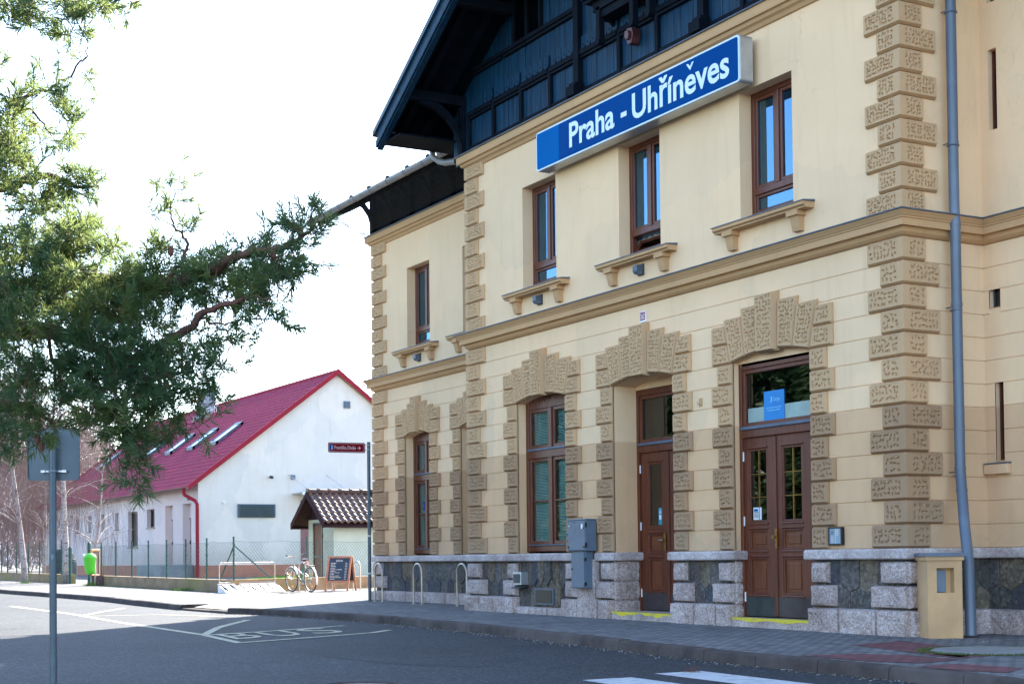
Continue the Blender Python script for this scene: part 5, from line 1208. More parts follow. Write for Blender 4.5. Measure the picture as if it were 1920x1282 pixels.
for i, (a, b, c, d) in enumerate(NICHES):
    mb = MB(); mb.box(a+.35, b-.12, WY0+.26, WY0+.31, .82, 3.0); mb.box(a+.3, b-.08, WY0+.22, WY0+.26, 3.0, 3.06)
    dr = mb.build("door", M('house_door', (.22, .13, .14), (.16, .09, .10), 4, .6), W)
    mb = MB(); mb.box(a+.58, b-.45, WY0+.235, WY0+.255, 2.2, 2.75); mb.build("door_notice", MT['white'], dr)
    mb = MB(); mb.box(a+.42, a+.48, WY0+.2, WY0+.26, 1.8, 1.95); mb.build("handle", MT['black'], dr)
for a, b, c, d, dp in WINS:
    mb = MB(); e = .07
    for (p, q_, r_, s_) in ((a, a+e, c, d), (b-e, b, c, d), (a+e, b-e, c, c+e), (a+e, b-e, d-e, d)): mb.box(p, q_, WY0+dp-.05, WY0+dp+.02, r_, s_)
    if b-a > 1: mb.box((a+b)/2-.03, (a+b)/2+.03, WY0+dp-.05, WY0+dp+.02, c+e, d-e)
    wn = mb.build("window", MT['kick'], W); mb = MB(); mb.add([(a+e, WY0+dp, c+e), (b-e, WY0+dp, c+e), (b-e, WY0+dp, d-e), (a+e, WY0+dp, d-e)], [(0, 1, 2, 3)]); mb.build("pane", MT['glassd'], wn)
    mb = MB(); mb.box(a-.05, b+.05, WY0-.06, WY0+.0, c-.06, c-.01); mb.build("sill", MT['kick'], wn)
mb = MB(); mb.box(-56.58, -56.50, 11.13, 13.02, 3.04, 3.68, 0)
for k in range(15): mb.add([(-56.49, 11.2, 3.07+k*.04), (-56.49, 12.95, 3.07+k*.04), (-56.45, 12.95, 3.062+k*.04), (-56.45, 11.2, 3.062+k*.04)], [(0, 1, 2, 3)], 1)
mb.build("louvre_grille", [M('louvre_blue', (.05, .10, .14), (.04, .08, .11), 3, .5), MT['flash']], W)
mb = MB(); mb.box(-56.58, -56.52, 16.66, 17.0, 8.5, 8.84); 
for k in range(4): mb.box(-56.52, -56.49, 16.69, 16.97, 8.54+k*.07, 8.57+k*.07)
mb.build("gable_vent", MT['cabinet'], W)
mb = MB(); mb.cyl((-56.6, 12.75, 5.0), (-56.45, 12.75, 5.0), .06, 10, 1); mb.tube([(-56.45, 12.75, 5.0), (-56.3, 12.8, 4.97)], .07, 10, 0); mb.build("security_camera", [MT['black'], MT['white']], W)
mb = MB(); mb.box(-56.58, -56.5, 13.85, 14.05, 4.9, 5.12); mb.build("wall_box", MT['cabinet'], W)
mb = MB(); mb.box(-56.58, -55.2, 13.9, 17.2, 4.17, 4.23); mb.box(-55.25, -55.19, 13.9, 17.2, 4.1, 4.24)
for y in (14.1, 16.1): mb.tube([(-56.58, y-.4, 5.15), (-55.3, y+.3, 4.25)], .015, 5)
mb.build("entrance_canopy", MT['silver'], W)
mb = MB(); mb.box(-56.59, -56.55, 14.35, 16.5, .3, 3.9); mb.build("entrance_recess", M('entrance_plum', (.28, .13, .13), (.22, .1, .1), 3, .8), W)
mb = MB(); mb.cyl((-56.6, 10.45, 3.75), (-56.5, 10.45, 3.75), .06, 10); mb.cyl((-58.0-.0, WY0-.02, 4.0), (-58.0, WY0-.12, 4.0), .11, 12, 1); mb.build("wall_lamp", [MT['white'], MT['zinc']], W)
# ------------------------------------------------------------------ tiled shed
S = thing("garden_shed", "small shed with brown tiled roof and slatted door beside the station", "shed")
sx0, sx1, sy0, sy1 = -37.0, -34.7, 7.0, 12.0; zs = 2.38; zap = 3.20
sxm = (sx0+sx1)/2
mb = MB(); wallgrid(mb, frame((0, sy0, 0), (1, 0, 0), (0, 1, 0)), sx0, sx1, .05, zs, [(-36.45, -35.75, .1, 2.2)], 0)
mb.add([(sx1, sy0, .05), (sx1, sy1, .05), (sx1, sy1, zs), (sx1, sy0, zs)], [(0, 1, 2, 3)], 1); mb.add([(sx0, sy0, .05), (sx0, sy1, .05), (sx0, sy1, zs), (sx0, sy0, zs)], [(0, 1, 2, 3)]); mb.add([(sx0, sy1, .05), (sx1, sy1, .05), (sx1, sy1, zs), (sxm, sy1, zap), (sx0, sy1, zs)], [(0, 1, 2, 3, 4)])
mb.build("wall", [M('shed_front', (.50, .50, .38), (.42, .42, .32), 2, .9), M('shed_side_pale_green', (.56, .64, .58), (.47, .55, .49), 1.5, .9)], S)
mb = MB(); mb.prism([(sx0-.02, zs), (sx1+.02, zs), (sxm, zap)], sy0-.03, sy0+.02, 0)
for i in range(14): u = sx0+i*(sx1-sx0)/14; h = zs+(zap-zs)*(1-abs(u-sxm)/(sx1-sxm)); mb.box(u-.008, u+.008, sy0-.035, sy0-.03, zs, max(h-.05, zs+.02), 1)
mb.build("gable_boarding", [MT['plum'], MT['black']], S)
osl = (zap-zs)/(sx1-sxm); ov2 = .34; yv = sy0-.5
mb = MB()      # pantiles: every tile a real lip
MT['tile'] = M('brown_pantile', (.085, .042, .032), (.045, .022, .018), 6, .38, c3=(.11, .055, .04), spec=.5)
for sg in (-1, 1):
    half = (sx1-sxm)+ov2; rows = 7; cols = 24
    for k in range(rows):
        for i in range(cols):
            a, b = half*k/rows, half*(k+1)/rows; ya, yb = yv+(sy1+.3-yv)*i/cols, yv+(sy1+.3-yv)*(i+1)/cols
            def q_(t, y, h): return (sxm+sg*t, y, zap+.12-t*osl+h)
            n = 6; vs = []
            for (t, hh) in ((a, .0), (b, .045)):
                for j in range(n+1):
                    s_ = j/n; vs.append(q_(t, ya+(yb-ya)*s_, hh+.035*math.sin(2*math.pi*s_)+.01))
            for j in range(n+1): s_ = j/n; vs.append(q_(b, ya+(yb-ya)*s_, .035*math.sin(2*math.pi*s_)-.02))
            mb.add(vs, [(j, j+1, n+1+j+1, n+1+j) for j in range(n)]+[(n+1+j, n+1+j+1, 2*n+2+j+1, 2*n+2+j) for j in range(n)])
rfs = mb.build("roof", MT['tile'], S)
mb = MB(); i = 0; y = yv
while y < sy1+.3: mb.tube([(sxm, y, zap+.14), (sxm, y+.36, zap+.14)], [.10, .085], 10); mb.tube([(sxm, y-.01, zap+.15), (sxm, y+.05, zap+.15)], .12, 10); y += .4
mb.build("ridge_tile", MT['tile'], rfs)
mb = MB()
for sg in (-1, 1):
    half = (sx1-sxm)+ov2+.02; vs = [(sxm, yv-.04, zap+.14), (sxm+sg*half, yv-.04, zap+.14-half*osl), (sxm+sg*half, yv-.04, zap-.07-half*osl), (sxm, yv-.04, zap-.07)]; vs += [(q[0], q[1]+.05, q[2]) for q in vs]
    mb.add(vs, [(0, 1, 2, 3), (4, 7, 6, 5), (0, 4, 5, 1), (3, 2, 6, 7), (1, 5, 6, 2)])
    mb.add([(sxm, yv, zap-.02), (sxm+sg*half, yv, zap-.02-half*osl), (sxm+sg*half, sy1+.3, zap-.02-half*osl), (sxm, sy1+.3, zap-.02)], [(0, 1, 2, 3)])
    xx = sxm+sg*(half); halfpipe(mb, (xx+.05, yv, zap-half*osl-.0), (xx+.05, sy1+.3, zap-half*osl-.01), .06)
mb.build("verge_boards", MT['plum'], S)
mb = MB(); mb.box(-36.45, -35.75, sy0+.02, sy0+.06, .1, 2.2)
for i in range(7): mb.box(-36.45+i*.1+.006, -36.45+(i+1)*.1-.006, sy0, sy0+.03, .12, 2.18, 1)
for (a, b, c, d) in ((-36.52, -36.45, .1, 2.26), (-35.75, -35.68, .1, 2.26), (-36.45, -35.75, 2.2, 2.26)): mb.box(a, b, sy0-.03, sy0+.05, c, d)
dr = mb.build("door", [MT['kick'], M('slatted_brown', (.20, .075, .035), (.12, .045, .025), 5, .6, stretch=(5, 5, .4))], S)
mb = MB(); mb.box(-36.45, -35.8, sy0-.02, sy0+.0, 1.05, 1.13); mb.box(-35.72, -35.62, sy0-.05, sy0-.02, 1.75, 1.85); mb.build("latch", MT['black'], dr)
# ------------------------------------------------------------------ low walls and chain-link fences
FY = .9
mb = MB()
def wallseg(p0, p1, wd, top, seg=1.5):
    p0, p1 = np.array(p0), np.array(p1); L = np.linalg.norm(p1-p0); n = int(L/seg)+1; t = (p1-p0)/L; nn = np.array([t[1], -t[0]])
    for i in range(n):
        a, b = p0+(p1-p0)*i/n, p0+(p1-p0)*(i+1)/n; vs = []
        for z0 in (-.15, top):
            for q in (a, b, b+nn*-wd, a+nn*-wd): vs.append((q[0], q[1], gz(q[0])+z0))
        mb.add(vs, [(4, 5, 6, 7), (0, 1, 5, 4), (1, 2, 6, 5), (2, 3, 7, 6), (3, 0, 4, 7)])
LW = thing("low_wall", "low mossy concrete wall carrying the green chain-link fence behind the bicycle", "wall")
CO = (-27.25, .85); SE = (-30.6, 7.6)
wallseg((-43.3, FY), CO, .22, .36); wallseg(CO, SE, .22, .37)
MT['mossy'] = M('mossy_concrete', (.36, .25, .15), (.22, .15, .085), 1.3, .92, bmp=(25, .5, .01), c3=(.22, .19, .06), stretch=(1, 1, 2))
mb.build("wall_body", MT['mossy'], LW)
mb = MB(); LW2 = thing("low_wall", "low concrete wall left of the gap, below the fence in front of the birches", "wall"); wallseg((-62, FY-.05), (-46.6, FY), .22, .36); mb.build("wall_body", MT['mossy'], LW2)
MT['green'] = M('green_fence_paint', (.012, .085, .075), (.01, .06, .055), 6, .45)
MT['wire'] = M('green_wire', (.04, .12, .105), (.03, .09, .08), 9, .7, spec=.1)
def ribbon(mb, a, b, wd):
    a, b = Vector(a), Vector(b); v = (b-a).normalized(); s = v.cross(Vector((fw[0], fw[1], 0))).normalized()*wd/2
    mb.add([a-s, a+s, b+s, b-s], [(0, 1, 2, 3)])
def chain(name, label, p0, p1, base, h, sp, posts, grp, hole=None, braces=(), ph=1.18):
    F_ = thing(name, label, "fence", group=grp); p0, p1 = Vector((*p0, 0)), Vector((*p1, 0)); L = (p1-p0).length; t = (p1-p0)/L
    def Q(s, z):
        p = p0+t*s; return (p.x, p.y, gz(p.x)+base+z)
    def sag(s): return h-.03*math.sin(math.pi*((s/2.0) % 1))
    mb = MB(); s = -h
    while s < L:
        for sg in (1, -1):
            pts = []
            k = 6
            for j in range(k):
                za, zb = .04+(h-.06)*j/k, .04+(h-.06)*(j+1)/k; sa = s+za if sg > 0 else s+h-za; sb = s+zb if sg > 0 else s+h-zb
                if sa < 0 or sb < 0 or sa > L or sb > L: continue
                if hole and hole(sa, za, h): continue
                def wv(s_, z_): return Q(s_, min(z_, sag(s_)))
                ribbon(mb, wv(sa, za), wv(sb, zb), .0042)
        s += sp
    for z in (.05, None):
        n = int(L/.4)
        for i in range(n):
            a, b = L*i/n, L*(i+1)/n
            mb.tube([Q(a, z or sag(a)), Q(b, z or sag(b))], .004, 3, 0, False)
    mb.build("wire_mesh", MT['wire'], F_)
    for s in posts:
        mb = MB(); mb.tube([Q(s, -.02), Q(s, ph)], .027, 8); mb.tube([Q(s, ph), Q(s, ph+.02)], .032, 8)
        for z in (.1, .4, .7, 1.0):
            q = Q(s, z); mb.box(q[0]-.035, q[0]+.035, q[1]-.035, q[1]+.035, q[2]-.012, q[2]+.012)
        mb.build("post", MT['green'], F_)
    for (sa, za, sb, zb) in braces:
        mb = MB(); mb.tube([Q(sa, za), Q(sb, zb)], .02, 6); mb.build("brace", MT['green'], F_)
    return F_, Q
PX = [-29.79, -31.83, -33.85, -35.91, -37.92, -40.01, -42.02]
chain("chain_link_fence", "green chain-link fence on low wall in front of the white house's street wall", (-27.25, FY+.06), (-43.3, FY+.06), .36, 1.08, .13, [-27.25-x for x in PX], "green chain-link fences", braces=[(0.05, 1.0, 1.3, .02)])
LE = math.dist(CO, SE)
def hole(s, z, h): return 1.3 < s < 2.25 and z > .30+.5*abs(s-1.8)
chain("chain_link_fence", "green chain-link fence with torn sagging mesh behind the bicycle and chalkboard", (CO[0], CO[1]+.05), SE, .37, 1.08, .13, [0.02, 3.05, 6.25], "green chain-link fences", hole, braces=[(0.05, .95, 1.5, .02)])
chain("chain_link_fence", "green chain-link fence in front of the bare birches, left of the gap", (-46.6, FY), (-62, FY-.05), .36, 1.2, .14, [1.4, 5.4, 7.5, 10, 12, 13.4, 15], "green chain-link fences", ph=1.35)
mb = MB(); mb.tube([(-46.5, FY-.02, .0), (-46.5, FY-.02, 1.55)], .065, 12); mb.tube([(-46.5, FY-.02, 1.55), (-46.5, FY-.02, 1.6)], [.065, .03], 12); tag(mb.build("gate_post", MT['green']), "thick green gate post at the left side of the gap in the fence", "gate post", "green gate posts")
mb = MB(); mb.tube([(-43.5, FY-.02, .0), (-43.5, FY-.02, 1.68)], .065, 12); mb.tube([(-43.5, FY-.02, 1.68), (-43.5, FY-.02, 1.73)], [.065, .03], 12); tag(mb.build("gate_post", MT['green']), "thick green gate post just behind the bright green litter bin", "gate post", "green gate posts")
# ------------------------------------------------------------------ street furniture
MT['hoop'] = M('stainless_tube', (.52, .46, .40), (.40, .36, .33), 6, .38, metal=.75)
def hoop(p, rz, label, h=.84, w_=.42):
    mb = MB(); r = w_/2; pts = [(-r, 0, 0), (-r, 0, h-r)]+[(-r*math.cos(math.pi*k/14), 0, h-r+r*math.sin(math.pi*k/14)) for k in range(1, 14)]+[(r, 0, h-r), (r, 0, 0)]
    mb.tube(pts, .021, 10); mb.cyl((-r, 0, -.0), (-r, 0, .008), .05, 12); mb.cyl((r, 0, -.0), (r, 0, .008), .05, 12)
    o = smooth_by_angle(mb.build("bicycle_hoop", MT['hoop'])); o.location = (p[0], p[1], gz(p[0])); o.rotation_euler = (0, 0, rz)
    tag(o, label, "bicycle stand", "steel bicycle hoops"); return o
def mid(x0, x1, Y): a, b = onY(x0, 1127, Y), onY(x1, 1127, Y); return ((a[0]+b[0])/2, Y)
hoop(mid(702.5, 717.5, .72), 0, "steel bicycle hoop right beside the street name post", w_=.40)
hoop(mid(775.5, 791.5, .72), 0, "steel bicycle hoop in front of the wing's first tall window", w_=.40)
hoop(mid(857, 876, .72), 0, "steel bicycle hoop nearest the projecting main block of the station", w_=.42)
pb = gp(567, 1109); hoop(pb, R(12), "steel bicycle hoop the parked bicycle leans against", .84, .32)
ph_ = gp(617.5, 1107); hoop(ph_, R(12), "steel bicycle hoop mostly hidden behind the chalkboard", .82, .32)
ph_ = gp(669, 1106); hoop(ph_, R(12), "steel bicycle hoop standing alone right of the chalkboard", .84, .35)
# street name post
psn = gp(693.5, 1127); t = thing("street_name_sign", "dark red street name sign with white arrow on a grey post at the station corner", "street sign", (psn[0], psn[1], gz(psn[0])), math.atan2(rt[1], rt[0]))
MT['post'] = M('blue_grey_galvanised', (.085, .115, .145), (.06, .085, .11), 5, .45, metal=.35, obj=True)
mb = MB(); mb.tube([(0, 0, 0), (0, 0, 3.53)], .038, 14); smooth_by_angle(mb.build("post", MT['post'], t)); 
TST = frame((0, 0, 0), (1, 0, 0), (0, 1, 0)); SGR = lambda u, d, z: (u, d-.0, z-(u+.88)*.03+0.0)
mb = MB(); mb.prism(rrect(-.90, -.075, 3.31, 3.535, .035), -.02, .0, 0, SGR); sb_ = mb.build("sign_plate", M('sign_dark_red', (.16, .001, .006), (.14, .001, .006), 2, .6, spec=.1), t)
mb = MB(); P0_, P1_ = rrect(-.885, -.09, 3.325, 3.52, .03), rrect(-.875, -.10, 3.335, 3.51, .024); n = len(P0_)
mb.add([SGR(u, -.0215, z) for u, z in P0_]+[SGR(u, -.0215, z) for u, z in P1_], [(i, (i+1) % n, n+(i+1) % n, n+i) for i in range(n)])
text(mb, "Františka Diviše", lambda u, d, z: SGR(u, d, z), -.755, -.285, 3.385, .075, -.0225, 0, .012)
mb.prism([(-.245, 3.412), (-.185, 3.412), (-.185, 3.424), (-.245, 3.424)], -.023, -.0205, 0, SGR)
for sg in (1, -1): mb.prism([(-.172, 3.418), (-.205, 3.418+sg*.036), (-.218, 3.418+sg*.03), (-.19, 3.418)], -.023, -.0205, 0, SGR)
mb.prism([(-.832, 3.38), (-.81, 3.43), (-.788, 3.38)], -.0245, -.0225, 0, SGR); mb.prism([(-.823, 3.42), (-.797, 3.42), (-.802, 3.455), (-.818, 3.455)], -.0245, -.0225, 0, SGR); mb.prism([(-.81+.011*math.cos(k), 3.467+.011*math.sin(k)) for k in range(6)], -.0245, -.0225, 0, SGR)
mb.build("sign_lettering", M('sign_pinkish_white', (.5, .33, .34), None, 2, .4), sb_)
mb = MB(); mb.prism(rrect(-.862, -.775, 3.365, 3.485, .012), -.0222, -.0205, 0, SGR); mb.build("pictogram_field", MT['signblue'], sb_)
mb = MB()
for z in (3.36, 3.46): mb.tube([(-.08, -.01, z), (-.03, -.01, z)], .008, 6); mb.tube([(.046*math.cos(q), .046*math.sin(q), z) for q in [k*math.pi/7 for k in range(15)]], .009, 5)
for z in (1.45, .62): mb.tube([(0, 0, z-.02), (0, 0, z+.02)], .0395, 14, 1)
mb.build("clamp", [MT['silver'], M('pale_sticker', (.5, .52, .52), None, 4, .6)], t)
# road sign seen from behind, at the left edge
pd = CAM+ray(99.5, 1100)/(ray(99.5, 1100)@fw)*12.9; t = thing("road_sign", "grey back of a square road sign on a blue-grey post at the left edge", "road sign", (pd[0], pd[1], -.12), math.atan2(rt[1], rt[0]))
hz = lambda y: CAM[2]+(1053.3-y)/F*12.9+.12
mb = MB(); mb.tube([(0, 0, 0), (0, 0, hz(812))], .0305, 20); mb.tube([(0, 0, 0), (0, 0, .05)], .05, 16); smooth_by_angle(mb.build("post", MT['post'], t))
u0, u1 = -51*12.9/F, 47*12.9/F
mb = MB(); mb.prism(rrect(u0, u1, hz(900), hz(801), .03), -.060, -.053, 0, frame((0, 0, 0), (1, 0, 0), (0, 1, 0)))
P0_, P1_ = rrect(u0, u1, hz(900), hz(801), .03), rrect(u0+.006, u1-.006, hz(900)+.006, hz(801)-.006, .026); n = len(P0_)
for i in range(n):
    j = (i+1) % n; mb.add([(P0_[i][0], -.055, P0_[i][1]), (P0_[j][0], -.055, P0_[j][1]), (P0_[j][0], -.040, P0_[j][1]), (P0_[i][0], -.040, P0_[i][1]), (P1_[i][0], -.040, P1_[i][1]), (P1_[j][0], -.040, P1_[j][1])], [(0, 1, 2, 3), (3, 2, 5, 4)])
o = mb.build("sign_plate", M('grey_sign_back', (.095, .125, .15), (.075, .105, .13), 4, .5, metal=.3, obj=True), t); 
for p in o.data.vertices: p.co.y = -p.co.y   # plate stands on the far side of the post
mb = MB(); z = hz(883); mb.box(-.105, .105, .028, .042, z-.007, z+.007); mb.tube([(.034*math.cos(q), .034*math.sin(q), z) for q in [k*math.pi/8 for k in range(17)]], .005, 6)
for s_ in (-1, 1): mb.box(s_*.09-.018, s_*.09+.018, .018, .04, z-.01, z+.01)
mb.build("clamp", MT['silver'], t)
z = hz(1044); mb = MB(); n = 8
for i in range(n):
    a0, a1 = -1.9+i*.1, -1.9+(i+1)*.1; r_ = .0312
    f_ = lambda a: -.035*max(0, 1-abs((a+1.5)/.4))
    zb0, zb1 = z-.028+.022*abs((i-4)/4.), z-.028+.022*abs((i+1-4)/4.)
    mb.add([(r_*math.cos(a0), r_*math.sin(a0), zb0), (r_*math.cos(a1), r_*math.sin(a1), zb1), (r_*math.cos(a1), r_*math.sin(a1), z+.022), (r_*math.cos(a0), r_*math.sin(a0), z+.022)], [(0, 1, 2, 3)])
mb.build("shield_sticker", M('sticker_grey_green', (.18, .26, .27), (.08, .13, .15), 160, .5), t)
# litter bin
pbn = gp(170, 1098); t = thing("litter_bin", "bright lime green litter bin on a short post beside the fence gap", "litter bin", (pbn[0]+.1, pbn[1]-.05, gz(pbn[0])), R(20))
mb = MB(); s_ = []; K = 20
def ring_(z, a, b, oy=0): return [(a*math.copysign(abs(math.cos(q))**.6, math.cos(q)), oy+b*math.copysign(abs(math.sin(q))**.6, math.sin(q)), z) for q in [2*math.pi*k/K for k in range(K)]]
prof = [(.42, .10, .08), (.46, .15, .12), (.56, .175, .145), (.80, .20, .165), (.98, .215, .175), (1.00, .225, .185), (1.03, .225, .185), (1.06, .215, .175), (1.13, .16, .13), (1.17, .08, .06)]
vs = [p for z, a, b in prof for p in ring_(z, a, b)]; fs = [(i*K+j, i*K+(j+1) % K, (i+1)*K+(j+1) % K, (i+1)*K+j) for i in range(len(prof)-1) for j in range(K)]+[tuple(range(K)), tuple((len(prof)-1)*K+j for j in range(K))]
mb.add(vs, fs); smooth_by_angle(mb.build("bin_body", M('lime_plastic', (.10, .62, .03), (.08, .5, .03), 3, .35, obj=True), t), 50)
mb = MB(); mb.tube([(.0, .22, 0), (0, .22, 1.02)], .03, 10); mb.build("post", MT['hoop'], t)
mb = MB(); mb.tube([(-.12, -.13, 1.07), (-.16, -.18, 1.10)], .06, 10); mb.box(-.2, -.08, -.16, -.1, 1.0, 1.06, 1); mb.build("rubbish_on_lid", [MT['white'], M('rubbish_red', (.3, .05, .08), None, 3, .5)], t)
# small framed board on the fence behind the bin
t = thing("notice_board", "small wooden framed notice board leaning against fence behind the litter bin", "notice board", (onY(180, 1060, .75)[0], .72, .0), R(-38))
mb = MB()
for (a, b, c, d) in ((-.36, -.29, .45, 1.45), (.29, .36, .45, 1.45), (-.29, .29, .45, .53), (-.29, .29, 1.37, 1.45)): mb.box(a, b, -.03, .03, c, d)
bevel(mb.build("board_frame", M('orange_wood', (.52, .22, .07), (.4, .16, .05), 6, .6, obj=True), t), .008, 1)
mb = MB(); mb.box(-.29, .29, -.01, .01, .53, 1.37); 
for (x, z) in ((-.12, 1.2), (.1, 1.22), (-.1, .95), (.12, .9), (0, .66)): mb.box(x-.08, x+.08, -.014, -.01, z-.08, z+.08, 1)
mb.box(-.34, -.30, .02, .45, .0, .5, 0); mb.box(.30, .34, .02, .45, .0, .5, 0)
mb.build("board_panel", [M('purple_brown_panel', (.12, .06, .07), None, 5, .6), MT['white']], t)
# chalkboard (A-frame)
pa = gp(642, 1107); t = thing("chalkboard", "wooden A-frame chalkboard with handwritten white coffee menu standing on the pavement", "menu board", (pa[0]+.12, pa[1]-.1, gz(pa[0])), math.atan2(rt[1], rt[0])+R(-14))
tl = R(11)
MT['boardwood'] = M('reddish_board_wood', (.40, .17, .09), (.28, .11, .06), 8, .5, obj=True)
def TA(sg): return lambda u, d, z: (u, sg*(-.02-.36+ (z)*math.tan(tl)*1.9 if False else -(.36-z*.36/1.03))+sg*-d*1.0 if False else sg*(-(.36-z*.33/1.0)+d), z)
for sg, nm in ((1, "front_leaf"), (-1, "rear_leaf")):
    T_ = TA(sg); mb = MB()
    for (a, b, c, d) in ((-.36, -.305, .0, 1.0), (.305, .36, .0, 1.0), (-.305, .305, .945, 1.0), (-.305, .305, .25, .30)): mb.box(a, b, -.018, .018, c, d, 0, T_)
    lf = bevel(mb.build(nm, MT['boardwood'], t), .004, 1)
    mb = MB(); mb.box(-.305, .305, -.004, .008, .30, .945, 0, T_); mb.build("slate", MT['board'] if 'board' in MT else MT.setdefault('board', M('navy_chalkboard', (.008, .022, .05), (.012, .03, .06), 4, .5, obj=True)), lf)
    if sg == 1:
        mb = MB(); text(mb, "KÁVA", T_, -.10, .10, .84, .055, -.008, 0, .012)
        for k in range(11):
            z = .795-k*.045; u = -.25; n = random.choice([1, 2]); 
            for _ in range(n):
                l = random.uniform(.10, .16); uu = u
                while uu < u+l: mb.box(uu, uu+.012, -.008, -.006, z-.009+random.uniform(-.003, .003), z+.006+random.uniform(-.002, .006), 0, T_); uu += .018
                u += l+.03
            for q_2 in (.19, .21, .235): mb.box(q_2, q_2+.014, -.008, -.006, z-.008, z+.008, 0, T_)
        mb.build("chalk_writing", M('chalk', (.6, .62, .6), None, 3, .9), lf)
# bike rack frame with slanted slats
t = thing("advertising_bike_rack", "white slanted bicycle rack with tubular frame standing against the low wall", "bicycle rack")
A_ = np.array([-26.78, .60, 0]); B_ = A_+np.array([-.444, .896, 0])*2.15
ux = (B_-A_)/np.linalg.norm(B_-A_); LL = np.linalg.norm(B_-A_); vx = np.array([.896, .444, 0])
TR_ = lambda u, d, z: tuple(A_+ux*u-vx*d+np.array([0, 0, gz(A_[0])+z]))
mb = MB(); n = 6; st = LL/n
for i in range(n):
    a, b = i*st+.01, (i+1)*st-.10
    vs = [TR_(a+.13, .0, .03), TR_(b+.13, .0, .03), TR_(b, .30, .27), TR_(a, .30, .27)]; vs += [(q[0], q[1], q[2]-.025) for q in vs]; mb.add(vs, [(0, 1, 2, 3), (4, 7, 6, 5), (0, 4, 5, 1), (1, 5, 6, 2), (2, 6, 7, 3), (3, 7, 4, 0)])
mb.box(0, LL+.1, -.03, .03, 0, .03, 0, TR_); mb.box(-.1, LL, .27, .33, .24, .27, 0, TR_)
mb.prism([(-.05, .0), (.33, .0), (.33, .25)], -.08, -.02, 0, lambda u, d, z: TR_(d, u, z)); mb.prism([(-.05, .0), (.33, .0), (.33, .25)], LL+.02, LL+.08, 0, lambda u, d, z: TR_(d, u, z))
mb.build("slanted_slats", MT['white'], t)
mb = MB(); mb.prism([(-.02, .004), (.30, .004), (.30, .20), (-.02, .01)], 0, LL, 0, lambda u, d, z: TR_(d, u, z)); mb.build("slat_shade_plate", MT['black'], t)  # black plate stands in for the shade under and between the slats
mb = MB(); mb.tube([TR_(-.05, .3, 0), TR_(-.05, .3, .78), TR_(0, .3, .84), TR_(LL-.05, .3, .84), TR_(LL, .3, .78), TR_(LL, .3, .0)], .016, 8); mb.tube([TR_(-.05, .3, .30), TR_(LL, .3, .30)], .010, 6); mb.tube([TR_(-.02, .3, .80), TR_(LL-.02, .3, .80)], .012, 6); mb.build("tubular_frame", MT['hoop'], t)
# dark ribbed container
cx_ = onY(101, 1055, 2.2)[0]
t = thing("ribbed_container", "dark ribbed recycling container behind the fence beside birch trunks", "container", (cx_, 2.6, gz(cx_)), R(25)); mb = MB(); K = 24; prof = []
for i in range(15):
    z = .12+i*.085; r_ = .62*math.sin(math.acos(max(-1, min(1, (z-.55)/.85)))) if z > .55 else .62; prof += [(z, r_*1.0), (z+.055, r_*1.0), (z+.06, r_*.96), (z+.08, r_*.96)]
vs = [(r_*math.cos(2*math.pi*k/K), r_*math.sin(2*math.pi*k/K), z) for z, r_ in prof for k in range(K)]; mb.add(vs, [(i*K+j, i*K+(j+1) % K, (i+1)*K+(j+1) % K, (i+1)*K+j) for i in range(len(prof)-1) for j in range(K)]+[tuple(range(K)), tuple((len(prof)-1)*K+j for j in range(K))])
mb.build("body", M('dark_teal_plastic', (.015, .035, .045), (.03, .06, .07), 4, .45), t)
mb = MB()
for q in (0, 1.57, 3.14, 4.71): mb.box(.4*math.cos(q)-.06, .4*math.cos(q)+.06, .4*math.sin(q)-.06, .4*math.sin(q)+.06, 0, .13)
mb.build("foot", MT['black'], t)
# ------------------------------------------------------------------ bicycle
pc = gp(573, 1109); BK = thing("bicycle", "old green and white bicycle with chrome mudguards leaning by the steel hoop", "bicycle", (pc[0], pc[1]-.12, gz(pc[0])), R(180+8))
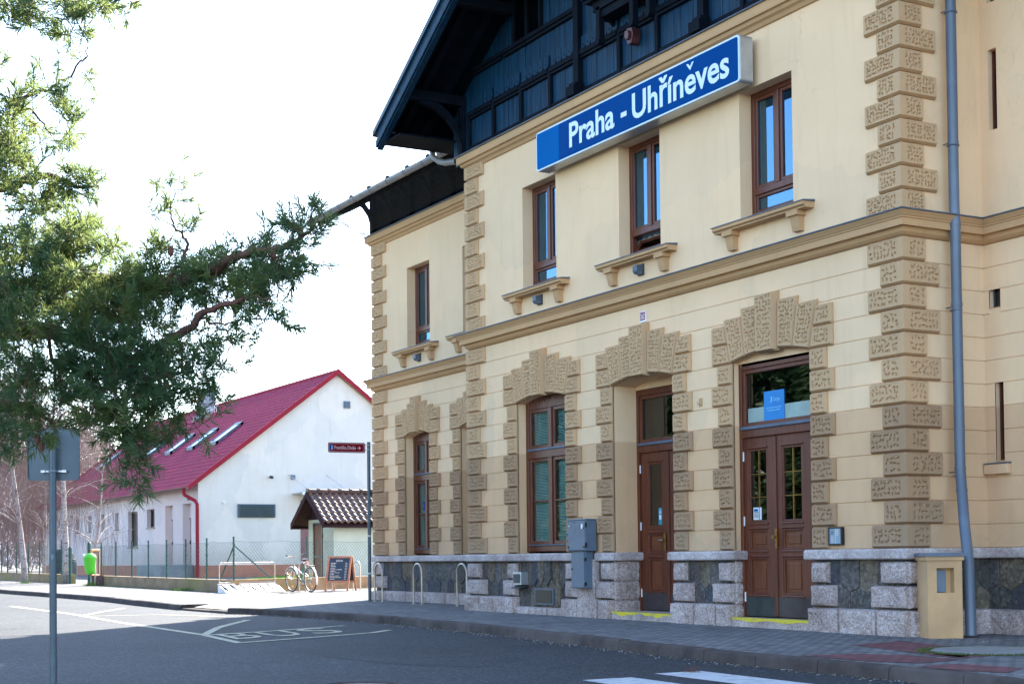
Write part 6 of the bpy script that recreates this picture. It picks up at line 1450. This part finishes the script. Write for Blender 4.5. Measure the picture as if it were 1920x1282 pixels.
# local x is forward
BT = Matrix.Rotation(R(-4), 4, 'X')
def wheel(x):
    mb = MB(); r_ = .335; c = (x, 0, r_+.012); K = 40
    mb.tube([(c[0]+r_*math.cos(2*math.pi*k/K), 0, c[2]+r_*math.sin(2*math.pi*k/K)) for k in range(K)], .0155, 8, 0, False, True); wo = mb.build("wheel", MT['black'], BK)
    smooth_by_angle(wo)
    mb = MB(); mb.tube([(c[0]+.312*math.cos(2*math.pi*k/K), 0, c[2]+.312*math.sin(2*math.pi*k/K)) for k in range(K)], .011, 6, 0, False, True); mb.cyl((x, -.04, c[2]), (x, .04, c[2]), .02, 10)
    for k in range(28):
        a = 2*math.pi*k/28; mb.tube([(x+.018*math.cos(a+.5), .025*(-1)**k, c[2]+.018*math.sin(a+.5)), (x+.31*math.cos(a), 0, c[2]+.31*math.sin(a))], .0018, 3, 0, False)
    mb.build("rim_and_spokes", MT['steel'], wo)
    mb = MB()
    for a in ((.9, 2.6, 4.6) if x > 0 else (.2, 2.2, 4.4)): mb.box(x+.2*math.cos(a)-.035, x+.2*math.cos(a)+.035, -.012, .012, c[2]+.2*math.sin(a)-.022, c[2]+.2*math.sin(a)+.022)
    mb.build("reflector", M('orange_reflector', (.9, .32, .02), None, 9, .3), wo)
    mb = MB(); a0, a1 = (.5, 2.7) if x > 0 else (.35, 3.5)
    P_ = [(x+.375*math.cos(q), 0, c[2]+.375*math.sin(q)) for q in np.linspace(a0 if x > 0 else a0-.35+.0, a1 if x > 0 else a1, 18)]
    vs = []; 
    for p in P_: vs += [(p[0], -.03, p[2]-.008), (p[0], -.012, p[2]), (p[0], .012, p[2]), (p[0], .03, p[2]-.008)]
    mb.add(vs, [(i*4+j, i*4+j+1, i*4+5+j, i*4+4+j) for i in range(17) for j in range(3)]); mb.build("mudguard", M('chrome_white', (.75, .72, .73), None, 5, .3, metal=.3), BK)
wheel(.53); wheel(-.53)
mb = MB(); g = 0; wh = .347
mb.tube([(.35, 0, .78), (.42, 0, .60)], .02, 8, 0); mb.tube([(.40, 0, .64), (-.02, 0, .30)], .018, 8, 0); mb.tube([(.37, 0, .74), (-.12, 0, .50)], .014, 8, 1); mb.tube([(-.02, 0, .30), (-.2, 0, .82)], .016, 8, 0)
for s_ in (-1, 1):
    mb.tube([(-.02, .02*s_, .30), (-.53, .05*s_, wh)], .009, 6, 0); mb.tube([(-.17, .02*s_, .70), (-.53, .05*s_, wh)], .008, 6, 0); mb.tube([(.42, .03*s_, .62), (.47, .05*s_, .5), (.53, .05*s_, wh)], .010, 6, 1)
mb.build("frame", [M('bike_green', (.01, .16, .11), None, 4, .35), MT['white']], BK)
mb = MB(); mb.tube([(.33, 0, .80), (.315, 0, 1.0)], .012, 8); mb.tube([(.17, -.30, 1.04), (.28, -.29, 1.06), (.35, -.2, 1.03), (.34, -.06, .99), (.34, .06, .99), (.35, .2, 1.03), (.28, .29, 1.06), (.17, .30, 1.04)], .011, 8)
hb = mb.build("handlebar", MT['steel'], BK); mb = MB(); mb.tube([(.14, -.30, 1.035), (.26, -.295, 1.055)], .017, 8); mb.tube([(.14, .30, 1.035), (.26, .295, 1.055)], .017, 8); mb.tube([(.27, -.25, 1.03), (.19, -.27, 1.0)], .007, 5); mb.tube([(.27, .25, 1.03), (.19, .27, 1.0)], .007, 5); mb.build("grip", MT['black'], hb)
mb = MB(); mb.add([(-.36, -.10, .93), (-.36, .10, .93), (-.22, .09, .935), (-.08, .03, .925), (-.08, -.03, .925), (-.22, -.09, .935), (-.34, -.08, .87), (-.34, .08, .87), (-.1, .02, .895), (-.1, -.02, .895)], [(0, 1, 2, 5), (5, 2, 3, 4), (0, 6, 7, 1), (1, 7, 8, 3, 2), (4, 9, 6, 0, 5), (6, 9, 8, 7), (3, 8, 9, 4)]); mb.tube([(-.2, 0, .80), (-.225, 0, .90)], .013, 8); bevel(mb.build("saddle", M('navy_saddle', (.02, .03, .06), None, 4, .5), BK), .015, 2)
mb = MB(); mb.box(-.42, -.34, -.06, .06, .76, .88); bevel(mb.build("saddle_bag", M('pale_bag', (.65, .6, .6), (.2, .04, .05), 9, .6), BK), .01, 2)
mb = MB(); mb.cyl((-.02, -.05, .30), (-.02, -.058, .30), .085, 20); mb.tube([(-.02, -.07, .30), (.09, -.07, .18)], .009, 6); mb.tube([(-.02, .07, .30), (-.13, .07, .42)], .009, 6); mb.box(.05, .13, -.15, -.07, .165, .19, 1); mb.box(-.17, -.09, .07, .15, .41, .435, 1); mb.box(-.5, .0, -.065, -.05, .27, .285, 1); mb.build("crankset", [MT['steel'], MT['kick']], BK)
mb = MB(); mb.box(-.72, -.36, -.06, .06, .735, .75); mb.tube([(-.6, .05, .74), (-.53, .06, wh)], .006, 5); mb.tube([(-.6, -.05, .74), (-.53, -.06, wh)], .006, 5); mb.tube([(-.1, -.02, .29), (-.16, -.12, .02)], .008, 6); mb.build("carrier_and_stand", MT['steel'], BK)
BK.rotation_euler = (R(-3), 0, R(188))
# ------------------------------------------------------------------ pine
def leafmat(name, cols, rough=.5, trans=.0, scale=3., tcol=None):
    m, t, bs = nodes(name); bs.inputs['Roughness'].default_value = rough; bs.inputs['Specular IOR Level'].default_value = .35
    c = ramp(t, noise(t, pos(t), scale, 5, .7), cols); t.links.new(c, bs.inputs['Base Color'])
    if trans:
        out = t.nodes["Material Output"]; tl = t.nodes.new("ShaderNodeBsdfTranslucent"); 
        if tcol: t.links.new(mix(t, .75, c, tcol), tl.inputs[0])
        else: t.links.new(c, tl.inputs[0])
        mx = t.nodes.new("ShaderNodeMixShader"); mx.inputs[0].default_value = trans
        t.links.new(bs.outputs[0], mx.inputs[1]); t.links.new(tl.outputs[0], mx.inputs[2]); t.links.new(mx.outputs[0], out.inputs['Surface'])
    return m
MT['needle'] = leafmat('pine_needles', [(.3, (.018, .075, .058)), (.5, (.045, .115, .055)), (.68, (.15, .18, .035))], .6, .42, 1.9, (.38, .46, .15))
MT['bark'] = M('pine_bark', (.15, .065, .045), (.07, .032, .025), 14, .9, bmp=(40, .8, .01))
PINE = thing("pine_tree", "large scots pine whose dense needled boughs hang in from the left edge", "tree")
DP = 8.
def W3(x, y, d=DP): return np.array(at(x, y, d))
LIMBS = [   # (points in photo pixels with depth, start radius, end radius)
    ([(-420, 760, 8.9), (-200, 690, 8.7), (0, 620, 8.5), (90, 624, 8.4), (140, 636, 8.3), (192, 658, 8.2), (250, 690, 8.1), (300, 735, 8.0)], .075, .012),
    ([(192, 658, 8.2), (255, 672, 8.1), (302, 647, 8.0), (365, 606, 7.9), (390, 581, 7.85), (424, 569, 7.8), (470, 556, 7.75), (505, 560, 7.7)], .030, .007),
    ([(365, 606, 7.9), (380, 597, 7.9), (410, 608, 7.85), (450, 601, 7.8), (508, 598, 7.75)], .008, .003),
    ([(-420, 600, 8.9), (-150, 560, 8.7), (60, 535, 8.5), (200, 528, 8.4), (268, 534, 8.3), (334, 531, 8.2), (365, 516, 8.1), (396, 506, 8.05), (427, 487, 8.0), (459, 476, 7.95), (510, 470, 7.9), (545, 458, 7.85), (562, 447, 7.8), (590, 422, 7.8)], .062, .006),
    ([(310, 531, 8.2), (330, 505, 8.2), (343, 487, 8.2), (348, 450, 8.2), (327, 425, 8.2), (322, 394, 8.2), (327, 355, 8.2)], .014, .003),
    ([(327, 425, 8.2), (300, 410, 8.2), (271, 397, 8.2)], .004, .002),
    ([(-420, 420, 8.9), (-200, 380, 8.6), (0, 350, 8.3), (55, 335, 8.2), (105, 330, 8.1), (145, 350, 8.1), (185, 350, 8.1)], .04, .004),
    ([(0, 350, 8.3), (30, 360, 8.2), (60, 380, 8.2), (75, 392, 8.1)], .008, .003),
    ([(-420, 300, 9), (-150, 280, 8.6), (10, 255, 8.3), (25, 225, 8.2), (30, 170, 8.2)], .03, .005),
    ([(10, 200, 8.3), (75, 170, 8.2), (115, 155, 8.2), (140, 135, 8.1), (160, 105, 8.1), (165, 85, 8.1)], .010, .003),
    ([(10, 190, 8.3), (60, 210, 8.2), (85, 235, 8.2), (100, 252, 8.1)], .008, .003),
    ([(-420, 100, 9), (-200, 0, 8.8), (0, -30, 8.5), (100, -25, 8.3), (200, -20, 8.2), (290, -12, 8.1)], .045, .005),
    ([(110, -25, 8.3), (125, 10, 8.2), (140, 45, 8.2)], .010, .003), ([(0, -30, 8.5), (10, 0, 8.4), (15, 40, 8.4)], .01, .003),
    ([(-420, 900, 8.9), (-200, 820, 8.6), (0, 760, 8.3), (60, 770, 8.1), (105, 800, 7.9)], .05, .006),
    ([(250, 690, 8.1), (235, 760, 8.0), (232, 820, 7.9), (240, 870, 7.9)], .012, .004),
    ([(300, 735, 8.0), (330, 770, 8.0), (350, 795, 8.0)], .008, .003),
    ([(90, 624, 8.4), (100, 690, 8.3), (120, 740, 8.2), (150, 780, 8.2)], .012, .004),
    ([(140, 636, 8.3), (200, 600, 8.4), (250, 590, 8.4)], .01, .003)]
mbB = MB(); skel = []
def addskel(P):
    for a, b in zip(P, P[1:]):
        n = max(1, int(np.linalg.norm(b-a)/.05))
        for i in range(n): skel.append(a+(b-a)*i/n)
    skel.append(P[-1])
for pts, r0, r1 in LIMBS:
    P_ = [W3(*p) for p in pts]
    Q_ = []
    for i in range(len(P_)-1):
        p0, p1, p2, p3 = [P_[max(0, min(len(P_)-1, j))] for j in (i-1, i, i+1, i+2)]
        for k in range(4): t_ = k/4; Q_.append(.5*((2*p1)+(-p0+p2)*t_+(2*p0-5*p1+4*p2-p3)*t_**2+(-p0+3*p1-3*p2+p3)*t_**3)+RNG.normal(0, .006, 3)*(1 if i else 0))
    Q_.append(P_[-1]); mbB.tube(Q_, list(np.linspace(r0, r1, len(Q_))), 7); addskel(Q_)
trunk_b = W3(-420, 900, 8.9); tb = np.array([trunk_b[0], trunk_b[1], -.15])
mbB.tube([tb, tb+[0, 0, .5], tb+[.02, .05, 2.5], tb+[-.05, 0, 5.], tb+[.05, .05, 8], tb+[0, 0, 11]], [.30, .24, .21, .17, .11, .03], 14)
tk = mbB  # trunk and limbs one mesh
# regions of foliage: (cx, cy, rx, ry, count, depth, spread)
REG = [(60, 480, 110, 70, 190, 8.1, .5), (150, 470, 75, 50, 90, 8.2, .4), (40, 590, 90, 60, 130, 8.0, .5), (10, 700, 60, 70, 70, 8.0, .45), (150, 560, 90, 60, 110, 8.6, .4),
       (70, 300, 70, 50, 16, 8.2, .35), (20, 250, 55, 70, 58, 8.2, .35), (55, 190, 55, 45, 16, 8.2, .3), (40, 380, 45, 30, 6, 8.2, .3), (0, 330, 60, 55, 30, 8.2, .4), (130, 350, 60, 14, 26, 8.1, .1), (165, 352, 26, 16, 14, 8.1, .06), (75, 385, 40, 22, 18, 8.1, .1),
       (20, 20, 70, 32, 42, 8.3, .35), (110, 8, 80, 24, 36, 8.3, .3), (150, 42, 36, 26, 15, 8.2, .2), (215, 5, 50, 14, 16, 8.2, .2), (125, 50, 14, 20, 8, 8.2, .1),
       (140, 120, 36, 30, 7, 8.15, .1), (125, 165, 38, 24, 7, 8.15, .12), (110, 235, 36, 26, 9, 8.1, .1), (120, 255, 18, 14, 5, 8.1, .1), (105, 200, 24, 15, 5, 8.1, .1),
       (220, 630, 95, 75, 190, 8.1, .4), (190, 700, 110, 60, 150, 8.1, .4), (300, 700, 65, 65, 85, 8.0, .35), (110, 700, 80, 60, 75, 8.1, .4), (240, 740, 70, 60, 85, 7.9, .3), (355, 730, 55, 42, 32, 8.0, .25),
       (250, 545, 60, 40, 70, 8.3, .3), (330, 540, 60, 38, 60, 8.2, .25), (400, 520, 50, 35, 46, 8.1, .2), (470, 500, 48, 40, 46, 8.0, .2), (520, 480, 38, 38, 34, 7.9, .2), (565, 440, 38, 30, 30, 7.8, .15), (490, 560, 42, 40, 30, 7.8, .15), (560, 500, 30, 22, 12, 7.8, .1), (430, 545, 45, 30, 26, 7.9, .2), (585, 405, 20, 18, 7, 7.8, .1),
       (300, 480, 28, 30, 18, 8.2, .15), (360, 495, 28, 28, 14, 8.2, .15), (325, 370, 22, 34, 11, 8.2, .08), (285, 400, 24, 13, 6, 8.2, .06), (345, 425, 18, 20, 7, 8.2, .06),
       (400, 640, 48, 30, 22, 7.9, .2), (345, 665, 45, 40, 34, 8.0, .25), (390, 690, 40, 26, 14, 7.95, .15), (500, 600, 30, 18, 9, 7.75, .1),
       (245, 845, 32, 60, 62, 7.85, .15), (250, 800, 40, 40, 34, 7.9, .2), (350, 795, 34, 22, 17, 7.95, .1), (330, 815, 30, 14, 9, 7.95, .1), (190, 790, 45, 32, 24, 8.0, .25), (90, 790, 50, 26, 30, 7.9, .15), (70, 815, 30, 20, 16, 7.85, .1), (15, 810, 26, 45, 22, 8.0, .2), (30, 760, 40, 30, 18, 8.0, .2),
       (-90, 500, 90, 220, 150, 8.4, .6), (-90, 150, 90, 160, 90, 8.5, .6), (-260, 400, 120, 380, 160, 9.0, .8)]
tufts = []
for cx, cy, rx, ry, n, dep, spd in REG:
    for i in range(int(n*(.72 if dep > 8.25 or cy < 430 else .62 if cy < 600 else .5))):
        while True:
            a, b = random.uniform(-1, 1), random.uniform(-1, 1)
            if a*a+b*b < 1: break
        tufts.append(W3(cx+a*rx, cy+b*ry, dep+random.uniform(-spd, spd)))
skel_arr = np.array(skel); cap = np.zeros((len(skel_arr)+len(tufts)*12, 3)); cap[:len(skel_arr)] = skel_arr; nS = len(skel_arr)
dists = [np.min(np.linalg.norm(skel_arr-t_, axis=1)) for t_ in tufts]; order = np.argsort(dists)
nv, nf = [], []; 
def needles(base, dirv, L, nn, lo, hi):
    d = dirv/np.linalg.norm(dirv); o = np.cross(d, [0.3, .2, 1.]); o /= np.linalg.norm(o); p = np.cross(d, o)
    s = RNG.uniform(0, 1, nn)**.75; th = RNG.uniform(0, 2*math.pi, nn); cone = RNG.uniform(.75, 1.35, nn)*(1.1-.5*s); ln = RNG.uniform(lo, hi, nn)
    B = base+d*(s*L)[:, None]; rad = o*np.cos(th)[:, None]+p*np.sin(th)[:, None]; Dn = d*np.cos(cone)[:, None]+rad*np.sin(cone)[:, None]
    tip = B+Dn*ln[:, None]; tip[:, 2] -= ln*.05
    view = B-CAM; sd = np.cross(Dn, view+RNG.normal(0, 2.5, B.shape)); sd /= np.linalg.norm(sd, axis=1)[:, None]; wd = .0019
    mid_ = (B+tip)/2+np.cross(Dn, sd)*ln[:, None]*.06
    return np.stack([B-sd*wd*.7, B+sd*wd*.7, mid_+sd*wd, tip, mid_-sd*wd], 1)
chunks = []
for idx in order:
    tp = tufts[idx]; dd = np.linalg.norm(cap[:nS]-tp, axis=1); j = int(np.argmin(dd)); st = cap[j].copy(); dist = dd[j]
    v = tp-st; n = max(2, int(dist/.07)+1); pts = []
    bow = np.array([0, 0, -.10*min(dist, .5)])+RNG.normal(0, .03, 3)*min(dist, .4)
    for k in range(n+1):
        s = k/n; pts.append(st+v*s+bow*math.sin(math.pi*s))
    if dist > .02:
        mbB.tube(pts, list(np.linspace(.0022+.006*min(dist, .8), .0016, n+1)), 4, 0, False)
        for q in pts[1:]:
            cap[nS] = q; nS += 1
    dv = (pts[-1]-pts[-2]); dv = dv/(np.linalg.norm(dv)+1e-9)+RNG.normal(0, .35, 3)+np.array([0, 0, .25]); dv /= np.linalg.norm(dv)
    L = RNG.uniform(.06, .15); nn = int(RNG.uniform(32, 48))
    end = tp+dv*L; mbB.tube([tp, end], [.0022, .0012], 3, 0, False); chunks.append(needles(tp-dv*.02, dv, L+.02, nn, .058, .088))
    if random.random() < .35:
        dv2 = dv+RNG.normal(0, .7, 3); dv2 /= np.linalg.norm(dv2); chunks.append(needles(tp, dv2, L*.8, int(nn*.7), .038, .06)); mbB.tube([tp, tp+dv2*L*.8], [.002, .0012], 3, 0, False)
mbB.build("trunk", MT['bark'], PINE, smooth=True)
NV = np.concatenate(chunks).reshape(-1, 3); nN = len(NV)//5
me = bpy.data.meshes.new("crown"); me.vertices.add(len(NV)); me.vertices.foreach_set('co', NV.ravel()); me.loops.add(nN*5); me.loops.foreach_set('vertex_index', np.arange(nN*5))
me.polygons.add(nN); me.polygons.foreach_set('loop_start', np.arange(nN)*5); me.polygons.foreach_set('loop_total', np.full(nN, 5)); me.update(); me.materials.append(MT['needle'])
o = bpy.data.objects.new("crown", me); COL.objects.link(o); o.parent = PINE
# a few cones on the boughs
mb = MB()
for x, y, d in ((320, 470, 8.1), (552, 425, 7.75), (562, 432, 7.75), (512, 476, 7.85), (78, 835, 7.85), (70, 822, 7.85), (200, 770, 7.9)):
    c = W3(x, y, d); mb.tube([c+[0, 0, .025], c+[0, 0, .01], c+[0, 0, -.015], c+[0, 0, -.035]], [.006, .017, .016, .003], 8)
mb.build("cones", M('cone_brown', (.16, .06, .04), (.08, .03, .02), 60, .8), PINE)
# ------------------------------------------------------------------ birches: white trunks and a weeping veil of bare twigs
def birchbark():
    m, t, bs = nodes("birch_bark"); bs.inputs['Roughness'].default_value = .75; p = pos(t)
    c = ramp(t, noise(t, p, 4, 6, .75, (1.5, 1.5, 3.5)), [(.44, (.46, .40, .38)), (.56, (.36, .31, .30)), (.62, (.05, .045, .045))]); t.links.new(c, bs.inputs['Base Color']); return m
MT['birch'] = birchbark(); MT['twig'] = M('birch_twigs', (.20, .125, .11), (.12, .075, .068), 1.5, .9, c3=(.27, .18, .15), spec=.1)
def birch(label, px, py0, depth, hgt, lean, spread, ntw, wd=.009, r0=.13):
    t = thing("birch_tree", label, "tree", group="bare birches behind the fence")
    b = CAM+ray(px, 1060)/(ray(px, 1060)@fw)*depth; b = np.array([b[0], b[1], gz(b[0])]); mb = MB(); mt = MB()
    P_ = [b+np.array([lean*(s**1.3)*rt[0], lean*(s**1.3)*rt[1], hgt*s])+RNG.normal(0, .05, 3)*s for s in np.linspace(0, 1, 9)]
    mb.tube(P_, list(np.linspace(r0, .02, 9)), 8); nodes_ = list(P_[3:])
    for i in range(int(26*spread)):
        s = random.uniform(.25, .95); k = int(s*8); st = P_[k]; a = random.uniform(0, 6.28); l = random.uniform(.8, 2.3)*spread*(1.15-s*.6)
        e = [st+np.array([math.cos(a)*l*q, math.sin(a)*l*q, l*(.75*q-.35*q*q)]) for q in (0, .3, .6, 1)]
        mb.tube(e, list(np.linspace(.022*(1.2-s), .006, 4)), 5, 0, False); nodes_ += e[1:]; 
    vs = []
    NA = np.array(nodes_)
    for i in range(ntw):
        st = NA[random.randrange(len(NA))]+RNG.normal(0, .15, 3); a = random.uniform(0, 6.28); out = random.uniform(.1, .9)*spread; drop = random.uniform(.3, 2.6)
        sd = np.array([rt[0], rt[1], 0])*wd*.5*random.uniform(.6, 1.2); pr_ = []
        k = 5; ph = random.uniform(0, 6.28)
        for j in range(k+1):
            q = j/k; pr_.append(st+np.array([math.cos(a)*out*math.sqrt(q), math.sin(a)*out*math.sqrt(q), .25*math.sin(q*2.2)-drop*q**1.7])+np.array([.05*math.sin(ph+5*q), .05*math.cos(ph+4*q), 0]))
        v = [];
        for j, p in enumerate(pr_): w_ = sd*(1-.7*j/k); v += [p-w_, p+w_]
        mt.add(v, [(2*j, 2*j+1, 2*j+3, 2*j+2) for j in range(k)])
    mb.build("trunk", MT['birch'], t, smooth=True); mt.build("crown", MT['twig'], t)
birch("leaning white birch with thin trunk, leftmost behind the fence", 47, 0, 62, 9.5, -1.3, 1.3, 2400)
birch("white birch with black-flecked trunk right behind the road sign post", 124, 0, 60, 9.0, -.3, 1.1, 1100, r0=.15)
birch("bare birch whose twigs veil the end of the red roof", 176, 0, 66, 6.2, .6, 1.0, 500, r0=.07)
birch("darker bare birch at the very left edge of the photo", -20, 0, 66, 10.5, .4, 1.5, 2600, r0=.14)
birch("thin birch standing between the leaning birch and the sign post", 82, 0, 72, 9.5, .3, 1.3, 2300, r0=.09)
# far bare woodland and hills
mb = MB()
for i in range(20000):
    x = random.uniform(-260, 240); d = random.uniform(105, 150); b = CAM+ray(x, 1050)/(ray(x, 1050)@fw)*d; g_ = .18; top = 13.5-4.5*max(0, (x-60)/180.)+1.2*math.sin(x*.045)+.8*math.sin(x*.13); z = random.uniform(0, 1)**.8*top; l = random.uniform(.5, 1.8); a = random.gauss(0, .5)
    p = np.array([b[0], b[1], g_+z]); q = p+np.array([rt[0]*math.sin(a)*l, rt[1]*math.sin(a)*l, math.cos(a)*l]); sd = np.cross(q-p, fw); sd = sd/np.linalg.norm(sd)*.034
    mb.add([p-sd, p+sd, q+sd*.3, q-sd*.3], [(0, 1, 2, 3)])
mb.build("far_woodland", M('far_bare_wood', (.34, .26, .24), (.17, .12, .115), 1.1, .95, spec=.05), kind='stuff')
mb = MB(); n = 60
P_ = []
for i in range(n+1):
    x = -500+i*20; b = CAM+ray(x, 1050)/(ray(x, 1050)@fw)*420; h = 34+7*math.sin(i*.31)+3*math.sin(i*.9)-max(0, i-38)*2.2; P_.append((b, max(h, 2)))
for (a, ha), (b, hb) in zip(P_, P_[1:]):
    f1, f2 = (a-CAM)*1.5+CAM, (b-CAM)*1.5+CAM
    mb.add([(a[0], a[1], -1), (b[0], b[1], -1), ((a[0]+f1[0])/2, (a[1]+f1[1])/2, ha), ((b[0]+f2[0])/2, (b[1]+f2[1])/2, hb), (f1[0], f1[1], -1), (f2[0], f2[1], -1)], [(0, 1, 3, 2), (2, 3, 5, 4)])
mb.build("hills", M('hazy_hill', (.30, .28, .31), (.25, .235, .26), .02, 1), kind='structure')
# ------------------------------------------------------------------ evergreens across the street (seen only mirrored in the panes)
MT['spruce'] = leafmat('spruce_foliage', [(.3, (.02, .05, .02)), (.55, (.04, .09, .03)), (.75, (.09, .13, .03))], .6, .15, 1.2)
def spruce(x, y, h, r, label):
    t = thing("spruce_tree", label, "tree", (x, y, -.12), group="evergreens across the street"); mb = MB(); mb.tube([(0, 0, 0), (0, 0, h*.6), (0, 0, h)], [.25, .15, .03], 8); mb.build("trunk", MT['bark'], t)
    n = 9000; z = RNG.uniform(.06, 1, n)**1.1; a = RNG.uniform(0, 6.283, n); rr = r*(1-z)**.8*np.sqrt(RNG.uniform(.25, 1, n))*(1+.25*np.sin(a*5+z*30)); c = np.stack([rr*np.cos(a), rr*np.sin(a), z*h-rr*.25], 1)
    out = np.stack([np.cos(a), np.sin(a), -.35+0*a], 1)+RNG.normal(0, .25, (n, 3)); sd = np.stack([-np.sin(a), np.cos(a), RNG.normal(0, .5, n)], 1); l = RNG.uniform(.3, .8, n)[:, None]; w_ = RNG.uniform(.1, .22, n)[:, None]
    V = np.stack([c-sd*w_, c+out*l*.5+[0, 0, .06], c+sd*w_, c+out*l], 1)
    me = bpy.data.meshes.new("crown"); me.from_pydata(V.reshape(-1, 3).tolist(), [], [(4*i, 4*i+3, 4*i+1) for i in range(n)]+[(4*i+1, 4*i+3, 4*i+2) for i in range(n)]); me.materials.append(MT['spruce']); o = bpy.data.objects.new("crown", me); COL.objects.link(o); o.parent = t
for i, (x, y, h, r) in enumerate([(-12, -17, 9, 3.0), (-18, -19, 11, 3.4), (-25, -21, 10, 3.2), (-33, -24, 13, 4), (-42, -26, 12, 4), (-52, -30, 14, 4.5), (-6, -19, 8, 2.8), (-22, -25, 13, 4), (-38, -33, 15, 5), (-62, -34, 15, 5), (-74, -40, 16, 5.5), (-90, -46, 17, 6), (-48, -38, 15, 5), (-16, -26, 12, 4)]):
    spruce(x, y, h, r, "tall spruce standing across the street from the station")
# tufts of grass at wall feet
mb = MB()
def tuft(px, py, n, s, h):
    c = gp(px, py)
    for i in range(n):
        x, y = c[0]+random.gauss(0, s), c[1]+random.gauss(0, s*.5); a = random.uniform(0, 6.28); hh = random.uniform(.4, 1)*h; z = gz(x)
        mb.add([(x-.006*math.cos(a), y-.006*math.sin(a), z), (x+.006*math.cos(a), y+.006*math.sin(a), z), (x+random.uniform(-.5, .5)*hh, y+random.uniform(-.5, .5)*hh, z+hh)], [(0, 1, 2)])
for args in ((170, 1098, 260, .22, .20), (46, 1093, 140, .25, .13), (345, 1107, 220, .3, .13), (330, 1106, 90, .3, .08), (205, 1100, 90, .5, .06), (245, 1102, 80, .5, .05), (285, 1104, 60, .4, .05), (530, 1112, 60, .2, .05), (690, 1104, 60, .3, .06)): tuft(*args)
for i in range(900):
    x = random.uniform(-43, -27.5); y = FY-.03-abs(random.gauss(0, .05)); hh = random.uniform(.01, .045); a = random.uniform(0, 6.28)
    mb.add([(x-.008, y, gz(x)), (x+.008, y, gz(x)), (x+random.uniform(-.02, .02), y-.01, gz(x)+hh)], [(0, 1, 2)])
mb.build("grass_tufts", leafmat('grass_blades', [(.3, (.04, .11, .015)), (.6, (.09, .17, .03))], .6, .3), kind='stuff')
mb = MB(); c = gp(1300, 1236)
for i in range(70):
    x, y = c[0]+random.gauss(0, .05), c[1]-.02+random.gauss(0, .03); mb.add([(x-.003, y, -.118), (x+.003, y, -.118), (x+random.uniform(-.09, .09), y+random.uniform(-.05, .05), -.118+random.uniform(.02, .09))], [(0, 1, 2)])
mb.build("dry_weeds", M('dry_weed', (.16, .07, .04), (.1, .05, .03), 30, .9), kind='stuff')
# grass plot behind the wall
mb = MB()
for i in range(14000):
    u, v = random.random(), random.random(); A, B, C_, D_ = [np.array(q) for q in (G_[0], G_[2], G_[3], G_[1])]
    x = random.uniform(-56, -36.5); y = random.uniform(5.5, 15.5)
    def inside(px_, py_):
        c = False; n = len(G_); j = n-1
        for i_ in range(n):
            if ((G_[i_][1] > py_) != (G_[j][1] > py_)) and (px_ < (G_[j][0]-G_[i_][0])*(py_-G_[i_][1])/(G_[j][1]-G_[i_][1])+G_[i_][0]): c = not c
            j = i_
        return c
    if not inside(x, y): continue
    h = random.uniform(.04, .12); mb.add([(x-.02, y, gz(x)+.02), (x+.02, y, gz(x)+.02), (x+random.uniform(-.05, .05), y+random.uniform(-.05, .05), gz(x)+.03+h)], [(0, 1, 2)])
mb.build("lawn_grass", leafmat('lawn_blades', [(.3, (.12, .24, .02)), (.6, (.2, .33, .04))], .6, .4), kind='stuff')
